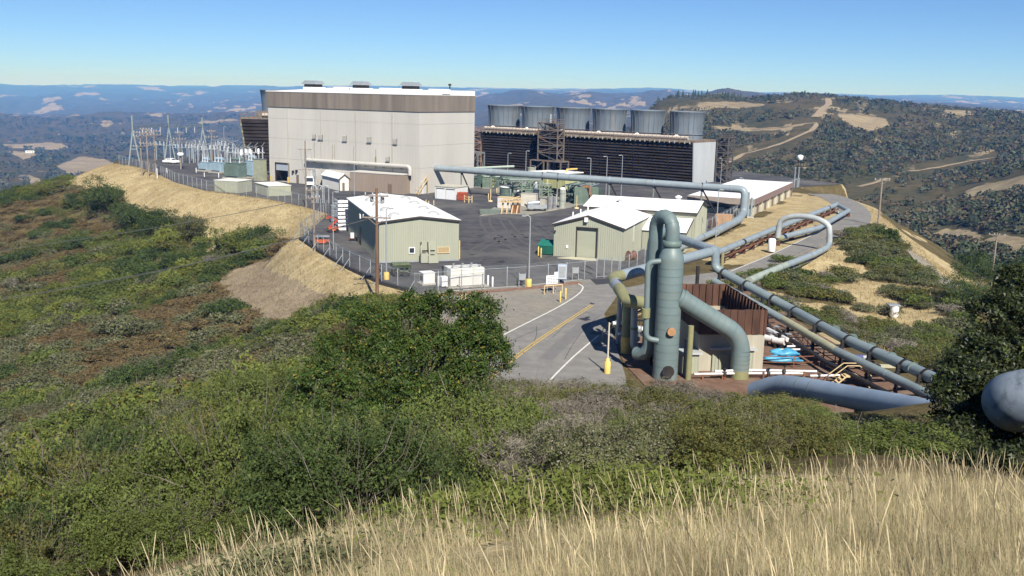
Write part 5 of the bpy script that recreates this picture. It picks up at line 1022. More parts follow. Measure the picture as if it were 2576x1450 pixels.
b, h = hp_pole(1, 722, 1200, 598); POLES.append((b, h)); upole('utility pole in front of the turbine hall door end', b, h, M_poleg, ((h - 1.6, 2.6), (h - 5.4, 3.2)), .2, .2)
b, h = hp_pole(7, 1313, 408, 35); upole('utility pole at the bend of the narrow right-hand road', b, h, M_poleg, ((h - .4, 2.6),), -.3, .2); POLES.append((b, h))
b, h = hp_pole(7, 2168, 850, 450); upole('utility pole by the dark trees below the right-hand ridge', b, h, M_poleg, ((h - .4, 2.8),), -.5, .17)
for lab, x, yb, yt in (('leftmost of three insulator poles by the switchyard fence', 460, 972, 385), ('middle one of three insulator poles by the switchyard fence', 543, 975, 345), ('rightmost darker one of three insulator poles by the switchyard fence', 637, 962, 370)):
    b, h = hp_pole(3, x, yb, yt); upole(lab, b, h, M_poleg, ((h - .3, 2.8), (h - 1.2, 3.2), (h - 3.6, 3.4)), .35, .2, 'insulator poles in the switchyard', 5)
for lab, x, yb, yt in (('insulator pole under the middle of the gantry', 960, 880, 380), ('dark insulator pole right of the gantry', 1372, 850, 360)):
    b = GZ(3, x, yb); h = hz(b, Z(3, x, yt)[1]); upole(lab, b, h, M_poleg, ((h - .6, 2.2), (h - 2.2, 3.2)), .2, .17, 'insulator poles in the switchyard', 5)
wr = bpy.data.materials.new('wire'); wr.use_nodes = True; wr.node_tree.nodes['Principled BSDF'].inputs['Base Color'].default_value = (.10, .10, .10, 1)
def wires(lab, ends, n=3, sag=.6, r=.018, spread=.9):
    a, b = Vector(ends[0]), Vector(ends[1]); t = thing('power_line', lab, 'power line', a); d = (b - a).normalized(); s_ = Vector((-d.y, d.x, 0)).normalized()
    for i in range(n):
        of = s_ * (i - (n - 1) / 2) * spread; part(MB().tube([(b - a) * (j / 10) + of - Vector((0, 0, sag * 4 * (j / 10) * (1 - j / 10))) for j in range(11)], r, 4, False), 'wire', wr, t)
tp = lambda i, dz=.4: Vector(POLES[i][0]) + Vector((0, 0, POLES[i][1] - dz))
wires('wires between the fence corner pole and the hall pole', (tp(1), tp(2, 1.5))); wires('wires from the tall brown pole to the fence corner pole', (tp(0), tp(1)))
wires('wires leaving the tall brown pole over the left slope', (tp(0, 3), tp(0, 3) + Vector((-80, 12, -16))), 3, 2.5)
wires('wires from the fence corner pole out over the dry slope', (tp(1, 1.6), tp(1, 1.6) + Vector((-110, 6, -14))), 2, 3)

def lamp(lab, b, h, arm=-.5, base=None, group='galvanised yard lamp posts', r=.09):
    t = thing('lamp_post', lab, 'lamp post', b, 0, group); part(MB().lathe([(r, 0), (r * .7, h)], n=8), 'pole', M_galv, t)
    part(MB().tube([(0, 0, h - .1), (arm * .5, 0, h + .15), (arm, 0, h + .1)], .045, 6), 'arm', M_galv, t); part(MB().box((arm * 1.2, 0, h), (.5, .22, .14)), 'lamp_head', M_galv, t)
    if base: part(MB().lathe([(.34, 0), (.34, .85), (.28, .9)], n=10), 'base', M_yell, t)
    return t
for lab, k, x, yb, yt, ar_, bs in (('lamp post with a yellow foot inside the front fence, middle of the yard', 5, 222, 1140, 435, -.6, 1), ('slender lamp post with a yellow foot in front of the near warehouse', 4, 938, 1070, 360, .5, 1), ('lamp post between the warehouse shadow side and the left fence', 4, 405, 770, 190, .5, 0),
        ('lamp post against the brown annex wall', 1, 1158, 1105, 815, .5, 0), ('leftmost lamp post in front of the louvres left of the stair tower', 2, 475, 905, 645, .5, 0), ('lamp post just left of the stair tower', 2, 633, 925, 625, .5, 0), ('first lamp post right of the stair tower', 2, 1195, 1080, 690, -.5, 0),
        ('second lamp post right of the stair tower', 2, 1338, 1045, 675, -.5, 0), ('rightmost lamp post in front of the black louvres', 2, 1472, 1020, 665, -.5, 0), ('lamp post standing in front of the workshop wing', 5, 1757, 640, 300, -.5, 0), ('lamp post at the right fence behind the zigzag pipe', 5, 2100, 745, 170, .4, 0),
        ('lamp post by the right end of the cooling tower', 2, 2345, 925, 690, -.4, 0), ('dark-headed lamp post in the switchyard', 3, 1530, 760, 330, .4, 0), ('lamp post at the far side of the flat building roof', 8, 808, 790, 700, -.5, 0)):
    b = GZ(k, x, yb); lamp(lab, b, hz(b, Z(k, x, yt)[1]), ar_, bs)
b = GZ(6, 155, 1310); t = thing('lamp_post', 'short white mast on a fat yellow foot at the road edge by the separator', 'lamp post', b); part(MB().lathe([(.26, 0), (.26, 1.0), (.16, 1.05), (.16, 1.25), (.07, 1.3)], n=14), 'base', M_yell, t); part(MB().lathe([(.07, 1.3), (.06, hz(b, Z(6, 168, 925)[1]))], n=8), 'mast', mat('mast_cream', (.55, .5, .4), .6, .05), t)
def bollards(lab, group, m, spots, r=.09):
    for i_, (k, x, yb, yt) in enumerate(spots):
        b = GZ(k, x, yb); o = MB().lathe([(r, 0), (r, hz(b, Z(k, x, yt)[1])), (r * .5, hz(b, Z(k, x, yt)[1]) + .06)], n=10).build('bollard', m); o.location = b; tag(o, lab if isinstance(lab, str) else lab[i_], 'bollard', group)
bollards(('white bollard left of the big white tank', 'inner white bollard right of the big white tank', 'outer white bollard right of the big white tank'), 'white bollards round the tank', M_white, ((4, 1460, 1140, 1035), (4, 1960, 1140, 1030), (4, 2006, 1145, 1045)), .11)
bollards(('left yellow bollard rising behind the big tree', 'right yellow bollard rising behind the big tree'), 'yellow bollards before the fence', M_yell, ((4, 1692, 1320, 1230), (4, 1735, 1300, 1215)))
bollards(('nearer yellow bollard in the gravel beside the white sign', 'farther yellow bollard in the gravel beside the white sign'), 'yellow bollards by the sign', M_yell, ((5, 540, 1300, 1190), (5, 593, 1270, 1160)))
bollards(('left yellow bollard beside the dark green skip', 'right yellow bollard beside the dark green skip'), 'yellow bollards by the skip', M_yell, ((5, 318, 830, 740), (5, 345, 850, 755)))
bollards(('left cream bollard behind the warehouse roof', 'middle cream bollard behind the warehouse roof', 'right cream bollard behind the warehouse roof'), 'cream bollards behind the warehouse', M_tanp, ((14, 175, 765, 735), (14, 212, 785, 750), (14, 282, 810, 745)))
bollards(('cream bollard paired with the tan pedestal post', 'cream bollard in front of the dark green tank'), 'cream bollards in mid yard', M_tanp, ((14, 1035, 740, 650), (14, 1150, 640, 575)))
bollards(('white marker post on the bank at the switchyard fence', 'white marker post below the parked white car', 'white marker post left of the blue transformers', 'white marker post before the left blue transformer', 'white marker post before the middle blue transformer', 'white marker post before the dark green transformer'), 'white switchyard posts', M_white, ((3, 657, 1020, 870), (3, 780, 930, 865), (3, 1160, 925, 862), (3, 1265, 980, 925), (3, 1452, 990, 930), (3, 1530, 990, 930)), .08)
for lab, px in (('tan barrier rail round the red crate', ((14, 705, 770), (14, 765, 782), (14, 808, 775))),):
    P = [Vector(GZ(*q)) for q in px]; t = thing('guard_rail', lab, 'barrier', P[0])
    for p in P: c = p - P[0]; part(MB().lathe([(.11, 0), (.11, 1.5)], (c.x, c.y, 0), 8), 'post', M_tanp, t)
    for z_ in (.7, 1.2): part(MB().beam((0, 0, z_), tuple(P[1] - P[0] + Vector((0, 0, z_))), .12).beam(tuple(P[1] - P[0] + Vector((0, 0, z_))), tuple(P[2] - P[0] + Vector((0, 0, z_))), .12), 'rail', M_tanp, t)

# ---------------------------------------------------------------- things inside the front fence
a, b = GZ(4, 1582, 1160), GZ(4, 1920, 1140); q = ang(a, b); Wd = float(np.hypot(*(b - a)[:2])); h = hz(a, Z(4, 1585, 965)[1])
t = thing('white_tank', 'big white rectangular tank with fittings on top inside the front fence', 'tank', a, q); M_wt = mat('tank_white', (.66, .65, .60), .55, .06, .8, stretch=(1, 1, .2))
for i in range(3): part(MB().span(Wd * i / 3 + .02, Wd * (i + 1) / 3 - .02, 0, 2.4, .25, h), 'tank_panel', M_wt, t)
part(MB().span(-.4, Wd + .5, -.4, 2.8, 0, .2), 'plinth', M_conc, t); part(MB().span(-.05, Wd + .05, -.03, -.01, h * .55, h * .6), 'band', M_white, t)
for i in range(7): part(MB().lathe([(.09, 0), (.09, .22), (.16, .25), (.16, .3)], (.4 + i * (Wd - .8) / 6, .5 + (i % 2) * 1.2, h), 8), 'fitting', M_galv, t)
part(MB().tube([(.3, .3, h + .25), (Wd - .3, .3, h + .25)], .05, 6), 'top_pipe', M_galv, t); part(MB().span(-.9, -.2, .4, 1.2, .2, 1.3), 'side_box', M_white, t); part(MB().span(-.3, -.24, 1.6, 2.2, 0.2, h), 'ladder', M_dark, t)
a, b = GZ(4, 1310, 1130), GZ(4, 1425, 1122); t = thing('generator_cabinet', 'white cabinet with a dark grille left of the big white tank', 'cabinet', a, ang(a, b)); Wd = float(np.hypot(*(b - a)[:2])); h = hz(a, Z(4, 1310, 1012)[1])
part(MB().span(0, Wd, 0, 1.3, .2, h), 'body', M_wt, t); part(MB().span(-.02, -.005, .2, 1.1, .5, h - .3), 'grille', M_dark, t); part(MB().span(.1, Wd * .45, -.03, -.005, .4, h - .3), 'door_panel', M_white, t); part(MB().span(-.2, Wd + .2, -.2, 1.6, 0, .18), 'plinth', M_conc, t); part(MB().span(-.05, Wd + .05, -.05, 1.35, h, h + .08), 'lid', M_white, t)
a, b = GZ(4, 1000, 1050), GZ(4, 1190, 1045); t = thing('flatbed_trailer', 'dark green flatbed trailer parked before the near warehouse', 'trailer', a, ang(a, b)); Wd = float(np.hypot(*(b - a)[:2])); M_dg = mat('dark_green_paint', (.045, .06, .035), .7, .2, 1.5)
part(MB().span(0, Wd, 0, 2.2, 1.15, 1.35), 'deck', M_dg, t); part(MB().span(0.1, Wd - .1, .1, 2.1, .35, .6), 'chassis', M_dark, t)
for i in range(4): part(MB().span(.05 + i * (Wd - .25) / 3, .2 + i * (Wd - .25) / 3, .02, .12, .5, 1.15), 'stake', M_dg, t)
for i in range(5): part(MB().tube([(.1, .25 + .42 * i, 1.45), (Wd - .1, .25 + .42 * i, 1.45)], .1, 8), 'pipe_load', mat('cargo_green', (.09, .11, .06), .7, .2), t)
part(MB().span(.4, Wd - .3, .4, 1.8, .62, 1.1), 'tool_box', mat('olive_drab', (.14, .15, .08), .7, .2), t)
for x in (.6, Wd - .7):
    for y in (.05, 2.05): part(MB().tube([(x, y, .35), (x, y + .18, .35)], .35, 14), 'wheel', M_dark, t)
# sign on its frame
a, b = GZ(5, 378, 1220), GZ(5, 558, 1205); t = thing('site_sign', 'white notice board behind a yellow pipe barrier at the gate', 'sign', a, ang(a, b)); Wd = float(np.hypot(*(b - a)[:2])); hb_ = hz(a, Z(5, 378, 1135)[1])
for x in (0, Wd * .5, Wd): part(MB().lathe([(.06, 0), (.06, hb_)], (x, 0, 0), 8), 'barrier_post', M_tanp, t)
part(MB().tube([(0, 0, hb_), (Wd, 0, hb_)], .06, 8), 'barrier_rail', M_tanp, t)
x0 = Wd * .22; x1 = Wd * .86; zt = hz(a, Z(5, 470, 1042)[1]); bd = part(MB().span(x0, x1, .5, .56, hb_ + .05, zt), 'board', M_white, t); part(MB().span(x1 - .45, x1, .5, .56, zt, zt + .35), 'board_tab', M_white, bd)
for x in (x0 + .2, x1 - .2): part(MB().span(x - .05, x + .05, .58, .68, 0, zt), 'board_post', M_galv, t)
M_ink = mat('sign_ink', (.16, .17, .22), .8, .1)
for i in range(5):
    z_ = zt - .16 - i * .17
    for j in range(3 + (i * 7) % 3): xa = x0 + .15 + j * .34 + .05 * (i % 2); part(MB().span(xa, min(xa + .26, x1 - .1), .485, .499, z_ - .04, z_ + .03), 'print_line', M_ink, bd)
b = GZ(5, 555, 1115); t = thing('gate_cabinet', 'pale grey electrical cabinet behind the sign at the fence', 'cabinet', b); part(MB().span(-.5, .5, 0, .6, .6, 2.3), 'body', mat('cabinet_paleblue', (.42, .48, .56), .5, .06), t); part(MB().span(-.4, .4, -.02, -.004, .8, 2.1), 'door', M_galv, t); part(MB().span(-.4, -.3, .1, .2, 0, .6).span(.3, .4, .1, .2, 0, .6), 'leg', M_galv, t)
for lab, k, x, y in (('grey meter stand by the lamp post at the front fence', 5, 155, 1150), ('grey meter stand on the fence near the gate', 5, 690, 1080)):
    b = GZ(k, x, y); t = thing('meter_stand', lab, 'meter stand', b, 0, 'meter stands along the front fence'); part(MB().span(-.4, -.32, 0, .08, 0, 1.7).span(.32, .4, 0, .08, 0, 1.7), 'leg', M_galv, t); part(MB().span(-.38, .38, -.1, .1, .9, 1.6), 'box', M_galv, t)
b = GZ(5, 420, 815); t = thing('waste_skip', 'dark green waste skip tucked beside the workshop gable', 'skip', b, -.3); M_sk = mat('skip_green', (.02, .115, .08), .55, .12, 1); part(MB().add([(-1.1, -.9, .15), (1.1, -.9, .15), (1.1, .9, .15), (-1.1, .9, .15), (-1.3, -1.1, 1.3), (1.3, -1.1, 1.3), (1.3, 1.0, 1.9), (-1.3, 1.0, 1.9)], [(3, 2, 1, 0), (0, 1, 5, 4), (1, 2, 6, 5), (2, 3, 7, 6), (3, 0, 4, 7)]), 'tub', M_sk, t); part(MB().add([(-1.32, -1.12, 1.33), (1.32, -1.12, 1.33), (1.32, 1.02, 1.95), (-1.32, 1.02, 1.95)], [(0, 1, 2, 3)]), 'lid', mat('skip_lid', (.02, .15, .11), .5, .1), t)
for lab, k, x, y, r in (('rusty cable reel beside the workshop wall', 5, 1255, 880, .7), ('rusty reel by the flat building', 5, 2090, 560, 1.0)):
    b = GZ(k, x, y); t = thing('cable_reel', lab, 'reel', b, .5); M_reel = mat('reel_rust', (.30, .16, .10), .8, .25, 2); part(MB().tube([(-.5, 0, r), (-.4, 0, r)], r, 18), 'reel_side', M_reel, t); part(MB().tube([(.4, 0, r), (.5, 0, r)], r, 18), 'reel_side', M_reel, t); part(MB().tube([(-.4, 0, r), (.4, 0, r)], r * .7, 16), 'cable', M_rust, t)
b = GZ(5, 2180, 560); t = thing('plywood_crate', 'plain plywood crate beside the rusty reel', 'crate', b, -.3); M_ply = mat('plywood', (.42, .27, .16), .8, .12, 1.5)
part(MB().span(-1.4, 1.4, -1.1, 1.1, .15, 2.5), 'body', M_ply, t)
for x in (-1.2, 0, 1.2): part(MB().span(x - .08, x + .08, -1.16, -1.105, .15, 2.5), 'batten', M_ply, t)
for y in (-.9, .9): part(MB().span(-1.4, 1.4, y - .1, y + .1, 0, .15), 'skid', M_wood, t)
# left of the near warehouse: stacked white trays and orange machines
b = GZ(4, 515, 560)
for i in range(8):
    o = thing('white_rack_tray', ('topmost' if i == 7 else ('bottom' if i == 0 else ORD[i] + ' from the bottom')) + ' white tray in the tall stack beside the warehouse', 'tray', Vector(b) + Vector((0, 0, .05 + i * .62)), rn_ + .05, 'stack of white trays by the warehouse')
    part(MB().span(-1.3, 1.3, -1.6, 1.6, 0, .08), 'tray_floor', M_galv, o)
    part(MB().span(-1.3, 1.3, -1.65, -1.58, 0, .4).span(-1.3, -1.24, -1.6, 1.6, 0, .4), 'rim', M_white, o); part(MB().span(-1.25, -1.1, -1.5, -1.35, .4, .62).span(1.1, 1.25, -1.5, -1.35, .4, .62), 'foot', M_dark, o)
for i in range(3):
    b = GZ(4, 430 + 18 * i, 500 - 30 * i); t = thing('steel_rack', 'open grey steel rack left of the white tray stack', 'rack', b, rn_, 'grey racks left of the trays')
    for x in (-.8, .8):
        for y in (-.6, .6): part(MB().span(x - .05, x + .05, y - .05, y + .05, 0, 3), 'upright', M_steel, t)
    for z_ in (.5, 1.3, 2.1, 2.9): part(MB().span(-.85, .85, -.65, .65, z_, z_ + .1), 'shelf', M_galv, t)
M_or = mat('orange_paint', (.50, .11, .035), .55, .12, 2)
b = GZ(4, 290, 715); t = thing('scissor_lift', 'low orange machine with a flat deck in the left fence corner', 'lift', b, .2); part(MB().span(-1, 1, -.5, .5, .25, .75), 'chassis', M_or, t); part(MB().span(-1.05, 1.05, -.55, .55, 1.15, 1.25), 'platform', M_galv, t); part(MB().beam((-.8, 0, .75), (.8, 0, 1.15), .1).beam((.8, 0.12, .75), (-.8, .12, 1.15), .1), 'scissor_arm', M_dark, t)
for x in (-.7, .7):
    for y in (-.52, .4): part(MB().tube([(x, y, .25), (x, y + .14, .25)], .25, 12), 'wheel', M_dark, t)
b = GZ(4, 400, 595); t = thing('boom_lift', 'red-orange boom lift beside the warehouse trays', 'lift', b, .4); t.scale = (.72, .72, .72); part(MB().span(-1.1, 1.1, -.7, .7, .45, 1.15), 'chassis', M_or, t); part(MB().beam((-.8, 0, 1.2), (.9, 0, 2.6), .3).beam((.9, .2, 2.7), (-1.0, .2, 3.6), .25), 'boom', mat('red_paint', (.42, .05, .03), .5, .1), t); part(MB().span(-1.6, -.9, -.3, .6, 3.1, 3.2).span(-1.6, -1.5, -.3, .6, 3.2, 4.), 'basket', M_or, t)
for x in (-.8, .8):
    for y in (-.85, .6): part(MB().tube([(x, y, .45), (x, y + .25, .45)], .45, 14), 'wheel', M_dark, t)
b = GZ(4, 600, 680); t = thing('hand_cart', 'small cart with a white drum in the warehouse shadow', 'cart', b, .3); part(MB().span(-.6, .6, -.4, .4, .35, .45), 'bed', M_rust, t); part(MB().lathe([(.3, .45), (.3, 1.2)], (-.1, 0, 0), 12), 'drum', M_white, t); part(MB().tube([(.4, -.45, .3), (.4, -.35, .3)], .3, 10).tube([(.4, .35, .3), (.4, .45, .3)], .3, 10), 'wheel', M_dark, t)
b = GZ(4, 265, 300); t = thing('pipe_stand', 'grey pipe stand with hoops behind the left fence', 'pipe stand', b)
for i in range(3): part(MB().tube(bend([(i * 1.2 - 1.5, 0, 0), (i * 1.2 - 1.5, 0, 3.4), (i * 1.2 - .6, 0, 3.4), (i * 1.2 - .6, 0, 0)], .4), .13, 8), 'hoop', M_galv, t)

# ---------------------------------------------------------------- vehicles
def car(name, lab, cat, b, rz, mbody, L=4.7, Wc=1.85, van=False):
    t = thing(name, lab, cat, b, rz); w2 = Wc / 2
    lowr = [(-L / 2, .45), (-L / 2, .85), (-L * .32, 1.02), (L * .18, 1.05), (L / 2 - .1, .9), (L / 2, .6), (L / 2, .4), (-L / 2, .4)]
    n = len(lowr); part(MB().add([(x, -w2, z_) for x, z_ in lowr] + [(x, w2, z_) for x, z_ in lowr], [tuple(range(n)), tuple(range(n, 2 * n))[::-1]] + [(i, n + i, n + (i + 1) % n, (i + 1) % n) for i in range(n)]), 'body', mbody, t)
    zt = 1.95 if van else 1.5; a0, a1 = (-L * .46, L * .2) if van else (-L * .22, L * .1)
    cab = [(a0 - .25, 1.03), (a0, zt), (a1, zt), (a1 + .55, 1.05)]; e = .1
    part(MB().add([(x, -w2 + e * (z_ > 1.2) + .03, z_) for x, z_ in cab] + [(x, w2 - e * (z_ > 1.2) - .03, z_) for x, z_ in cab], [(0, 1, 2, 3), (7, 6, 5, 4), (1, 5, 6, 2), (0, 4, 5, 1), (2, 6, 7, 3)]), 'cabin', mbody, t)
    for s_ in (-1, 1): part(MB().add([(a0 + .05, s_ * (w2 - .055), 1.12), (a1 + .35, s_ * (w2 - .055), 1.12), (a1 - .02, s_ * (w2 - .09), zt - .08), (a0 + .15, s_ * (w2 - .09), zt - .08)], [(0, 1, 2, 3) if s_ < 0 else (3, 2, 1, 0)]), 'side_window', M_glass, t)
    part(MB().add([(a1 + .57, -w2 + .15, 1.1), (a1 + .57, w2 - .15, 1.1), (a1 + .04, w2 - .22, zt - .06), (a1 + .04, -w2 + .22, zt - .06)], [(0, 1, 2, 3)]), 'windscreen', M_glass, t)
    for x in (-L * .31, L * .31):
        for y in (-w2 + .02, w2 - .22): wh = part(MB().tube([(x, y, .34), (x, y + .2, .34)], .34, 16), 'wheel', M_dark, t); part(MB().tube([(x, y - .01, .34), (x, y + .21, .34)], .19, 12), 'rim', M_galv, wh)
    for y in (-w2 + .3, w2 - .3): part(MB().span(L / 2 - .08, L / 2 + .01, y - .16, y + .16, .62, .76), 'headlight', M_ins, t)
    return t
b = GZ(1, 752, 1005); car('pickup_truck', 'white pickup truck parked by the pale shed at the turbine hall', 'truck', b, -1.35, M_white, 5.2, 1.95, True)
b = GZ(3, 835, 805); car('parked_car', 'white car parked under the switchyard gantry', 'car', b, -.35, M_white)
# ---------------------------------------------------------------- process plant in the yard
a, c, r_ = GZ(14, 298, 715), GZ(14, 582, 740), GZ(14, 708, 700); q = ang(a, c); Wd = float(np.hypot(*(c - a)[:2])); h = hz(a, Z(14, 298, 545)[1]); M_gar = mat('garage_white', (.60, .60, .58), .55, .04, .5)
gr_ = block('garage_shed', 'white garage with two pale roller doors behind the near warehouse', 'garage', a, q, Wd, 4.6, h, M_gar, mat('roof_khaki', (.46, .44, .36), .7, .08), .12, rib=.6)
gw = Wall(a, q)
for xa, xb, ya in ((325, 432, 575), (460, 572, 588)):
    s0, zt = gw.at(*Z(14, xa, ya)); s1, _ = gw.at(*Z(14, xb, ya)); dd = part(MB().span(s0, s1, -.09, -.035, .05, zt), 'roller_door', mat('roller_white', (.68, .69, .70), .5, .03), gr_); part(MB().span(s0 - .06, s1 + .06, -.16, -.091, zt, zt + .12), 'lintel', M_trim, dd)
b = GZ(14, 680, 742); t = thing('red_crate', 'orange-red slatted crate against the white garage', 'crate', b, q + .1); M_redc = mat('crate_red', (.38, .085, .045), .7, .15, 2); part(MB().span(-.9, .9, -.7, .7, .1, 1.7), 'body', M_redc, t)
for i in range(5): part(MB().span(-.93, .93, -.76, -.705, .2 + i * .3, .42 + i * .3), 'slat', M_redc, t)
# concrete apron of the plant and its pieces
sheet('plant_apron', [GZ(14, *p)[:2] for p in ((905, 965), (1250, 930), (1600, 945), (2165, 845), (2540, 740), (2560, 690), (2150, 560), (1500, 520), (1150, 560), (1180, 800), (960, 930))], .05, mat('plant_concrete', (.25, .24, .20), .9, .12, .8, col3=(.19, .17, .14), scale3=.4))
M_eqg = mat('equipment_green', (.17, .225, .175), .55, .15, 1.2, col3=(.22, .26, .20), scale3=.8); M_eqy = mat('housing_khaki', (.40, .40, .20), .6, .08, .8, stretch=(1, 1, .3)); M_eqd = mat('equipment_dark_green', (.075, .115, .095), .55, .2, 1.2)
def vtank(lab, k, x, yb, yt, r, m, mt, dome=False, name='storage_tank', cat='tank', group=None):
    b = GZ(k, x, yb); h = hz(b, Z(k, x, yt)[1]); t = thing(name, lab, cat, b, 0, group); part(MB().lathe([(r, .2), (r, h - (r * .6 if dome else .1))], n=20), 'shell', m, t)
    part(MB().lathe([(r + .04, h - .12), (r + .04, h - .02), (r * .3, h + .05)] if not dome else [(r, h - r * .6)] + [(r * cos(a_), h - r * .6 + r * .6 * sin(a_)) for a_ in np.linspace(.2, pi / 2 - .1, 5)], n=20), 'roof', mt, t)
    part(MB().lathe([(r + .2, 0), (r + .2, .2)], n=20), 'footing', M_conc, t)
    for z_ in (.35, .7): part(MB().lathe([(r + .03, h * z_), (r + .03, h * z_ + .08)], n=20, caps=False), 'hoop', M_steel, t)
    part(MB().tube([(r * .8, -r * .8, .3), (r * .8, -r * .8, h + .4), (0, 0, h + .4)], .07, 6), 'vent_pipe', M_galv, t); return t
vtank('dark green vertical tank with a white lid in mid plant', 14, 1275, 695, 548, 1.35, M_eqd, M_white)
vtank('slim sage column with a white dome in the plant corner', 14, 2055, 850, 560, .62, mat('column_sage', (.33, .35, .29), .55, .08), M_white, True, 'column_vessel', 'vessel')
vtank('squat olive tank against the black louvres', 14, 1630, 440, 285, 1.15, mat('tank_olive', (.27, .285, .22), .6, .08), mat('tank_olive', (.3, .3, .2)))
vtank('left grey cylinder of a pair beside the sage column', 14, 1880, 880, 690, .5, mat('drum_grey', (.22, .21, .21), .6, .15), M_steel, False, 'process_drum', 'drum', 'grey drums by the sage column'); vtank('right grey cylinder of a pair beside the sage column', 14, 1945, 870, 690, .42, MATS['drum_grey'], M_steel, False, 'process_drum', 'drum', 'grey drums by the sage column')
for lab, x0, x1, yb, yt, dp, m, mr in (('tall khaki plant housing with an overhanging white roof', 2090, 2290, 590, 372, 6., M_eqy, M_white), ('long white-roofed housing joined to the khaki housing', 1835, 2085, 560, 372, 6., M_eqy, M_white)):
    a, c = GZ(14, x0, yb + 120), GZ(14, x1, yb + 105); h = hz(a, Z(14, x0, yt)[1]); t = thing('plant_housing', lab, 'housing', a, ang(a, c)); Wd = float(np.hypot(*(c - a)[:2])); zl = hz(a, Z(14, x0, yb)[1])
    part(MB().corr((0, 0), (Wd, 0), zl, h, .5, .03), 'wall', m, t); part(MB().corr((Wd, 0), (Wd, dp), zl, h, .5, .03), 'wall', m, t); part(MB().corr((0, dp), (0, 0), zl, h, .5, .03), 'wall', m, t); part(MB().span(-.5, Wd + .5, -.6, dp, h, h + .18), 'roof', mr, t); part(MB().span(0, Wd, 0, dp, zl - .1, zl), 'floor', M_dark, t)
    for x in (.1, Wd / 2, Wd - .1): part(MB().span(x - .1, x + .1, .05, .25, 0, zl - .1), 'post', M_dark, t); part(MB().span(x - .1, x + .1, dp - .25, dp - .05, 0, zl - .1), 'post', M_dark, t)
    part(MB().span(.3, Wd - .3, 1., dp - .5, 0.05, zl - .6), 'machine_block', M_dark, t)
    part(MB().tube([(Wd * .3, 1, h + .18), (Wd * .3, 1, h + .8), (Wd, 1, h + .8)], .18, 8), 'roof_pipe', M_yell, t) if '2090' in str(x0) else None
def rack(lab, x0, y0, x1, y1, dp, yt, lv, m=M_eqg, n=4, fill=True):
    a, c = GZ(14, x0, y0), GZ(14, x1, y1); h = hz(a, Z(14, x0, yt)[1]); Wd = float(np.hypot(*(c - a)[:2])); t = thing('pipe_rack', lab, 'pipe rack', a, ang(a, c))
    for i in range(n):
        x = Wd * i / (n - 1)
        for y in (0, dp): part(MB().span(x - .12, x + .12, y - .12, y + .12, 0, h), 'column', m, t)
    for j in range(lv):
        z_ = h * (j + 1) / lv; part(MB().span(-.2, Wd + .2, -.1, .1, z_ - .2, z_ - .02), 'beam', m, t); part(MB().span(-.2, Wd + .2, dp - .1, dp + .1, z_ - .2, z_ - .02), 'beam', m, t)
        for i in range(5): y = dp * (i + .5) / 5; part(MB().tube([(-.6, y, z_ + .14), (Wd + .6, y, z_ + .14)], .12 + .05 * (i % 3), 8), 'rack_pipe', (M_eqg, M_galv, M_eqd)[(i + j) % 3], t)
    for i in range(n - 1): part(MB().beam((Wd * i / (n - 1), -.05, .2), (Wd * (i + 1) / (n - 1), -.05, h / lv - .2), .1), 'brace', m, t); part(MB().beam((Wd * i / (n - 1), -.05, h * (1 - 1 / lv)), (Wd * (i + 1) / (n - 1), -.05, h - .2), .1), 'brace', m, t)
    if fill:
        rr_ = random.Random(int(x0))
        for i in range(14):
            x, y = rr_.uniform(.3, Wd - .3), rr_.uniform(.2, dp - .2); z_ = rr_.choice([0, h / lv]); s_ = rr_.uniform(.25, .55)
            if i % 3 == 0: part(MB().lathe([(s_, z_ + .05), (s_, z_ + 1.4), (s_ * .5, z_ + 1.7)], (x, y, 0), 12), 'small_vessel', rr_.choice([M_eqg, M_eqd, M_galv]), t)
            elif i % 3 == 1: part(MB().tube([(x - .7, y, z_ + .7), (x + .7, y, z_ + .7)], s_ * .8, 12), 'exchanger', rr_.choice([M_eqg, M_galv]), t)
            else: part(MB().tube(bend([(x, y, z_), (x, y, z_ + 1.8), (x + .8, y, z_ + 1.8), (x + .8, y, z_)], .3), .09, 8), 'pipe_hoop', rr_.choice([M_galv, M_eqg]), t)
    return t
rack('two-level green pipe rack crowded with small vessels', 1370, 700, 1735, 690, 5.5, 470, 2); rack('green braced frame left of the white-domed column', 1740, 690, 1985, 685, 4.5, 530, 2, n=3); rack('green pipe rack behind the white garage', 800, 560, 1150, 570, 4., 420, 1, M_eqd, 4); rack('long green instrument frame under the yard pipe', 1170, 520, 1360, 530, 3., 400, 2, M_eqg, 3)
rack('green service frame at the right of the plant', 2270, 790, 2430, 740, 3.5, 560, 2, M_eqg, 3); rack('far green service frame at the plant edge', 2440, 740, 2560, 700, 3., 560, 2, M_eqd, 3)
for i, (x, yb, yt, wd, m, lab) in enumerate(((2290, 800, 560, .9, M_eqg, 'sage cabinet next to the khaki housing'), (2345, 790, 570, .9, M_eqg, 'second sage cabinet right of the khaki housing'), (2385, 770, 540, .8, mat('cabinet_rust', (.34, .16, .07), .6, .15), 'rust and ochre cabinet between green cabinets'), (2475, 745, 560, 1., M_eqg, 'sage cabinet beside the far lamp post'), (2530, 715, 570, 1., M_eqd, 'dark green cabinet at the end of the plant row'))):
    b = GZ(14, x, yb); h = min(4.2, hz(b, Z(14, x, yt)[1])); t = thing('equipment_cabinet', lab, 'cabinet', b, -.5, 'cabinets at the right of the plant'); part(MB().span(-wd, wd, -.6, .6, .15, h), 'body', m, t); part(MB().span(-wd * .8, wd * .8, -.64, -.605, .5, h - .4), 'door', m, t); part(MB().span(-wd * 1.1, wd * 1.1, -.75, .75, 0, .15), 'plinth', M_conc, t)
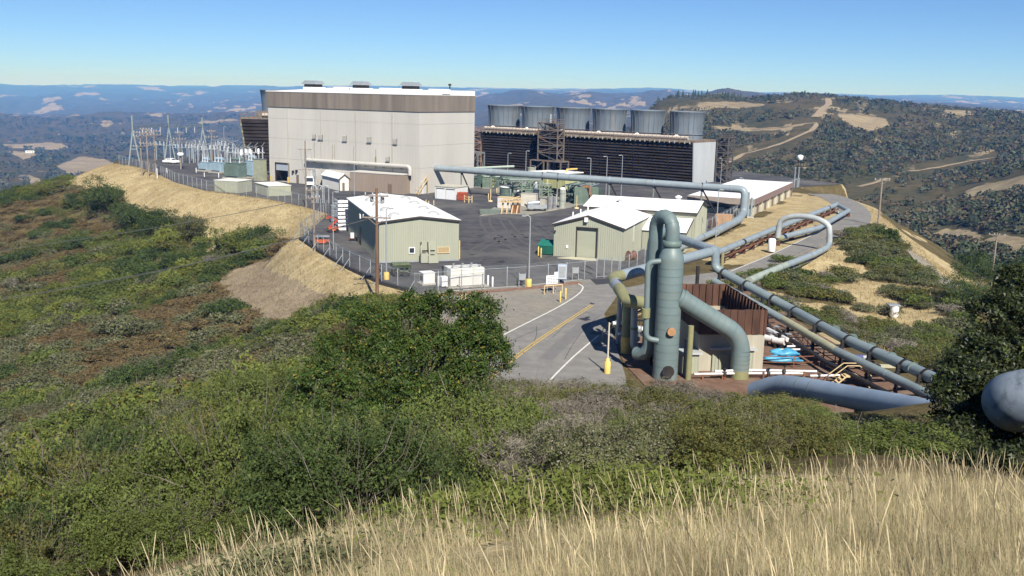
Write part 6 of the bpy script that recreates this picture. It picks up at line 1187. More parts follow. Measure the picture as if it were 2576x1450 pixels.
for i, (x, y, w_, d_, h_, m, lab) in enumerate(((905, 560, 1.8, 1.2, 2.6, M_eqd, 'dark green transformer box far behind the garage'), (1010, 575, 1.6, 1.2, 2.2, M_eqg, 'sage equipment box behind the mid yard bollards'), (1090, 560, 1.2, 1.2, 2.9, M_eqy, 'yellow-green equipment box near the dark tank'), (1690, 770, 1.0, 1.0, 2.6, mat('navy_unit', (.05, .06, .085), .5, .2), 'navy blue unit behind the silver skid'), (1590, 730, 1.2, 1., 2., M_eqg, 'sage unit left of the navy unit'), (110, 650, 1.6, 1., 2.6, M_gar, 'cream box by the annex end'))):
    b = GZ(14, x, y); t = thing('equipment_box', lab, 'equipment', b, -.45); part(MB().span(-w_ / 2, w_ / 2, -d_ / 2, d_ / 2, .15, h_), 'body', m, t); part(MB().span(-w_ / 2 - .05, w_ / 2 + .05, -d_ / 2 - .05, d_ / 2 + .05, h_, h_ + .1), 'lid', m, t); part(MB().span(-w_ / 2 - .1, w_ / 2 + .1, -d_ / 2 - .1, d_ / 2 + .1, 0, .15), 'plinth', M_conc, t)
    for j in range(4): part(MB().span(-w_ / 2 + .1 + j * w_ / 4, -w_ / 2 + .2 + j * w_ / 4, -d_ / 2 - .12, -d_ / 2 - .005, .5, h_ - .3), 'fin', m, t)
# tan timber trestle, white container, flat stack and silver skid at the front of the apron
a, c = GZ(14, 1160, 850), GZ(14, 1260, 862); t = thing('white_container', 'white container with reddish print behind the tan trestle', 'container', a, -.35); part(MB().span(0, 2.6, 0, 2.0, .1, 2.1), 'body', mat('container_white', (.58, .55, .52), .6, .1, 1.2, col3=(.42, .26, .22), scale3=1.5), t); part(MB().span(-.05, 2.65, -.05, 2.05, 2.1, 2.2), 'lid', M_tanp, t)
a = GZ(14, 1500, 830); t = thing('white_container', 'pale container standing behind the tan trestle on its right', 'container', a, -.3); part(MB().span(-.3, 2.8, 0, 1.6, .1, 2.6), 'body', mat('container_pale', (.50, .47, .40), .6, .1, 1.2), t); part(MB().span(-.35, 2.85, -.05, 1.65, 2.6, 2.7), 'lid', M_conc, t)
b = GZ(14, 1330, 915); t = thing('tan_trestle', 'tan splayed timber trestle in front of the plant', 'trestle', b, .15); M_tim = mat('new_timber', (.56, .41, .22), .8, .12, 2)
for i in range(4):
    x = -1.3 + i * .95; part(MB().beam((x, -.6, 2.1), (x - .5, -1.4, 0), .2), 'leg', M_tim, t); part(MB().beam((x, .6, 2.1), (x + .1, 1.3, 0), .2), 'leg', M_tim, t); part(MB().beam((x - .1, -1.5, 2.2), (x + .3, 1.4, 2.35), .22), 'joist', M_tim, t)
part(MB().beam((-1.9, -.6, 2.1), (2.2, -.6, 2.2), .2).beam((-1.9, .6, 2.1), (2.2, .6, 2.2), .2), 'bearer', M_tim, t); part(MB().beam((-1.5, .2, 2.5), (2.3, -1.2, 2.9), .16).beam((-1., -1., 2.5), (2.0, 1.2, 3.0), .16), 'loose_plank', M_tim, t); part(MB().span(.3, 1.9, -.3, .6, 0, 1.5), 'stored_box', M_rust, t)
b = GZ(14, 1050, 930); t = thing('grating_stack', 'low grey-green stack of gratings on the apron edge', 'stack', b, .12)
for i in range(6): part(MB().span(-1.9 + .1 * (i % 2), 1.9, -.7, .7, .08 + i * .13, .17 + i * .13), 'grating', M_eqg if i % 2 else M_steel, t)
for x in (-1.4, 1.4): part(MB().span(x - .1, x + .1, -.7, .7, 0, .08), 'bearer', M_wood, t)
b = GZ(14, 1700, 890); t = thing('silver_skid', 'silver machine skid with ducts on legs in front of the plant', 'machine', b, .2); part(MB().span(-1.9, 1.9, -.6, .6, .55, 1.3), 'bed', M_galv, t); part(MB().tube([(-1.7, 0, 1.5), (1.6, .1, 1.75)], .38, 12), 'duct', mat('bright_steel', (.45, .48, .52), .35, .1, 2, metal=.4), t); part(MB().span(.5, 1.6, -.5, .5, 1.3, 2.3), 'motor_box', M_conc, t); part(MB().beam((-2.4, -.2, 1.35), (-1.5, -.2, .7), .3), 'chute', M_dark, t)
for x in (-1.6, -.4, 1.6):
    for y in (-.5, .5): part(MB().span(x - .07, x + .07, y - .07, y + .07, 0, .55), 'leg', M_dark, t)
for lab, x, y in (('tan floor pedestal post right of the plant apron', 2252, 855), ('tan floor pedestal post in the middle of the plant yard', 1063, 758)):
    b = GZ(14, x, y); t = thing('pedestal_post', lab, 'post', b, 0, 'tan pedestal posts'); part(MB().lathe([(.5, 0), (.42, .25), (.1, .3)], n=14), 'pedestal', M_tanp, t); part(MB().lathe([(.09, .3), (.09, 2.6)], n=8), 'post', M_tanp, t)
b = GZ(1, 1725, 1085); t = thing('access_stair', 'tan open stair beside the end of the brown annex', 'stair', b, .7); part(MB().beam((0, -.4, 0), (2.6, -.4, 3.4), .25, .1).beam((0, .4, 0), (2.6, .4, 3.4), .25, .1), 'stringer', M_tanp, t)
for i in range(10): part(MB().box((.15 + i * .26, 0, .2 + i * .34), (.28, .8, .05)), 'tread', M_tanp, t)
part(MB().beam((0, -.45, 1), (2.6, -.45, 4.4), .07).beam((0, .45, 1), (2.6, .45, 4.4), .07).beam((2.6, -.45, 0), (2.6, -.45, 4.4), .12).beam((2.6, .45, 0), (2.6, .45, 4.4), .12), 'handrail', M_tanp, t)
b = GZ(1, 1850, 1060); t = thing('stack_of_drums', 'dark pipe bundle with white ends beside the white garage', 'pipe bundle', b, -.4)
for i in range(6): part(MB().tube([(0, (i % 3) * .55, .3 + (i // 3) * .5), (3.2, (i % 3) * .55, .3 + (i // 3) * .5)], .26, 10), 'pipe', M_steel if i % 2 else M_rust, t)

# ---------------------------------------------------------------- switchyard
M_gan = mat('gantry_grey_green', (.22, .26, .26), .5, .08, 1); M_tblue = mat('transformer_blue', (.27, .37, .44), .5, .08, 1); M_tgrn = mat('transformer_green', (.13, .18, .16), .6, .12, 1); M_bus = mat('aluminium_bus', (.33, .36, .38), .4, .08, 1, metal=.2)
gb = [Vector(PD(*Z(3, 362, 838), 262)), Vector(PD(*Z(3, 823, 780), 285)), Vector(PD(*Z(3, 1258, 735), 302))]
for p in gb: p.z = 0
gt2 = thing('gantry', 'long grey-green high voltage gantry on three A-frame legs', 'gantry', gb[0]); dz = []
for p, (x, y) in zip(gb, ((343, 180), (808, 178), (1243, 205))):
    h = hz(p, Z(3, x, y)[1]); dz.append(h); c = p - gb[0]; ax = Vector((1, .25, 0)).normalized() * 2.9
    for s_ in (-1, 1): part(MB().beam(c + ax * s_ * .55 + Vector((0, 0, 0)), c + Vector((0, 0, h * .74)), .32), 'leg', M_gan, gt2)
    part(MB().beam(c + Vector((0, 0, h * .7)), c + Vector((0, 0, h)), .34), 'mast', M_gan, gt2); part(MB().beam(c + ax * -.28 + Vector((0, 0, h * .37)), c + ax * .28 + Vector((0, 0, h * .37)), .2), 'tie', M_gan, gt2)
for i in range(2):
    a, c = gb[i] - gb[0] + Vector((0, 0, dz[i] * .77)), gb[i + 1] - gb[0] + Vector((0, 0, dz[i + 1] * .8)); m = MB()
    for e in (-.3, .3): part(MB().beam(a + Vector((0, 0, e)), c + Vector((0, 0, e)), .16), 'chord', M_gan, gt2)
    for j in range(12): m.beam(a.lerp(c, j / 12) + Vector((0, 0, -.3 if j % 2 else .3)), a.lerp(c, (j + 1) / 12) + Vector((0, 0, .3 if j % 2 else -.3)), .07)
    part(m, 'lacing', M_gan, gt2)
    for j in range(3): p = a.lerp(c, (j + 1) / 4); part(MB().lathe([(.04, 0), (.1, -.2), (.1, -1.6), (.04, -1.8)], p - Vector((0, 0, .3)), 8), 'string_insulator', M_ins, gt2)
def xfmr(lab, k, x, yb, yt, wd, m, bush=3, rz=-.5, group='power transformers'):
    b = GZ(k, x, yb); h = hz(b, Z(k, x, yt)[1]); t = thing('transformer', lab, 'transformer', b, rz, group); d_ = wd * .6
    part(MB().span(-wd / 2, wd / 2, -d_ / 2, d_ / 2, .4, h), 'tank', m, t); part(MB().span(-wd / 2 - .1, wd / 2 + .1, -d_ / 2 - .1, d_ / 2 + .1, h, h + .12), 'cover', m, t); part(MB().span(-wd / 2 - .3, wd / 2 + .3, -d_ / 2 - 1, d_ / 2 + .3, 0, .4), 'plinth', M_conc, t)
    n = int(wd / .34)
    for i in range(n): part(MB().span(-wd / 2 + .1 + i * .34, -wd / 2 + .2 + i * .34, -d_ / 2 - .7, -d_ / 2 - .01, .7, h - .25), 'radiator_fin', m, t)
    part(MB().tube([(-wd * .45, d_ * .3, h + .9), (wd * .3, d_ * .3, h + .9)], .38, 14), 'conservator', m, t)
    for i in range(bush):
        x_ = -wd * .35 + i * wd * .7 / max(1, bush - 1); pf = []
        for j in range(6): pf += [(.2 - .02 * j, j * .26), (.12 - .012 * j, j * .26 + .13)]
        part(MB().lathe(pf + [(.06, 1.6), (.05, 2.)], (x_, -d_ * .1, h + .12), 10), 'bushing', M_ins, t)
    return t
xfmr('left light blue transformer in the switchyard', 3, 1285, 905, 790, 2.6, M_tblue); xfmr('middle light blue transformer in the switchyard', 3, 1460, 925, 790, 3.4, M_tblue); xfmr('dark green transformer beside the blue ones', 3, 1680, 1000, 800, 4.4, M_tgrn, 2); xfmr('right light blue transformer nearest the cooling tower', 3, 1890, 990, 770, 2.6, M_tblue)
b = GZ(3, 1990, 1025); t = thing('control_cubicle', 'tall olive cubicle beside the right blue transformer', 'cubicle', b, -.5); h = hz(b, Z(3, 1990, 750)[1]); part(MB().span(-1.3, 1.3, -.9, .9, .1, h), 'body', mat('cubicle_olive', (.30, .31, .22), .6, .12, 1), t); part(MB().span(-1.1, 1.1, -.95, -.905, .5, h - .4), 'door', MATS['cubicle_olive'], t); part(MB().span(-1.4, 1.4, -1., 1., h, h + .12), 'lid', M_steel, t); part(MB().span(-1.4, 1.4, -1, 1, 0, .1), 'plinth', M_conc, t)
def stand(lab, b, h, wd, rz, m=M_bus):
    t = thing('busbar_stand', lab, 'busbar stand', b, rz, 'grey busbar stands in the switchyard')
    for x in (-wd / 2, wd / 2): part(MB().span(x - .12, x + .12, -.12, .12, 0, h), 'post', m, t)
    part(MB().span(-wd / 2 - .4, wd / 2 + .4, -.12, .12, h, h + .22), 'beam', m, t)
    for i in range(3):
        x = -wd / 2 + i * wd / 2; pf = []
        for j in range(5): pf += [(.17, j * .22), (.1, j * .22 + .11)]
        part(MB().lathe(pf, (x, 0, h + .22), 8), 'insulator', M_ins, t); part(MB().beam((x, -1.4, h + 1.35), (x + .2, 1.6, h + 1.9), .09), 'switch_blade', m, t)
    return t
st_ = stand('grey steel busbar stand with insulators among the transformers', GZ(3, 1030, 800), 4.4, 2.6, -.4); tr_ = snapshot(st_)
for (x, y, s_) in ((1110, 790, .95), (1190, 800, 1.05), (1150, 770, .9), (1240, 835, 1.), (1340, 850, 1.1), (1395, 820, 1.), (1530, 880, 1.1), (1590, 860, 1.2), (1640, 900, 1.1), (1760, 960, 1.25), (1830, 975, 1.2), (1940, 960, 1.3), (900, 780, .9), (700, 760, 1.), (1080, 745, .9), (1500, 800, 1.15), (880, 760, 1.), (1210, 760, 1.05), (1420, 780, 1.05)):
    dup(st_, GZ(3, x, y), -.5 + .3 * (int(x) % 3), sc=s_, tree=tr_)
for i in range(4):
    a_, c_ = gb[0] + Vector((0, 0, dz[0] * .77 - 2.2)), gb[1] + Vector((0, 0, dz[1] * .8 - 2.2)); p0 = a_.lerp(c_, (i + 1) / 5); wires(('first', 'second', 'third', 'fourth')[i] + ' set of droppers from the gantry to the busbar stands', (p0, Vector(GZ(3, 1050 + 120 * i, 800)) + Vector((0, 0, 5.5))), 2, .5, .03, 1.2)
ab = thing('busbar_arches', 'row of thin metal conductor arches over the transformers', 'conductor', GZ(3, 1640, 900)); o = Vector(ab.location)
for i, (xa, xb, yt) in enumerate(((1560, 1710, 530), (1690, 1830, 525), (1800, 1960, 515), (1830, 1900, 540))):
    a, c = Vector(GZ(3, xa, 880)) - o, Vector(GZ(3, xb, 900)) - o; h0 = hz(GZ(3, xa, 880), Z(3, xa, 660)[1]); h1 = hz(GZ(3, xa, 880), Z(3, xa, yt)[1]); part(MB().tube([a.lerp(c, j / 10) + Vector((0, 0, h0 + (h1 - h0) * sin(pi * j / 10) ** .7)) for j in range(11)], .09, 6), 'arch', M_bus, ab)
for i, (lab, x, yb, yt) in enumerate((('white topped bushing mast beside the cubicle', 1975, 960, 610), ('bushing mast left of the cubicle', 1868, 960, 615), ('bushing mast over the dark green transformer', 1810, 950, 615), ('slim grey mast among the busbar stands', 1750, 990, 625))):
    b = GZ(3, x, yb); h = hz(b, Z(3, x, yt)[1]); t = thing('bushing_mast', lab, 'mast', b, 0, 'bushing masts'); part(MB().lathe([(.18, 0), (.18, h - 1.4)], n=10), 'post', M_bus, t); part(MB().lathe([(.3, h - 1.4), (.24, h - .1), (.1, h)], n=12), 'bushing', M_white, t)
b = GZ(3, 965, 880); t = thing('drum_lamp', 'white drum on a short post at the switchyard fence', 'lamp', b); h = hz(b, Z(3, 965, 665)[1]); part(MB().lathe([(.12, 0), (.12, h - .9)], n=8), 'post', M_bus, t); part(MB().lathe([(.5, h - .9), (.85, h - .75), (.85, h - .2), (.6, h)], n=14), 'drum', M_white, t)
# white house far across the valley
hp0 = far_hit(*Z(9, 290, 835)); t = thing('far_house', 'tiny white house on a bare spur across the left valley', 'house', hp0, .1); part(MB().span(-9, 9, 0, 8, 0, 5), 'wall', M_white, t); part(MB().span(-9.6, 9.6, -.6, 8.6, 5, 5.8), 'roof', M_conc, t)
for x in (-5, 0, 5): part(MB().span(x - 1.4, x + 1.4, -.3, -.05, 1.6, 3.4), 'window', M_glass, t)
# ---------------------------------------------------------------- vegetation
def leaf_mat(name, col, var=.35, rnd=.18, trans=.22, scale=1.6, rough=.65, spec=.10):
    return mat(name, col, rough, var, scale, 0, rnd=rnd, spec=spec, trans=trans, lo=.3, hi=.7)
def _unit(v): return v / np.maximum(np.linalg.norm(v, axis=-1, keepdims=True), 1e-9)
def leaves(C, Nn, size, g, long=1.5, tilt=.9):
    """small three-cornered leaves: centres C, rough outward normals Nn"""
    n = len(C); N2 = _unit(Nn + g.normal(0, tilt, (n, 3))); T = _unit(np.cross(N2, g.normal(0, 1, (n, 3)))); B = np.cross(N2, T); s = size * g.uniform(.6, 1.35, n)[:, None]
    V = np.stack([C + T * s * long * .6, C - T * s * long * .4 + B * s * .5, C - T * s * long * .4 - B * s * .5], 1); return V.reshape(-1, 3), np.arange(n * 3).reshape(-1, 3)
def lump_pts(lumps, n, g, fill=.3, tuft=0, sig=.1):
    L = np.array(lumps, float); w_ = L[:, 3] ** 2; m = n // tuft if tuft else n; i = g.choice(len(L), m, p=w_ / w_.sum()); d = _unit(g.normal(0, 1, (m, 3))); d[:, 2] = np.where(d[:, 2] < -.3, -d[:, 2], d[:, 2])
    k = np.where(g.random(m) < fill, g.uniform(.3, .9, m), g.uniform(.84, 1.10, m)); r = L[i, 3] * k * (1 + .13 * (np.sin(d[:, 0] * 5 + i) * np.sin(d[:, 1] * 6 + 2 * i) + np.sin(d[:, 2] * 7 + i)))
    C = L[i, :3] + d * r[:, None] * np.array([1, 1, .9])
    if tuft: C = np.repeat(C, tuft, 0) + g.normal(0, 1, (m * tuft, 3)) * sig * np.repeat(g.uniform(.5, 1.3, m), tuft)[:, None] * np.array([1, 1, .85]); d = np.repeat(d, tuft, 0)
    return C, d
def dome(R, Hh, g, n=7):
    L = [(0, 0, Hh * .42, min(R, Hh) * .62)]
    for i in range(n): a = g.uniform(0, 2 * pi); q = g.uniform(.35, .72) * R; L.append((q * cos(a), q * sin(a), Hh * g.uniform(.25, .62), g.uniform(.28, .45) * min(R, Hh * 1.2)))
    return L
def twig_mesh(g, n, R, Hh, r=.012, up=.7, seg=4):
    V, Fq = [], []
    for i in range(n):
        a = g.uniform(0, 2 * pi); p = np.array([g.normal(0, .15) * R, g.normal(0, .15) * R, 0]); d = _unit(np.array([cos(a) * g.uniform(.2, 1), sin(a) * g.uniform(.2, 1), up])); st = hypot(R, Hh) * g.uniform(.5, 1) / seg
        if i % 3: p = np.array([cos(a) * R * g.uniform(.1, .7), sin(a) * R * g.uniform(.1, .7), Hh * g.uniform(.2, .7)]); st *= .45
        rr = r * g.uniform(.5, 1.3) * (1.5 if i % 3 == 0 else .8); o = len(V); s_ = _unit(np.cross(d, g.normal(0, 1, 3))); b_ = np.cross(d, s_)
        for k in range(seg + 1):
            q = rr * (1 - .75 * k / seg)
            for j in range(3): V.append(p + s_ * q * cos(2.094 * j) + b_ * q * sin(2.094 * j))
            d = _unit(d + g.normal(0, .22, 3)); p = p + d * st
        for k in range(seg):
            for j in range(3): Fq.append((o + k * 3 + j, o + k * 3 + (j + 1) % 3, o + k * 3 + 3 + (j + 1) % 3, o + k * 3 + 3 + j))
    return np.array(V), np.array(Fq)
def two_mats(me, m2, frac, g):
    me.materials.append(m2); me.polygons.foreach_set('material_index', (g.random(len(me.polygons)) < frac).astype(np.int32))
LM = {'green': leaf_mat('leaf_green', (.105, .132, .036)), 'bright': leaf_mat('leaf_bright', (.145, .17, .04)), 'greygreen': leaf_mat('leaf_greygreen', (.122, .130, .062)), 'russet': leaf_mat('leaf_russet', (.165, .122, .058)), 'dark': leaf_mat('leaf_dark', (.058, .085, .028)),
      'olive': leaf_mat('leaf_olive', (.120, .126, .042)), 'grey': leaf_mat('twig_grey', (.21, .185, .15), trans=.1), 'yellow': leaf_mat('leaf_yellow', (.20, .155, .035)), 'fresh': leaf_mat('leaf_fresh', (.048, .080, .016), spec=.22, rough=.5), 'oak': leaf_mat('leaf_oak', (.040, .054, .020), spec=.3, rough=.45)}
M_bark = mat('bark_grey', (.16, .135, .11), .9, .25, 4)
PROTO = {}
def protos(kind, lod):
    if (kind, lod) in PROTO: return PROTO[kind, lod]
    out = []; n, sz = {0: (26000, .037), 1: (5500, .088), 2: (2000, .13)}[lod]; tf, sg = {0: (60, .10), 1: (25, .13), 2: (0, 0)}[lod]
    for k in range(3 if lod else 2):
        g = np.random.default_rng(100 * lod + 10 * k + len(kind)); C, d = lump_pts(dome(2., 1.7, g, 9), n, g, .3 if kind != 'grey' else .5, tf, sg)
        V, Fq = leaves(C, d, sz * (.5 if kind == 'grey' else 1), g, {'russet': 3.6, 'grey': 9.}.get(kind, 1.6)); me = raw_mesh('foliage', V, Fq, LM[kind], k=3)
        sec = {'green': 'bright', 'bright': 'yellow', 'greygreen': 'grey', 'russet': 'greygreen', 'dark': 'green', 'olive': 'yellow', 'grey': 'greygreen'}[kind]; two_mats(me, LM[sec], {'olive': .09, 'russet': .22}.get(kind, .10), g)
        V2, F2 = twig_mesh(g, {0: 110, 1: 40, 2: 8}[lod] * (3 if kind == 'grey' else 1), 1.9, 1.6, {0: .012, 1: .022, 2: .04}[lod]); tw = raw_mesh('stems', V2, F2, M_bark); out.append((me, tw, V, Fq))
    PROTO[kind, lod] = out; return out
KIND_TEXT = {'green': ('green_shrub', 'rounded mid green shrub'), 'bright': ('bright_green_shrub', 'yellowish bright green shrub'), 'greygreen': ('grey_green_shrub', 'dull grey-green shrub'), 'russet': ('russet_shrub', 'dry russet brown shrub'), 'dark': ('dark_green_shrub', 'dark green dense shrub'), 'olive': ('olive_shrub', 'olive and yellow-tinged shrub'), 'grey': ('bare_shrub', 'bare grey twiggy shrub')}
def los(x, y, zt):                                    # which places the camera can see over the near ground
    ok = np.ones(len(x), bool)
    for k in np.linspace(.06, .97, 60): ok &= (H + (zt - H) * k) > ground(x * k, y * k) - .2
    return ok
def project(x, y, z):
    q = np.c_[x, y, z] - EYE; k = q @ FW; return 1288 + F * (q @ RT) / k, 724.5 - F * (q @ UP) / k, k
def field(x0, x1, y0, y1, st, keep, g):
    X, Y = np.meshgrid(np.arange(x0, x1, st), np.arange(y0, y1, st)); X = X + g.uniform(-.45, .45, X.shape) * st; Y = Y + g.uniform(-.45, .45, X.shape) * st; X, Y = X.ravel(), Y.ravel(); z = ground(X, Y)
    u, v, k = project(X, Y, z + 1.); m = (k > 5) & (u > -420) & (u < 3000) & (v < 1700) & keep(X, Y); X, Y, z = X[m], Y[m], z[m]; m = los(X, Y, z + 1.6); return X[m], Y[m], z[m]
def lay_at(a, x, y): return a[np.clip((y - GY[0]).round().astype(int), 0, len(GY) - 1), np.clip((x - GX[0]).round().astype(int), 0, len(GX) - 1)]
GC = {}
def room(kind, cap=285): GC[kind] = GC.get(kind, 0) + 1; return GC[kind] <= cap
def inst(kind, lod, g, x, y, z, s, hs, label, group):
    me, tw, _, _ = protos(kind, lod)[g.integers(0, 3 if lod else 2)]; rz_ = g.uniform(0, 6.28); nm = KIND_TEXT[kind][0]; sc = (s * g.uniform(.85, 1.2), s * g.uniform(.85, 1.2), s * hs)
    if lod == 2:
        o = bpy.data.objects.new(nm, me); COL.objects.link(o); o.location = (x, y, z - .12 * s); o.rotation_euler = (0, 0, rz_); o.scale = sc; return tag(o, label, 'shrub', group)
    o = bpy.data.objects.new(nm, None); COL.objects.link(o); o.location = (x, y, z - .12 * s); o.rotation_euler = (0, 0, rz_); o.scale = sc; tag(o, label, 'shrub', group)
    for n_, m_ in (('foliage', me), ('stems', tw)): c = bpy.data.objects.new(n_, m_); COL.objects.link(c); c.parent = o
    return o
def bulk(name, items, lod, label, g, thin=1.):          # the rest of a kind as one mass: items (kind, x, y, z, s, hs)
    for kind in sorted({i[0] for i in items}):
        VV, FF, o = [], [], 0
        for it in items:
            if it[0] != kind: continue
            _, x, y, z, s, hs = it; V, Fq = protos(kind, lod)[g.integers(0, 3)][2:]; n = int(len(Fq) * thin); st = g.integers(0, len(Fq) - n + 1); V = V[st * 3:(st + n) * 3]; a = g.uniform(0, 6.28); c_, s_ = cos(a) * s, sin(a) * s
            VV.append(np.c_[V[:, 0] * c_ - V[:, 1] * s_ + x, V[:, 0] * s_ + V[:, 1] * c_ + y, V[:, 2] * s * hs + z - .12 * s]); FF.append(np.arange(n * 3).reshape(-1, 3) + o); o += n * 3
        ob = link(name, raw_mesh(name, np.concatenate(VV), np.concatenate(FF), LM[kind], k=3)); tag(ob, kind='stuff'); ob['label'] = label
g = np.random.default_rng(11)
# -- foot of the camera slope, in front of the pad, and right-hand slope
def keep_c(X, Y): return (X > -9) & (X < 34) & (np.hypot(X - 2.5, Y - 3.5) > 10.2) & (Y < 71) & (lay_at(DPAD, X, Y) > 1.6)
X, Y, Zg = field(-9, 34, 9, 71, 1.85, keep_c, g); D = np.hypot(X, Y)
u_, v_, _k = project(X, Y, Zg)
for i in range(len(X)):
    if abs(X[i] + 3.4) < 2.4 and abs(Y[i] - 29) < 2.2: continue
    if 11 < D[i] < 15 and X[i] > 4.5 and g.random() < .6: continue
    r_ = g.random(); tx = (X[i] - .9) / Y[i]
    if tx < -.005: k = 'green' if r_ < .5 else ('olive' if r_ < .68 else 'dark')
    elif tx < .105 and Y[i] < 50: k = 'grey' if r_ < .62 else ('greygreen' if r_ < .75 else ('green' if r_ < .88 else 'olive'))
    elif tx < .09: k = 'olive' if r_ < .55 else ('grey' if r_ < .8 else 'russet')
    else: k = 'olive' if r_ < .40 else ('green' if r_ < .70 else ('greygreen' if r_ < .84 else ('grey' if r_ < .93 else 'russet')))
    s = (.60 + .42 * g.random()) * (.72 if Y[i] < 16 else 1) * (1.15 if Y[i] > 24 else 1) * (.72 if Y[i] > 52 else 1)
    if tx < -.005 and Y[i] >= 23: k = 'olive' if r_ < .45 else ('greygreen' if r_ < .6 else ('bright' if r_ < .8 else 'green')); s *= .85
    if tx < -.005 and Y[i] < 23:
        if g.random() < .3: continue
        s *= 1.22
    where = ' beside the big tree below the camera' if tx < -.005 else (' in the bare patch before the road' if tx < .09 else ' in the scrub in front of the steam pad')
    if .40 < X[i] / Y[i] < .58 and Y[i] < 21.5: continue
    hs = ((1.0 if tx < 0 else .8) if Y[i] < (23 if tx < 0 else 24) else .55) + .22 * g.random(); vr = 955 if tx < .22 else (1015 if tx < .3 else 1065); hs = min(hs, (H - Y[i] * (vr - 235 - 54 * tx) / F - Zg[i]) / (2.3 * s)) if tx > -.03 and Y[i] > 15 else hs
    if hs < .22 or (.435 < tx < .60 and Y[i] < 32): continue
    if not room(k): continue
    inst(k, 0 if D[i] < 46 else 1, g, X[i], Y[i], Zg[i], s, hs, KIND_TEXT[k][1] + where, KIND_TEXT[k][1].replace('shrub', 'shrubs') + where)
_ry = np.array([q_[1] for q_ in RIDGE])[::-1]; _rx = np.array([q_[0] for q_ in RIDGE])[::-1]
def keep_r(X, Y): return (X < np.interp(Y, _ry, _rx) - 2.2 - 1.5 * vnoise(X * .3, Y * .3, 2)) & (X > 18) & (lay_at(DPAD, X, Y) > 1.2) & (Y > 62) & ((lay_at(lay['dry'], X, Y) < .5) | (vnoise(X * .5, Y * .5, 8) > .80)) & ~((X < 29) & (Y < 75))
X, Y, Zg = field(18, 105, 62, 235, 1.95, keep_r, g); D = np.hypot(X, Y); cnt = {}; rest = []
for i in sorted(range(len(X)), key=lambda i: D[i]):
    r_ = g.random(); k = 'greygreen' if r_ < .42 else ('olive' if r_ < .62 else ('green' if r_ < .84 else ('grey' if r_ < .92 else 'dark'))); s = .65 + .55 * g.random(); it = (k, X[i], Y[i], Zg[i], s, .6 + .2 * g.random()); cnt[k] = cnt.get(k, 0) + 1
    if cnt[k] <= 100 and D[i] < 190 and room(k): inst(k, 1 if D[i] < 110 else 2, g, *it[1:], KIND_TEXT[k][1] + ' on the patchy dry slope right of the pipelines', KIND_TEXT[k][1].replace('shrub', 'shrubs') + ' right of the pipelines')
    else: rest.append(it)
if rest: bulk('scrub', rest, 2, 'sparse scrub on the far edge of the right-hand slope', g, .7)

# -- left slope
def keep_l(X, Y): return ((X < -8.8) | ((Y > 71) & (X < 12))) & (lay_at(np.maximum(lay['dry'], lay['earth'] * .93), X, Y) < .45 + .1 * vnoise(X * .3, Y * .3, 5)) & (lay_at(DPAD, X, Y) > 2.5) & ((Y > 22) | (X < -5.5 - (Y - 8) * .05)) & (Y > 6)
X, Y, Zg = field(-160, 12, 6, 310, 2.35, keep_l, g)
rot = .5; fx = (X * cos(rot) + Y * sin(rot)); fy = (-X * sin(rot) + Y * cos(rot))
n1 = fbm(fx * .035, fy * .09, 21, 3); n2 = fbm(fx * .05 + 9, fy * .11, 33, 3); n3 = fbm(X * .12, Y * .12, 44, 2)
D = np.hypot(X, Y); items = []
for i in range(len(X)):
    r_ = g.random(); near = D[i] < 55
    if n1[i] > .50 and not near: kind = 'russet' if r_ < .8 else 'greygreen'
    elif n2[i] > .56: kind = 'greygreen' if r_ < .16 else ('bright' if r_ < .55 else ('green' if r_ < .96 else 'grey'))
    elif n2[i] < .44: kind = 'dark' if r_ < .55 else 'green'
    else: kind = 'green' if r_ < .55 else ('bright' if r_ < .85 else 'olive')
    if near and kind == 'russet': kind = 'green'
    s = (.70 + .8 * n3[i] + .35 * g.random()) * (.85 if kind in ('russet', 'grey') else 1.0) * (.9 if D[i] < 40 else 1); hs = .42 if kind == 'russet' else (1.0 if D[i] < 50 else .62) + .32 * g.random()
    items.append((kind, X[i], Y[i], Zg[i], s, hs))
order = sorted(range(len(items)), key=lambda i: -items[i][4] / D[i]); cnt = {}; rest = []
for i in order:
    it = items[i]; k = it[0]; cnt[k] = cnt.get(k, 0) + 1
    if cnt[k] <= 200 and room(k): inst(k, 0 if D[i] < 46 else (1 if D[i] < 105 else 2), g, *it[1:], KIND_TEXT[k][1] + ' in the scrub covering the left slope', KIND_TEXT[k][1].replace('shrub', 'shrubs') + ' on the left slope')
    else: rest.append((it, D[i]))
bulk('scrub', [a for a, d in rest if d < 110], 1, 'mixed scrub filling in between the shrubs of the left slope', g, .15); bulk('scrub', [a for a, d in rest if d >= 110], 2, 'far scrub filling in the upper left slope', g, .16)
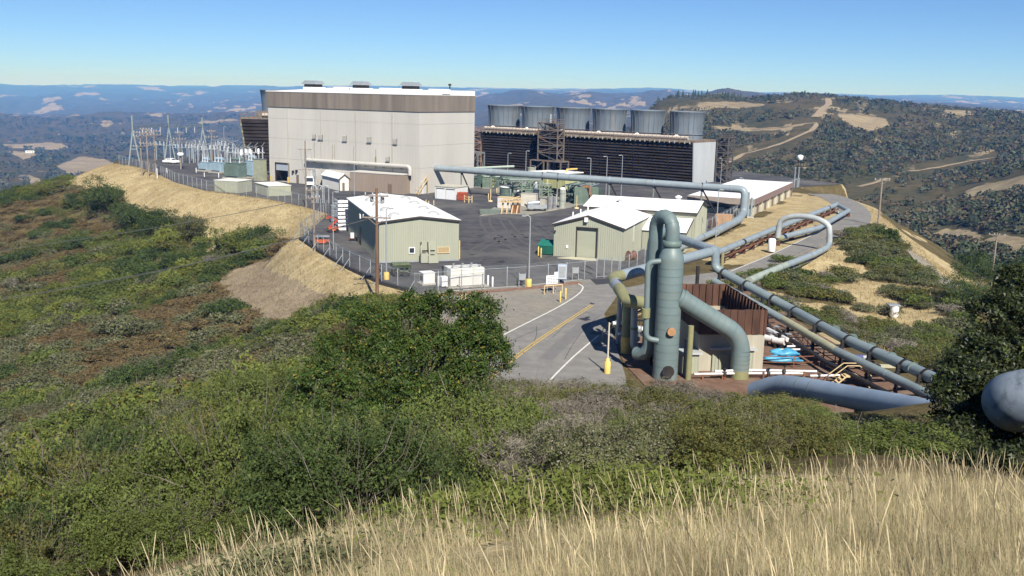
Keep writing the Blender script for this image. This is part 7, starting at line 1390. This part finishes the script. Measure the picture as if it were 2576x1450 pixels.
# -- trees close by
def limb(V, Fq, P, r0, r1, n=6):
    P = [np.array(p, float) for p in P]; o = len(V)
    for i, p in enumerate(P):
        d = _unit((P[min(i + 1, len(P) - 1)] - P[max(i - 1, 0)])); x = _unit(np.cross(d, [.3, .2, 1.])) if abs(d[2]) < .95 else np.array([1., 0, 0]); y = np.cross(d, x); r = r0 + (r1 - r0) * i / (len(P) - 1)
        V += [p + x * r * cos(2 * pi * j / n) + y * r * sin(2 * pi * j / n) for j in range(n)]
    Fq += [(o + i * n + j, o + i * n + (j + 1) % n, o + (i + 1) * n + (j + 1) % n, o + (i + 1) * n + j) for i in range(len(P) - 1) for j in range(n)]
def tree(name, lab, base, lumps, n, sz, lm, lm2, frac, g, trunk_r=.16, group=None, fill=.32, cat='tree', extra=0):
    b = np.array(base, float); t = thing(name, lab, cat, b, 0, group); L = np.array(lumps, float); L[:, :3] -= b; C, d = lump_pts(L, n, g, fill, 40 if n > 20000 else 20, np.median(L[:, 3]) * .16); V, Fq = leaves(C, d, sz, g, 1.5, .75); me = raw_mesh('crown', V, Fq, lm, k=3); two_mats(me, lm2, frac, g); link('crown', me, t)
    V, Fq = [], []; top = L[:, :3].mean(0); mid = np.array([top[0] * .4, top[1] * .4, top[2] * .45])
    limb(V, Fq, [(0, 0, -.5), mid * .5 + np.array([.05, .03, 0]), mid], trunk_r, trunk_r * .7, 9)
    tk = link('trunk', raw_mesh('trunk', V, Fq, M_bark, smooth=True), t)
    for q in L:
        V, Fq = [], []; e = q[:3] + np.array([0, 0, -.15 * q[3]]); k_ = mid + (e - mid) * .5 + g.normal(0, .12 * q[3], 3); limb(V, Fq, [mid, k_, e], trunk_r * .5, trunk_r * .12, 6)
        for _ in range(5 + extra): h_ = _unit(g.normal(0, 1, 3)); limb(V, Fq, [e, e + h_ * q[3] * .5 + g.normal(0, .05, 3), e + h_ * q[3] * .9], trunk_r * .12, .006, 4)
        link('limb', raw_mesh('limb', V, Fq, M_bark, smooth=True), tk)
    return t
def px_lumps(lst): return [tuple(PD(u, v, y)) + (r * y / F,) for u, v, y, r in lst]
tb = (-3.3, 29.2, float(ground(-3.3, 29.2)))
tree('broadleaf_tree', 'big glossy green bushy tree in the middle foreground covering the roadside', tb, px_lumps([(820, 1060, 27.4, 60), (930, 1065, 27, 64), (1040, 1065, 26.8, 62), (1140, 1060, 27, 58), (1210, 1060, 27.2, 44), (1050, 800, 29.5, 58), (1085, 770, 29.2, 39), (1030, 765, 30, 28), (940, 830, 29, 67), (890, 800, 29.5, 37), (860, 900, 28.5, 70), (800, 965, 28, 63), (760, 1010, 28, 44), (985, 900, 28, 74), (1080, 880, 28.4, 72), (1160, 870, 28.7, 61), (1205, 800, 29, 54), (1235, 925, 28.2, 58), (1195, 860, 28.8, 62), (1140, 765, 29.3, 34), (1225, 850, 28.7, 46), (1195, 762, 29.2, 24), (1160, 790, 29.6, 31), (1215, 865, 28.9, 43), (1245, 880, 28.6, 34), (1180, 950, 28, 58), (1200, 1000, 27.7, 44), (900, 990, 27.6, 72), (1010, 1000, 27.4, 65), (1100, 990, 27.6, 61), (1265, 872, 28.6, 16)]),
     76000, .050, LM['fresh'], LM['yellow'], .05, np.random.default_rng(5), .16, fill=.10)
ob_ = (12.6, 25.6, float(ground(12.6, 25.6)))
tree('oak_tree', 'dark oak crowding the right edge behind the big pipe elbow', ob_, px_lumps([(2520, 800, 26, 75), (2570, 740, 26.5, 60), (2600, 850, 26, 95), (2500, 900, 25.5, 80), (2430, 950, 25, 70), (2400, 1010, 24.6, 52), (2480, 1010, 25, 80), (2560, 950, 25.3, 80), (2460, 1080, 24.5, 70), (2540, 1100, 25, 85), (2450, 880, 25.6, 40), (2545, 700, 26.8, 32), (2420, 1150, 24, 60), (2600, 1000, 25, 90), (2640, 1120, 24.6, 110), (2500, 1160, 24, 60), (2450, 1150, 24.3, 70), (2560, 1170, 24.2, 80), (2400, 1080, 24.6, 60), (2500, 1020, 25.2, 90), (2590, 1080, 25, 100), (2385, 955, 25, 28), (2355, 985, 24.8, 20), (2410, 905, 25.4, 24), (2455, 845, 25.8, 26), (2500, 770, 26.3, 24), (2530, 720, 26.6, 22), (2570, 690, 26.8, 20), (2380, 1150, 21.5, 60), (2460, 1180, 21, 70), (2550, 1190, 20.5, 80), (2420, 1110, 22.5, 60), (2640, 1180, 20.5, 90)]),
     92000, .062, LM['oak'], LM['green'], .10, np.random.default_rng(6), .2, fill=.25)
gg_ = np.random.default_rng(8)
for lab, u, v, y, r, lm, n in (('dark round oak below the ridge track beside the right-hand pole', 2470, 650, 172, 48, 'dark', 2600), ('dark oak at the right edge beyond the ridge', 2550, 670, 165, 70, 'dark', 3000), ('second dark oak at the right edge lower down', 2590, 745, 150, 60, 'dark', 2600), ('low dark oak behind the first one beyond the ridge', 2440, 640, 185, 34, 'dark', 1800),
                              ('dense dark green bush tree beside the ridge track', 2425, 745, 112, 52, 'dark', 3000), ('dark green bush tree at the bend of the narrow road by the pole', 2240, 598, 150, 30, 'dark', 2200), ('dark rounded bush tree in the dry upper left bank, left one', 330, 560, 170, 44, 'dark', 2600), ('dark rounded bush tree in the dry upper left bank, middle one', 400, 575, 165, 42, 'dark', 2600), ('grey-green bush tree at the edge of the dry left bank', 475, 585, 168, 38, 'greygreen', 2400), ('dark low bush tree under the yellow crest of the left bank', 275, 508, 200, 40, 'dark', 2400), ('bright rounded bush tree below the dry bank', 430, 605, 158, 32, 'bright', 2200), ('long dark bush tree on the spur of the dry bank', 590, 615, 150, 36, 'green', 2400), ('dark bush tree at the right end of the spur', 645, 600, 155, 28, 'dark', 2200)):
    c = hit(u, v + r * .5) if u < 800 or y < 160 else PD(u, v, y); y = c[1]; R = r * y / F * (1.45 if u < 800 else 1.15); zb = float(c[2]) if u < 800 or y < 160 else c[2] - R; c = np.array([c[0], c[1], zb + R * .45]); lum = [(c[0] + gg_.normal(0, R * .45), c[1] + gg_.normal(0, R * .4), c[2] + gg_.normal(0, R * .2), R * gg_.uniform(.38, .58)) for _ in range(9)] + [(c[0], c[1], c[2], R * .6)]
    tree('bush_tree', lab, (c[0], c[1], zb), lum, n * 3, max(.09, .0009 * y), LM[lm], LM['green' if lm == 'dark' else 'yellow'], .15, gg_, .12, 'bush trees on the slopes', extra=-3)

# -- trees and scrub on the far hills
def far_blob(n, g, tall=1., lf=.62):
    d = _unit(g.normal(0, 1, (n, 3))); d[:, 2] = np.abs(d[:, 2]) ** .8 * np.sign(d[:, 2] + .25); C = d * (1 + .25 * np.sin(d[:, :1] * 6 + 1) * np.sin(d[:, 1:2] * 5)) * np.array([1, 1, .8 * tall]) + np.array([0, 0, .6 * tall]); return leaves(C, d, lf, g, 1.2, .5)
fb = [far_blob(190, np.random.default_rng(i), 1., .30) for i in range(5)]; fb_m = [far_blob(32, np.random.default_rng(i + 30), 1., .55) for i in range(5)]; fb_s = [far_blob(17, np.random.default_rng(i + 9)) for i in range(5)]
FLM = {'a': mat('far_leaf_dark', (.042, .056, .024), .8, .3, .05, world=True), 'b': mat('far_leaf_grey', (.080, .088, .052), .8, .3, .05, world=True), 'c': mat('far_leaf_brown', (.105, .082, .045), .8, .3, .05, world=True)}
def far_ok(x, y):
    a = np.arctan2(x, y); r = np.hypot(x, y); i = np.clip(((a - AZ[0]) / (AZ[1] - AZ[0])).astype(int), 0, len(AZ) - 1); j = np.clip(((np.log(r) - log(205)) / (log(19500 / 205) / 249)).astype(int), 0, 249); return tanm[j, i], grassy2[j, i]
TRK = [[(atan2(q_[0], q_[1]), log(hypot(q_[0], q_[1])) * .12) for q_ in (far_hit(u, v) for u, v in px)] for px in TRACKS]
def off_track(a, r):
    m = np.ones(len(a), bool)
    for P in TRK: m &= segdist(a, np.log(r) * .12, P, False) > .006
    return m
def far_los(x, y, z):
    ok = np.ones(len(x), bool)
    for k in np.linspace(.25, .97, 40):
        rr_ = np.hypot(x, y) * k; m = rr_ > 240; ok &= ~m | ((H + (z - H) * k) > far_h(x * k, y * k) - 2)
    return ok
def far_scatter(n, r0, r1, a0, a1, smin, smax, g, dens=.46, powr=1.):
    t = g.random(n) ** powr; r = np.exp(log(r0) + (log(r1) - log(r0)) * t); a = g.uniform(a0, a1, n); x, y = r * np.sin(a), r * np.cos(a); z = far_h(x, y); u, v, k = project(x, y, z + 3); tn, g2 = far_ok(x, y)
    m = (u > -30) & (u < 2610) & (v < 760) & (tn < .08) & (fbm(x * .004, y * .004, 55, 4) + .25 * g.random(n) - .125 + .125 > dens + .06 * (1 - np.clip((900 - r) / 600, 0, 1))) & (off_track(a, r)); x, y, z = x[m], y[m], z[m]; m = far_los(x, y, z + 4); x, y, z = x[m], y[m], z[m]; return x, y, z, g.uniform(smin, smax, len(x)) * (.75 + .5 * fbm(x * .01, y * .01, 66, 2))
g = np.random.default_rng(21)
x, y, z, s = far_scatter(15000, 300, 900, .02, .55, 1.1, 3.0, g, .56); r = np.hypot(x, y); order = np.argsort(-s / r); q = bpy.data
cm = [raw_mesh('crown', *fb[i], FLM['a'], k=3) for i in range(5)] + [raw_mesh('crown', *fb[i], FLM['b'], k=3) for i in range(5)]; V, Fq = [], []; limb(V, Fq, [(0, 0, -.6), (0, 0, .7)], .1, .06, 6); tkm = raw_mesh('trunk', V, Fq, M_bark)
for c_, i in enumerate(order[:200]):
    o = bpy.data.objects.new('oak_tree', None); COL.objects.link(o); o.location = (x[i], y[i], z[i]); o.rotation_euler = (0, 0, g.uniform(0, 6)); o.scale = (s[i], s[i], s[i] * g.uniform(.8, 1.25)); gr_ = g.random() < .35
    tag(o, ('pale grey-green oak' if gr_ else 'dark oak') + ' among the trees on the far side of the right-hand valley', 'tree', 'grey-green oaks across the right valley' if gr_ else 'dark oaks across the right valley')
    for nm, me in (('crown', cm[g.integers(0, 5) + (5 if gr_ else 0)]), ('trunk', tkm)): k = q.objects.new(nm, me); COL.objects.link(k); k.parent = o
def far_bulk(name, x, y, z, s, src, lab, g, kinds='abc', p=(.46, .27, .27)):
    ks = g.choice(list(kinds), len(x), p=p)
    for k in kinds:
        VV, n_ = [], 0
        for i in np.nonzero(ks == k)[0]: V, _ = src[g.integers(0, 5)]; a = g.uniform(0, 6.28); c_, s_ = cos(a) * s[i], sin(a) * s[i]; VV.append(np.c_[V[:, 0] * c_ - V[:, 1] * s_ + x[i], V[:, 0] * s_ + V[:, 1] * c_ + y[i], V[:, 2] * s[i] * .85 + z[i]])
        if VV: VV = np.concatenate(VV); o = link(name, raw_mesh(name, VV, np.arange(len(VV)).reshape(-1, 3), FLM[k], k=3)); tag(o, kind='stuff'); o['label'] = lab
i = order[200:]; far_bulk('woodland', x[i], y[i], z[i], s[i] * .9, fb_m, 'scattered trees and scrub on the hillside across the right valley', g)
x, y, z, s = far_scatter(5200, 800, 1400, .02, .55, 1.4, 3.2, g, .585); far_bulk('woodland', x, y, z, s, fb_s, 'woodland and scrub on the upper part of the right-hand hill', g, p=(.5, .25, .25))
x, y, z, s = far_scatter(9000, 600, 4300, -.55, -.06, 2.6, 5., g, .53); s = s * np.clip(np.hypot(x, y) / 1300, .6, 1.6); far_bulk('woodland', x, y, z, s, fb_s, 'woodland covering the valley spurs on the left', g, p=(.7, .2, .1))
# conifers along the skyline of the right-hand hill
V, Fq = [], []
cg = np.random.default_rng(3)
for lv in range(6):
    z0 = .12 + lv * .145; rr_ = .26 * (1 - lv / 6.6)
    for j in range(9): a = 2 * pi * j / 9 + lv + cg.normal(0, .1); k = rr_ * cg.uniform(.75, 1.2); o = len(V); V += [(0, 0, z0 + .2), (k * cos(a - .4), k * sin(a - .4), z0 - .02), (k * 1.15 * cos(a), k * 1.15 * sin(a), z0 - .05), (k * cos(a + .4), k * sin(a + .4), z0 - .02)]; Fq.append((o, o + 1, o + 2, o + 3))
cone = raw_mesh('crown', V, Fq, FLM['a']); V2, F2 = [], []; limb(V2, F2, [(0, 0, -.05), (0, 0, .9)], .03, .008, 5); ctk = raw_mesh('trunk', V2, F2, M_bark)
for k in range(46):
    u = cg.choice([cg.uniform(1650, 1880), cg.uniform(1795, 1860), cg.uniform(1980, 2060), cg.uniform(2420, 2560)], p=[.5, .25, .1, .15]); D_ = cg.uniform(1080, 1160) if u < 2100 else cg.uniform(950, 1080); p = PD(u, 300, D_); h_ = cg.uniform(4.5, 9.5)
    o = bpy.data.objects.new('conifer', None); COL.objects.link(o); o.location = (p[0], p[1], float(far_h(np.array([p[0]]), np.array([p[1]]))[0])); o.scale = (h_, h_, h_); w_ = 'at the right-hand end of' if u > 2100 else 'standing along the top of'
    tag(o, f'small dark conifer {w_} the far right hill skyline', 'tree', f'conifers {w_} the far hill')
    for nm, me in (('crown', cone), ('trunk', ctk)): c = bpy.data.objects.new(nm, me); COL.objects.link(c); c.parent = o

# -- grass
def straw(name, col): return mat(name, col, .7, .3, 1.2, 0, spec=.2, trans=.25, col2=[c * 1.25 for c in col], col3=[c * .6 for c in col], scale3=.9, lo3=.5, hi3=.75)
M_straw = straw('straw_grass', (.60, .50, .29)); M_stalk = straw('straw_stalk', (.60, .50, .31))
def blades(n, xs, ys, hmin, hmax, wd, g, lean=.25, seg=2, head=False):
    z = ground(xs, ys); hh_ = g.uniform(hmin, hmax, n); a = g.uniform(0, 2 * pi, n); ln = np.abs(g.normal(0, lean, n)); dx = np.cos(a) * ln * hh_ - .12 * hh_; dy = np.sin(a) * ln * hh_; pa_ = g.uniform(0, pi, n); sx, sy = np.cos(pa_) * wd, np.sin(pa_) * wd; rows = []
    ts = [0, .5, 1] if not head else [0, .6, .66, .9, 1]; ws = [1, .8, .12] if not head else [.8, .7, 1.9, 1.7, .2]
    for t_, w_ in zip(ts, ws):
        cx, cy, cz_ = xs + dx * t_ ** 1.8, ys + dy * t_ ** 1.8, z + hh_ * t_ * (1 - .12 * ln * t_) - .02; rows += [np.c_[cx - sx * w_, cy - sy * w_, cz_], np.c_[cx + sx * w_, cy + sy * w_, cz_]]
    V = np.stack(rows, 1); k = len(ts); b = np.arange(n)[:, None, None] * 2 * k; f = np.array([[2 * i, 2 * i + 1, 2 * i + 3, 2 * i + 2] for i in range(k - 1)])[None]; return V.reshape(-1, 3), (b + f).reshape(-1, 4)
g = np.random.default_rng(31)
def grass_area(n):
    x = g.uniform(-9, 18, n * 4); y = g.uniform(4.2, 17, n * 4); q_ = 7.4 + 2. * fbm(x * .5, y * .5, 3, 3) + np.clip(x - 3, 0, 5) * .22 + np.clip(x - 8, 0, 9) * .72 - np.hypot(x - 2, y - 4); m = (g.random(n * 4) < sst(-.5, 2.2 + 1.2 * (x < 1), q_)) & (fbm(x * .8, y * .8, 12, 3) > .30) & ~((np.hypot((x - .9) * .8, y - 9.8) < 1.1) & (g.random(n * 4) < .55)); u, v, k = project(x, y, ground(x, y)); m &= (u > -500) & (u < 3700) & (v < 2100); return x[m][:n], y[m][:n]
for n_, h0_, h1_, wd_, le_, m_, lab in ((95000, .06, .22, .0010, .5, M_straw, 'pale dry grass filling the foreground'), (72000, .05, .18, .0011, .8, straw('straw_grey', (.52, .46, .32)), 'greyish bent dry grass in the foreground'), (60000, .05, .19, .0012, .6, straw('straw_greenish', (.27, .29, .12)), 'half green grass low in the foreground'), (12000, .12, .34, .0011, .35, straw('straw_brown', (.34, .24, .13)), 'brown dead stems among the foreground grass')):
    x, y = grass_area(n_); V, Fq = blades(len(x), x, y, h0_, h1_, wd_, g, le_); tag(link('dry_grass', raw_mesh('dry_grass', V, Fq, m_)), kind='stuff')['label'] = lab
x, y = grass_area(4600); V, Fq = blades(len(x), x, y, .24, .58, .0019, g, .22, head=True); tag(link('grass_stalks', raw_mesh('grass_stalks', V, Fq, M_stalk)), kind='stuff')['label'] = 'tall dry seed stalks standing over the foreground grass'
n = 15000; x = .9 + g.normal(0, 1.0, n); y = 9.9 + g.normal(0, .8, n); z = ground(x, y) + np.abs(g.normal(0, .18, n)); V, Fq = leaves(np.c_[x, y, z], np.tile([0, 0, 1.], (n, 1)), .035, g, 1.8, .8); tag(link('green_herbs', raw_mesh('green_herbs', V, Fq, LM['bright'], k=3)), kind='stuff')['label'] = 'low green herbs growing through the dry foreground grass'
n = 5000; x = -2.1 + g.normal(0, .45, n); y = 7.6 + g.normal(0, .35, n); z = ground(x, y) + np.abs(g.normal(0, .12, n)); V, Fq = leaves(np.c_[x, y, z], np.tile([0, 0, 1.], (n, 1)), .03, g, 1.8, .8); tag(link('sage_herbs', raw_mesh('sage_herbs', V, Fq, LM['greygreen'], k=3)), kind='stuff')['label'] = 'grey-green leafy herb patch at the bottom of the grass'
# tufts on the dry banks and the bare earth
X = g.uniform(-130, 75, 260000); Y = g.uniform(60, 300, 260000); dm = lay_at(np.maximum(lay['dry'], lay['earth']), X, Y); m = (dm > .45 + .4 * g.random(len(X))) & (lay_at(DPAD, X, Y) > .8); X, Y = X[m], Y[m]; u, v, k = project(X, Y, ground(X, Y)); m = (u > -30) & (u < 2610); X, Y = X[m], Y[m]; m = los(X, Y, ground(X, Y) + .6); X, Y = X[m][:48000], Y[m][:48000]
em = lay_at(lay['earth'], X, Y) > .6
for sel, m_, nm, lab in ((~em, straw('bank_straw', (.40, .31, .15)), 'dry_grass', 'short dry grass on the sunny banks'), (em, straw('bank_stems', (.27, .215, .14)), 'dry_brush', 'low dead brush on the bare earth slope')):
    xs, ys = X[sel], Y[sel]
    if len(xs): V, Fq = blades(len(xs), xs, ys, .15, .45, .035, g, .5); tag(link(nm, raw_mesh(nm, V, Fq, m_)), kind='stuff')['label'] = lab
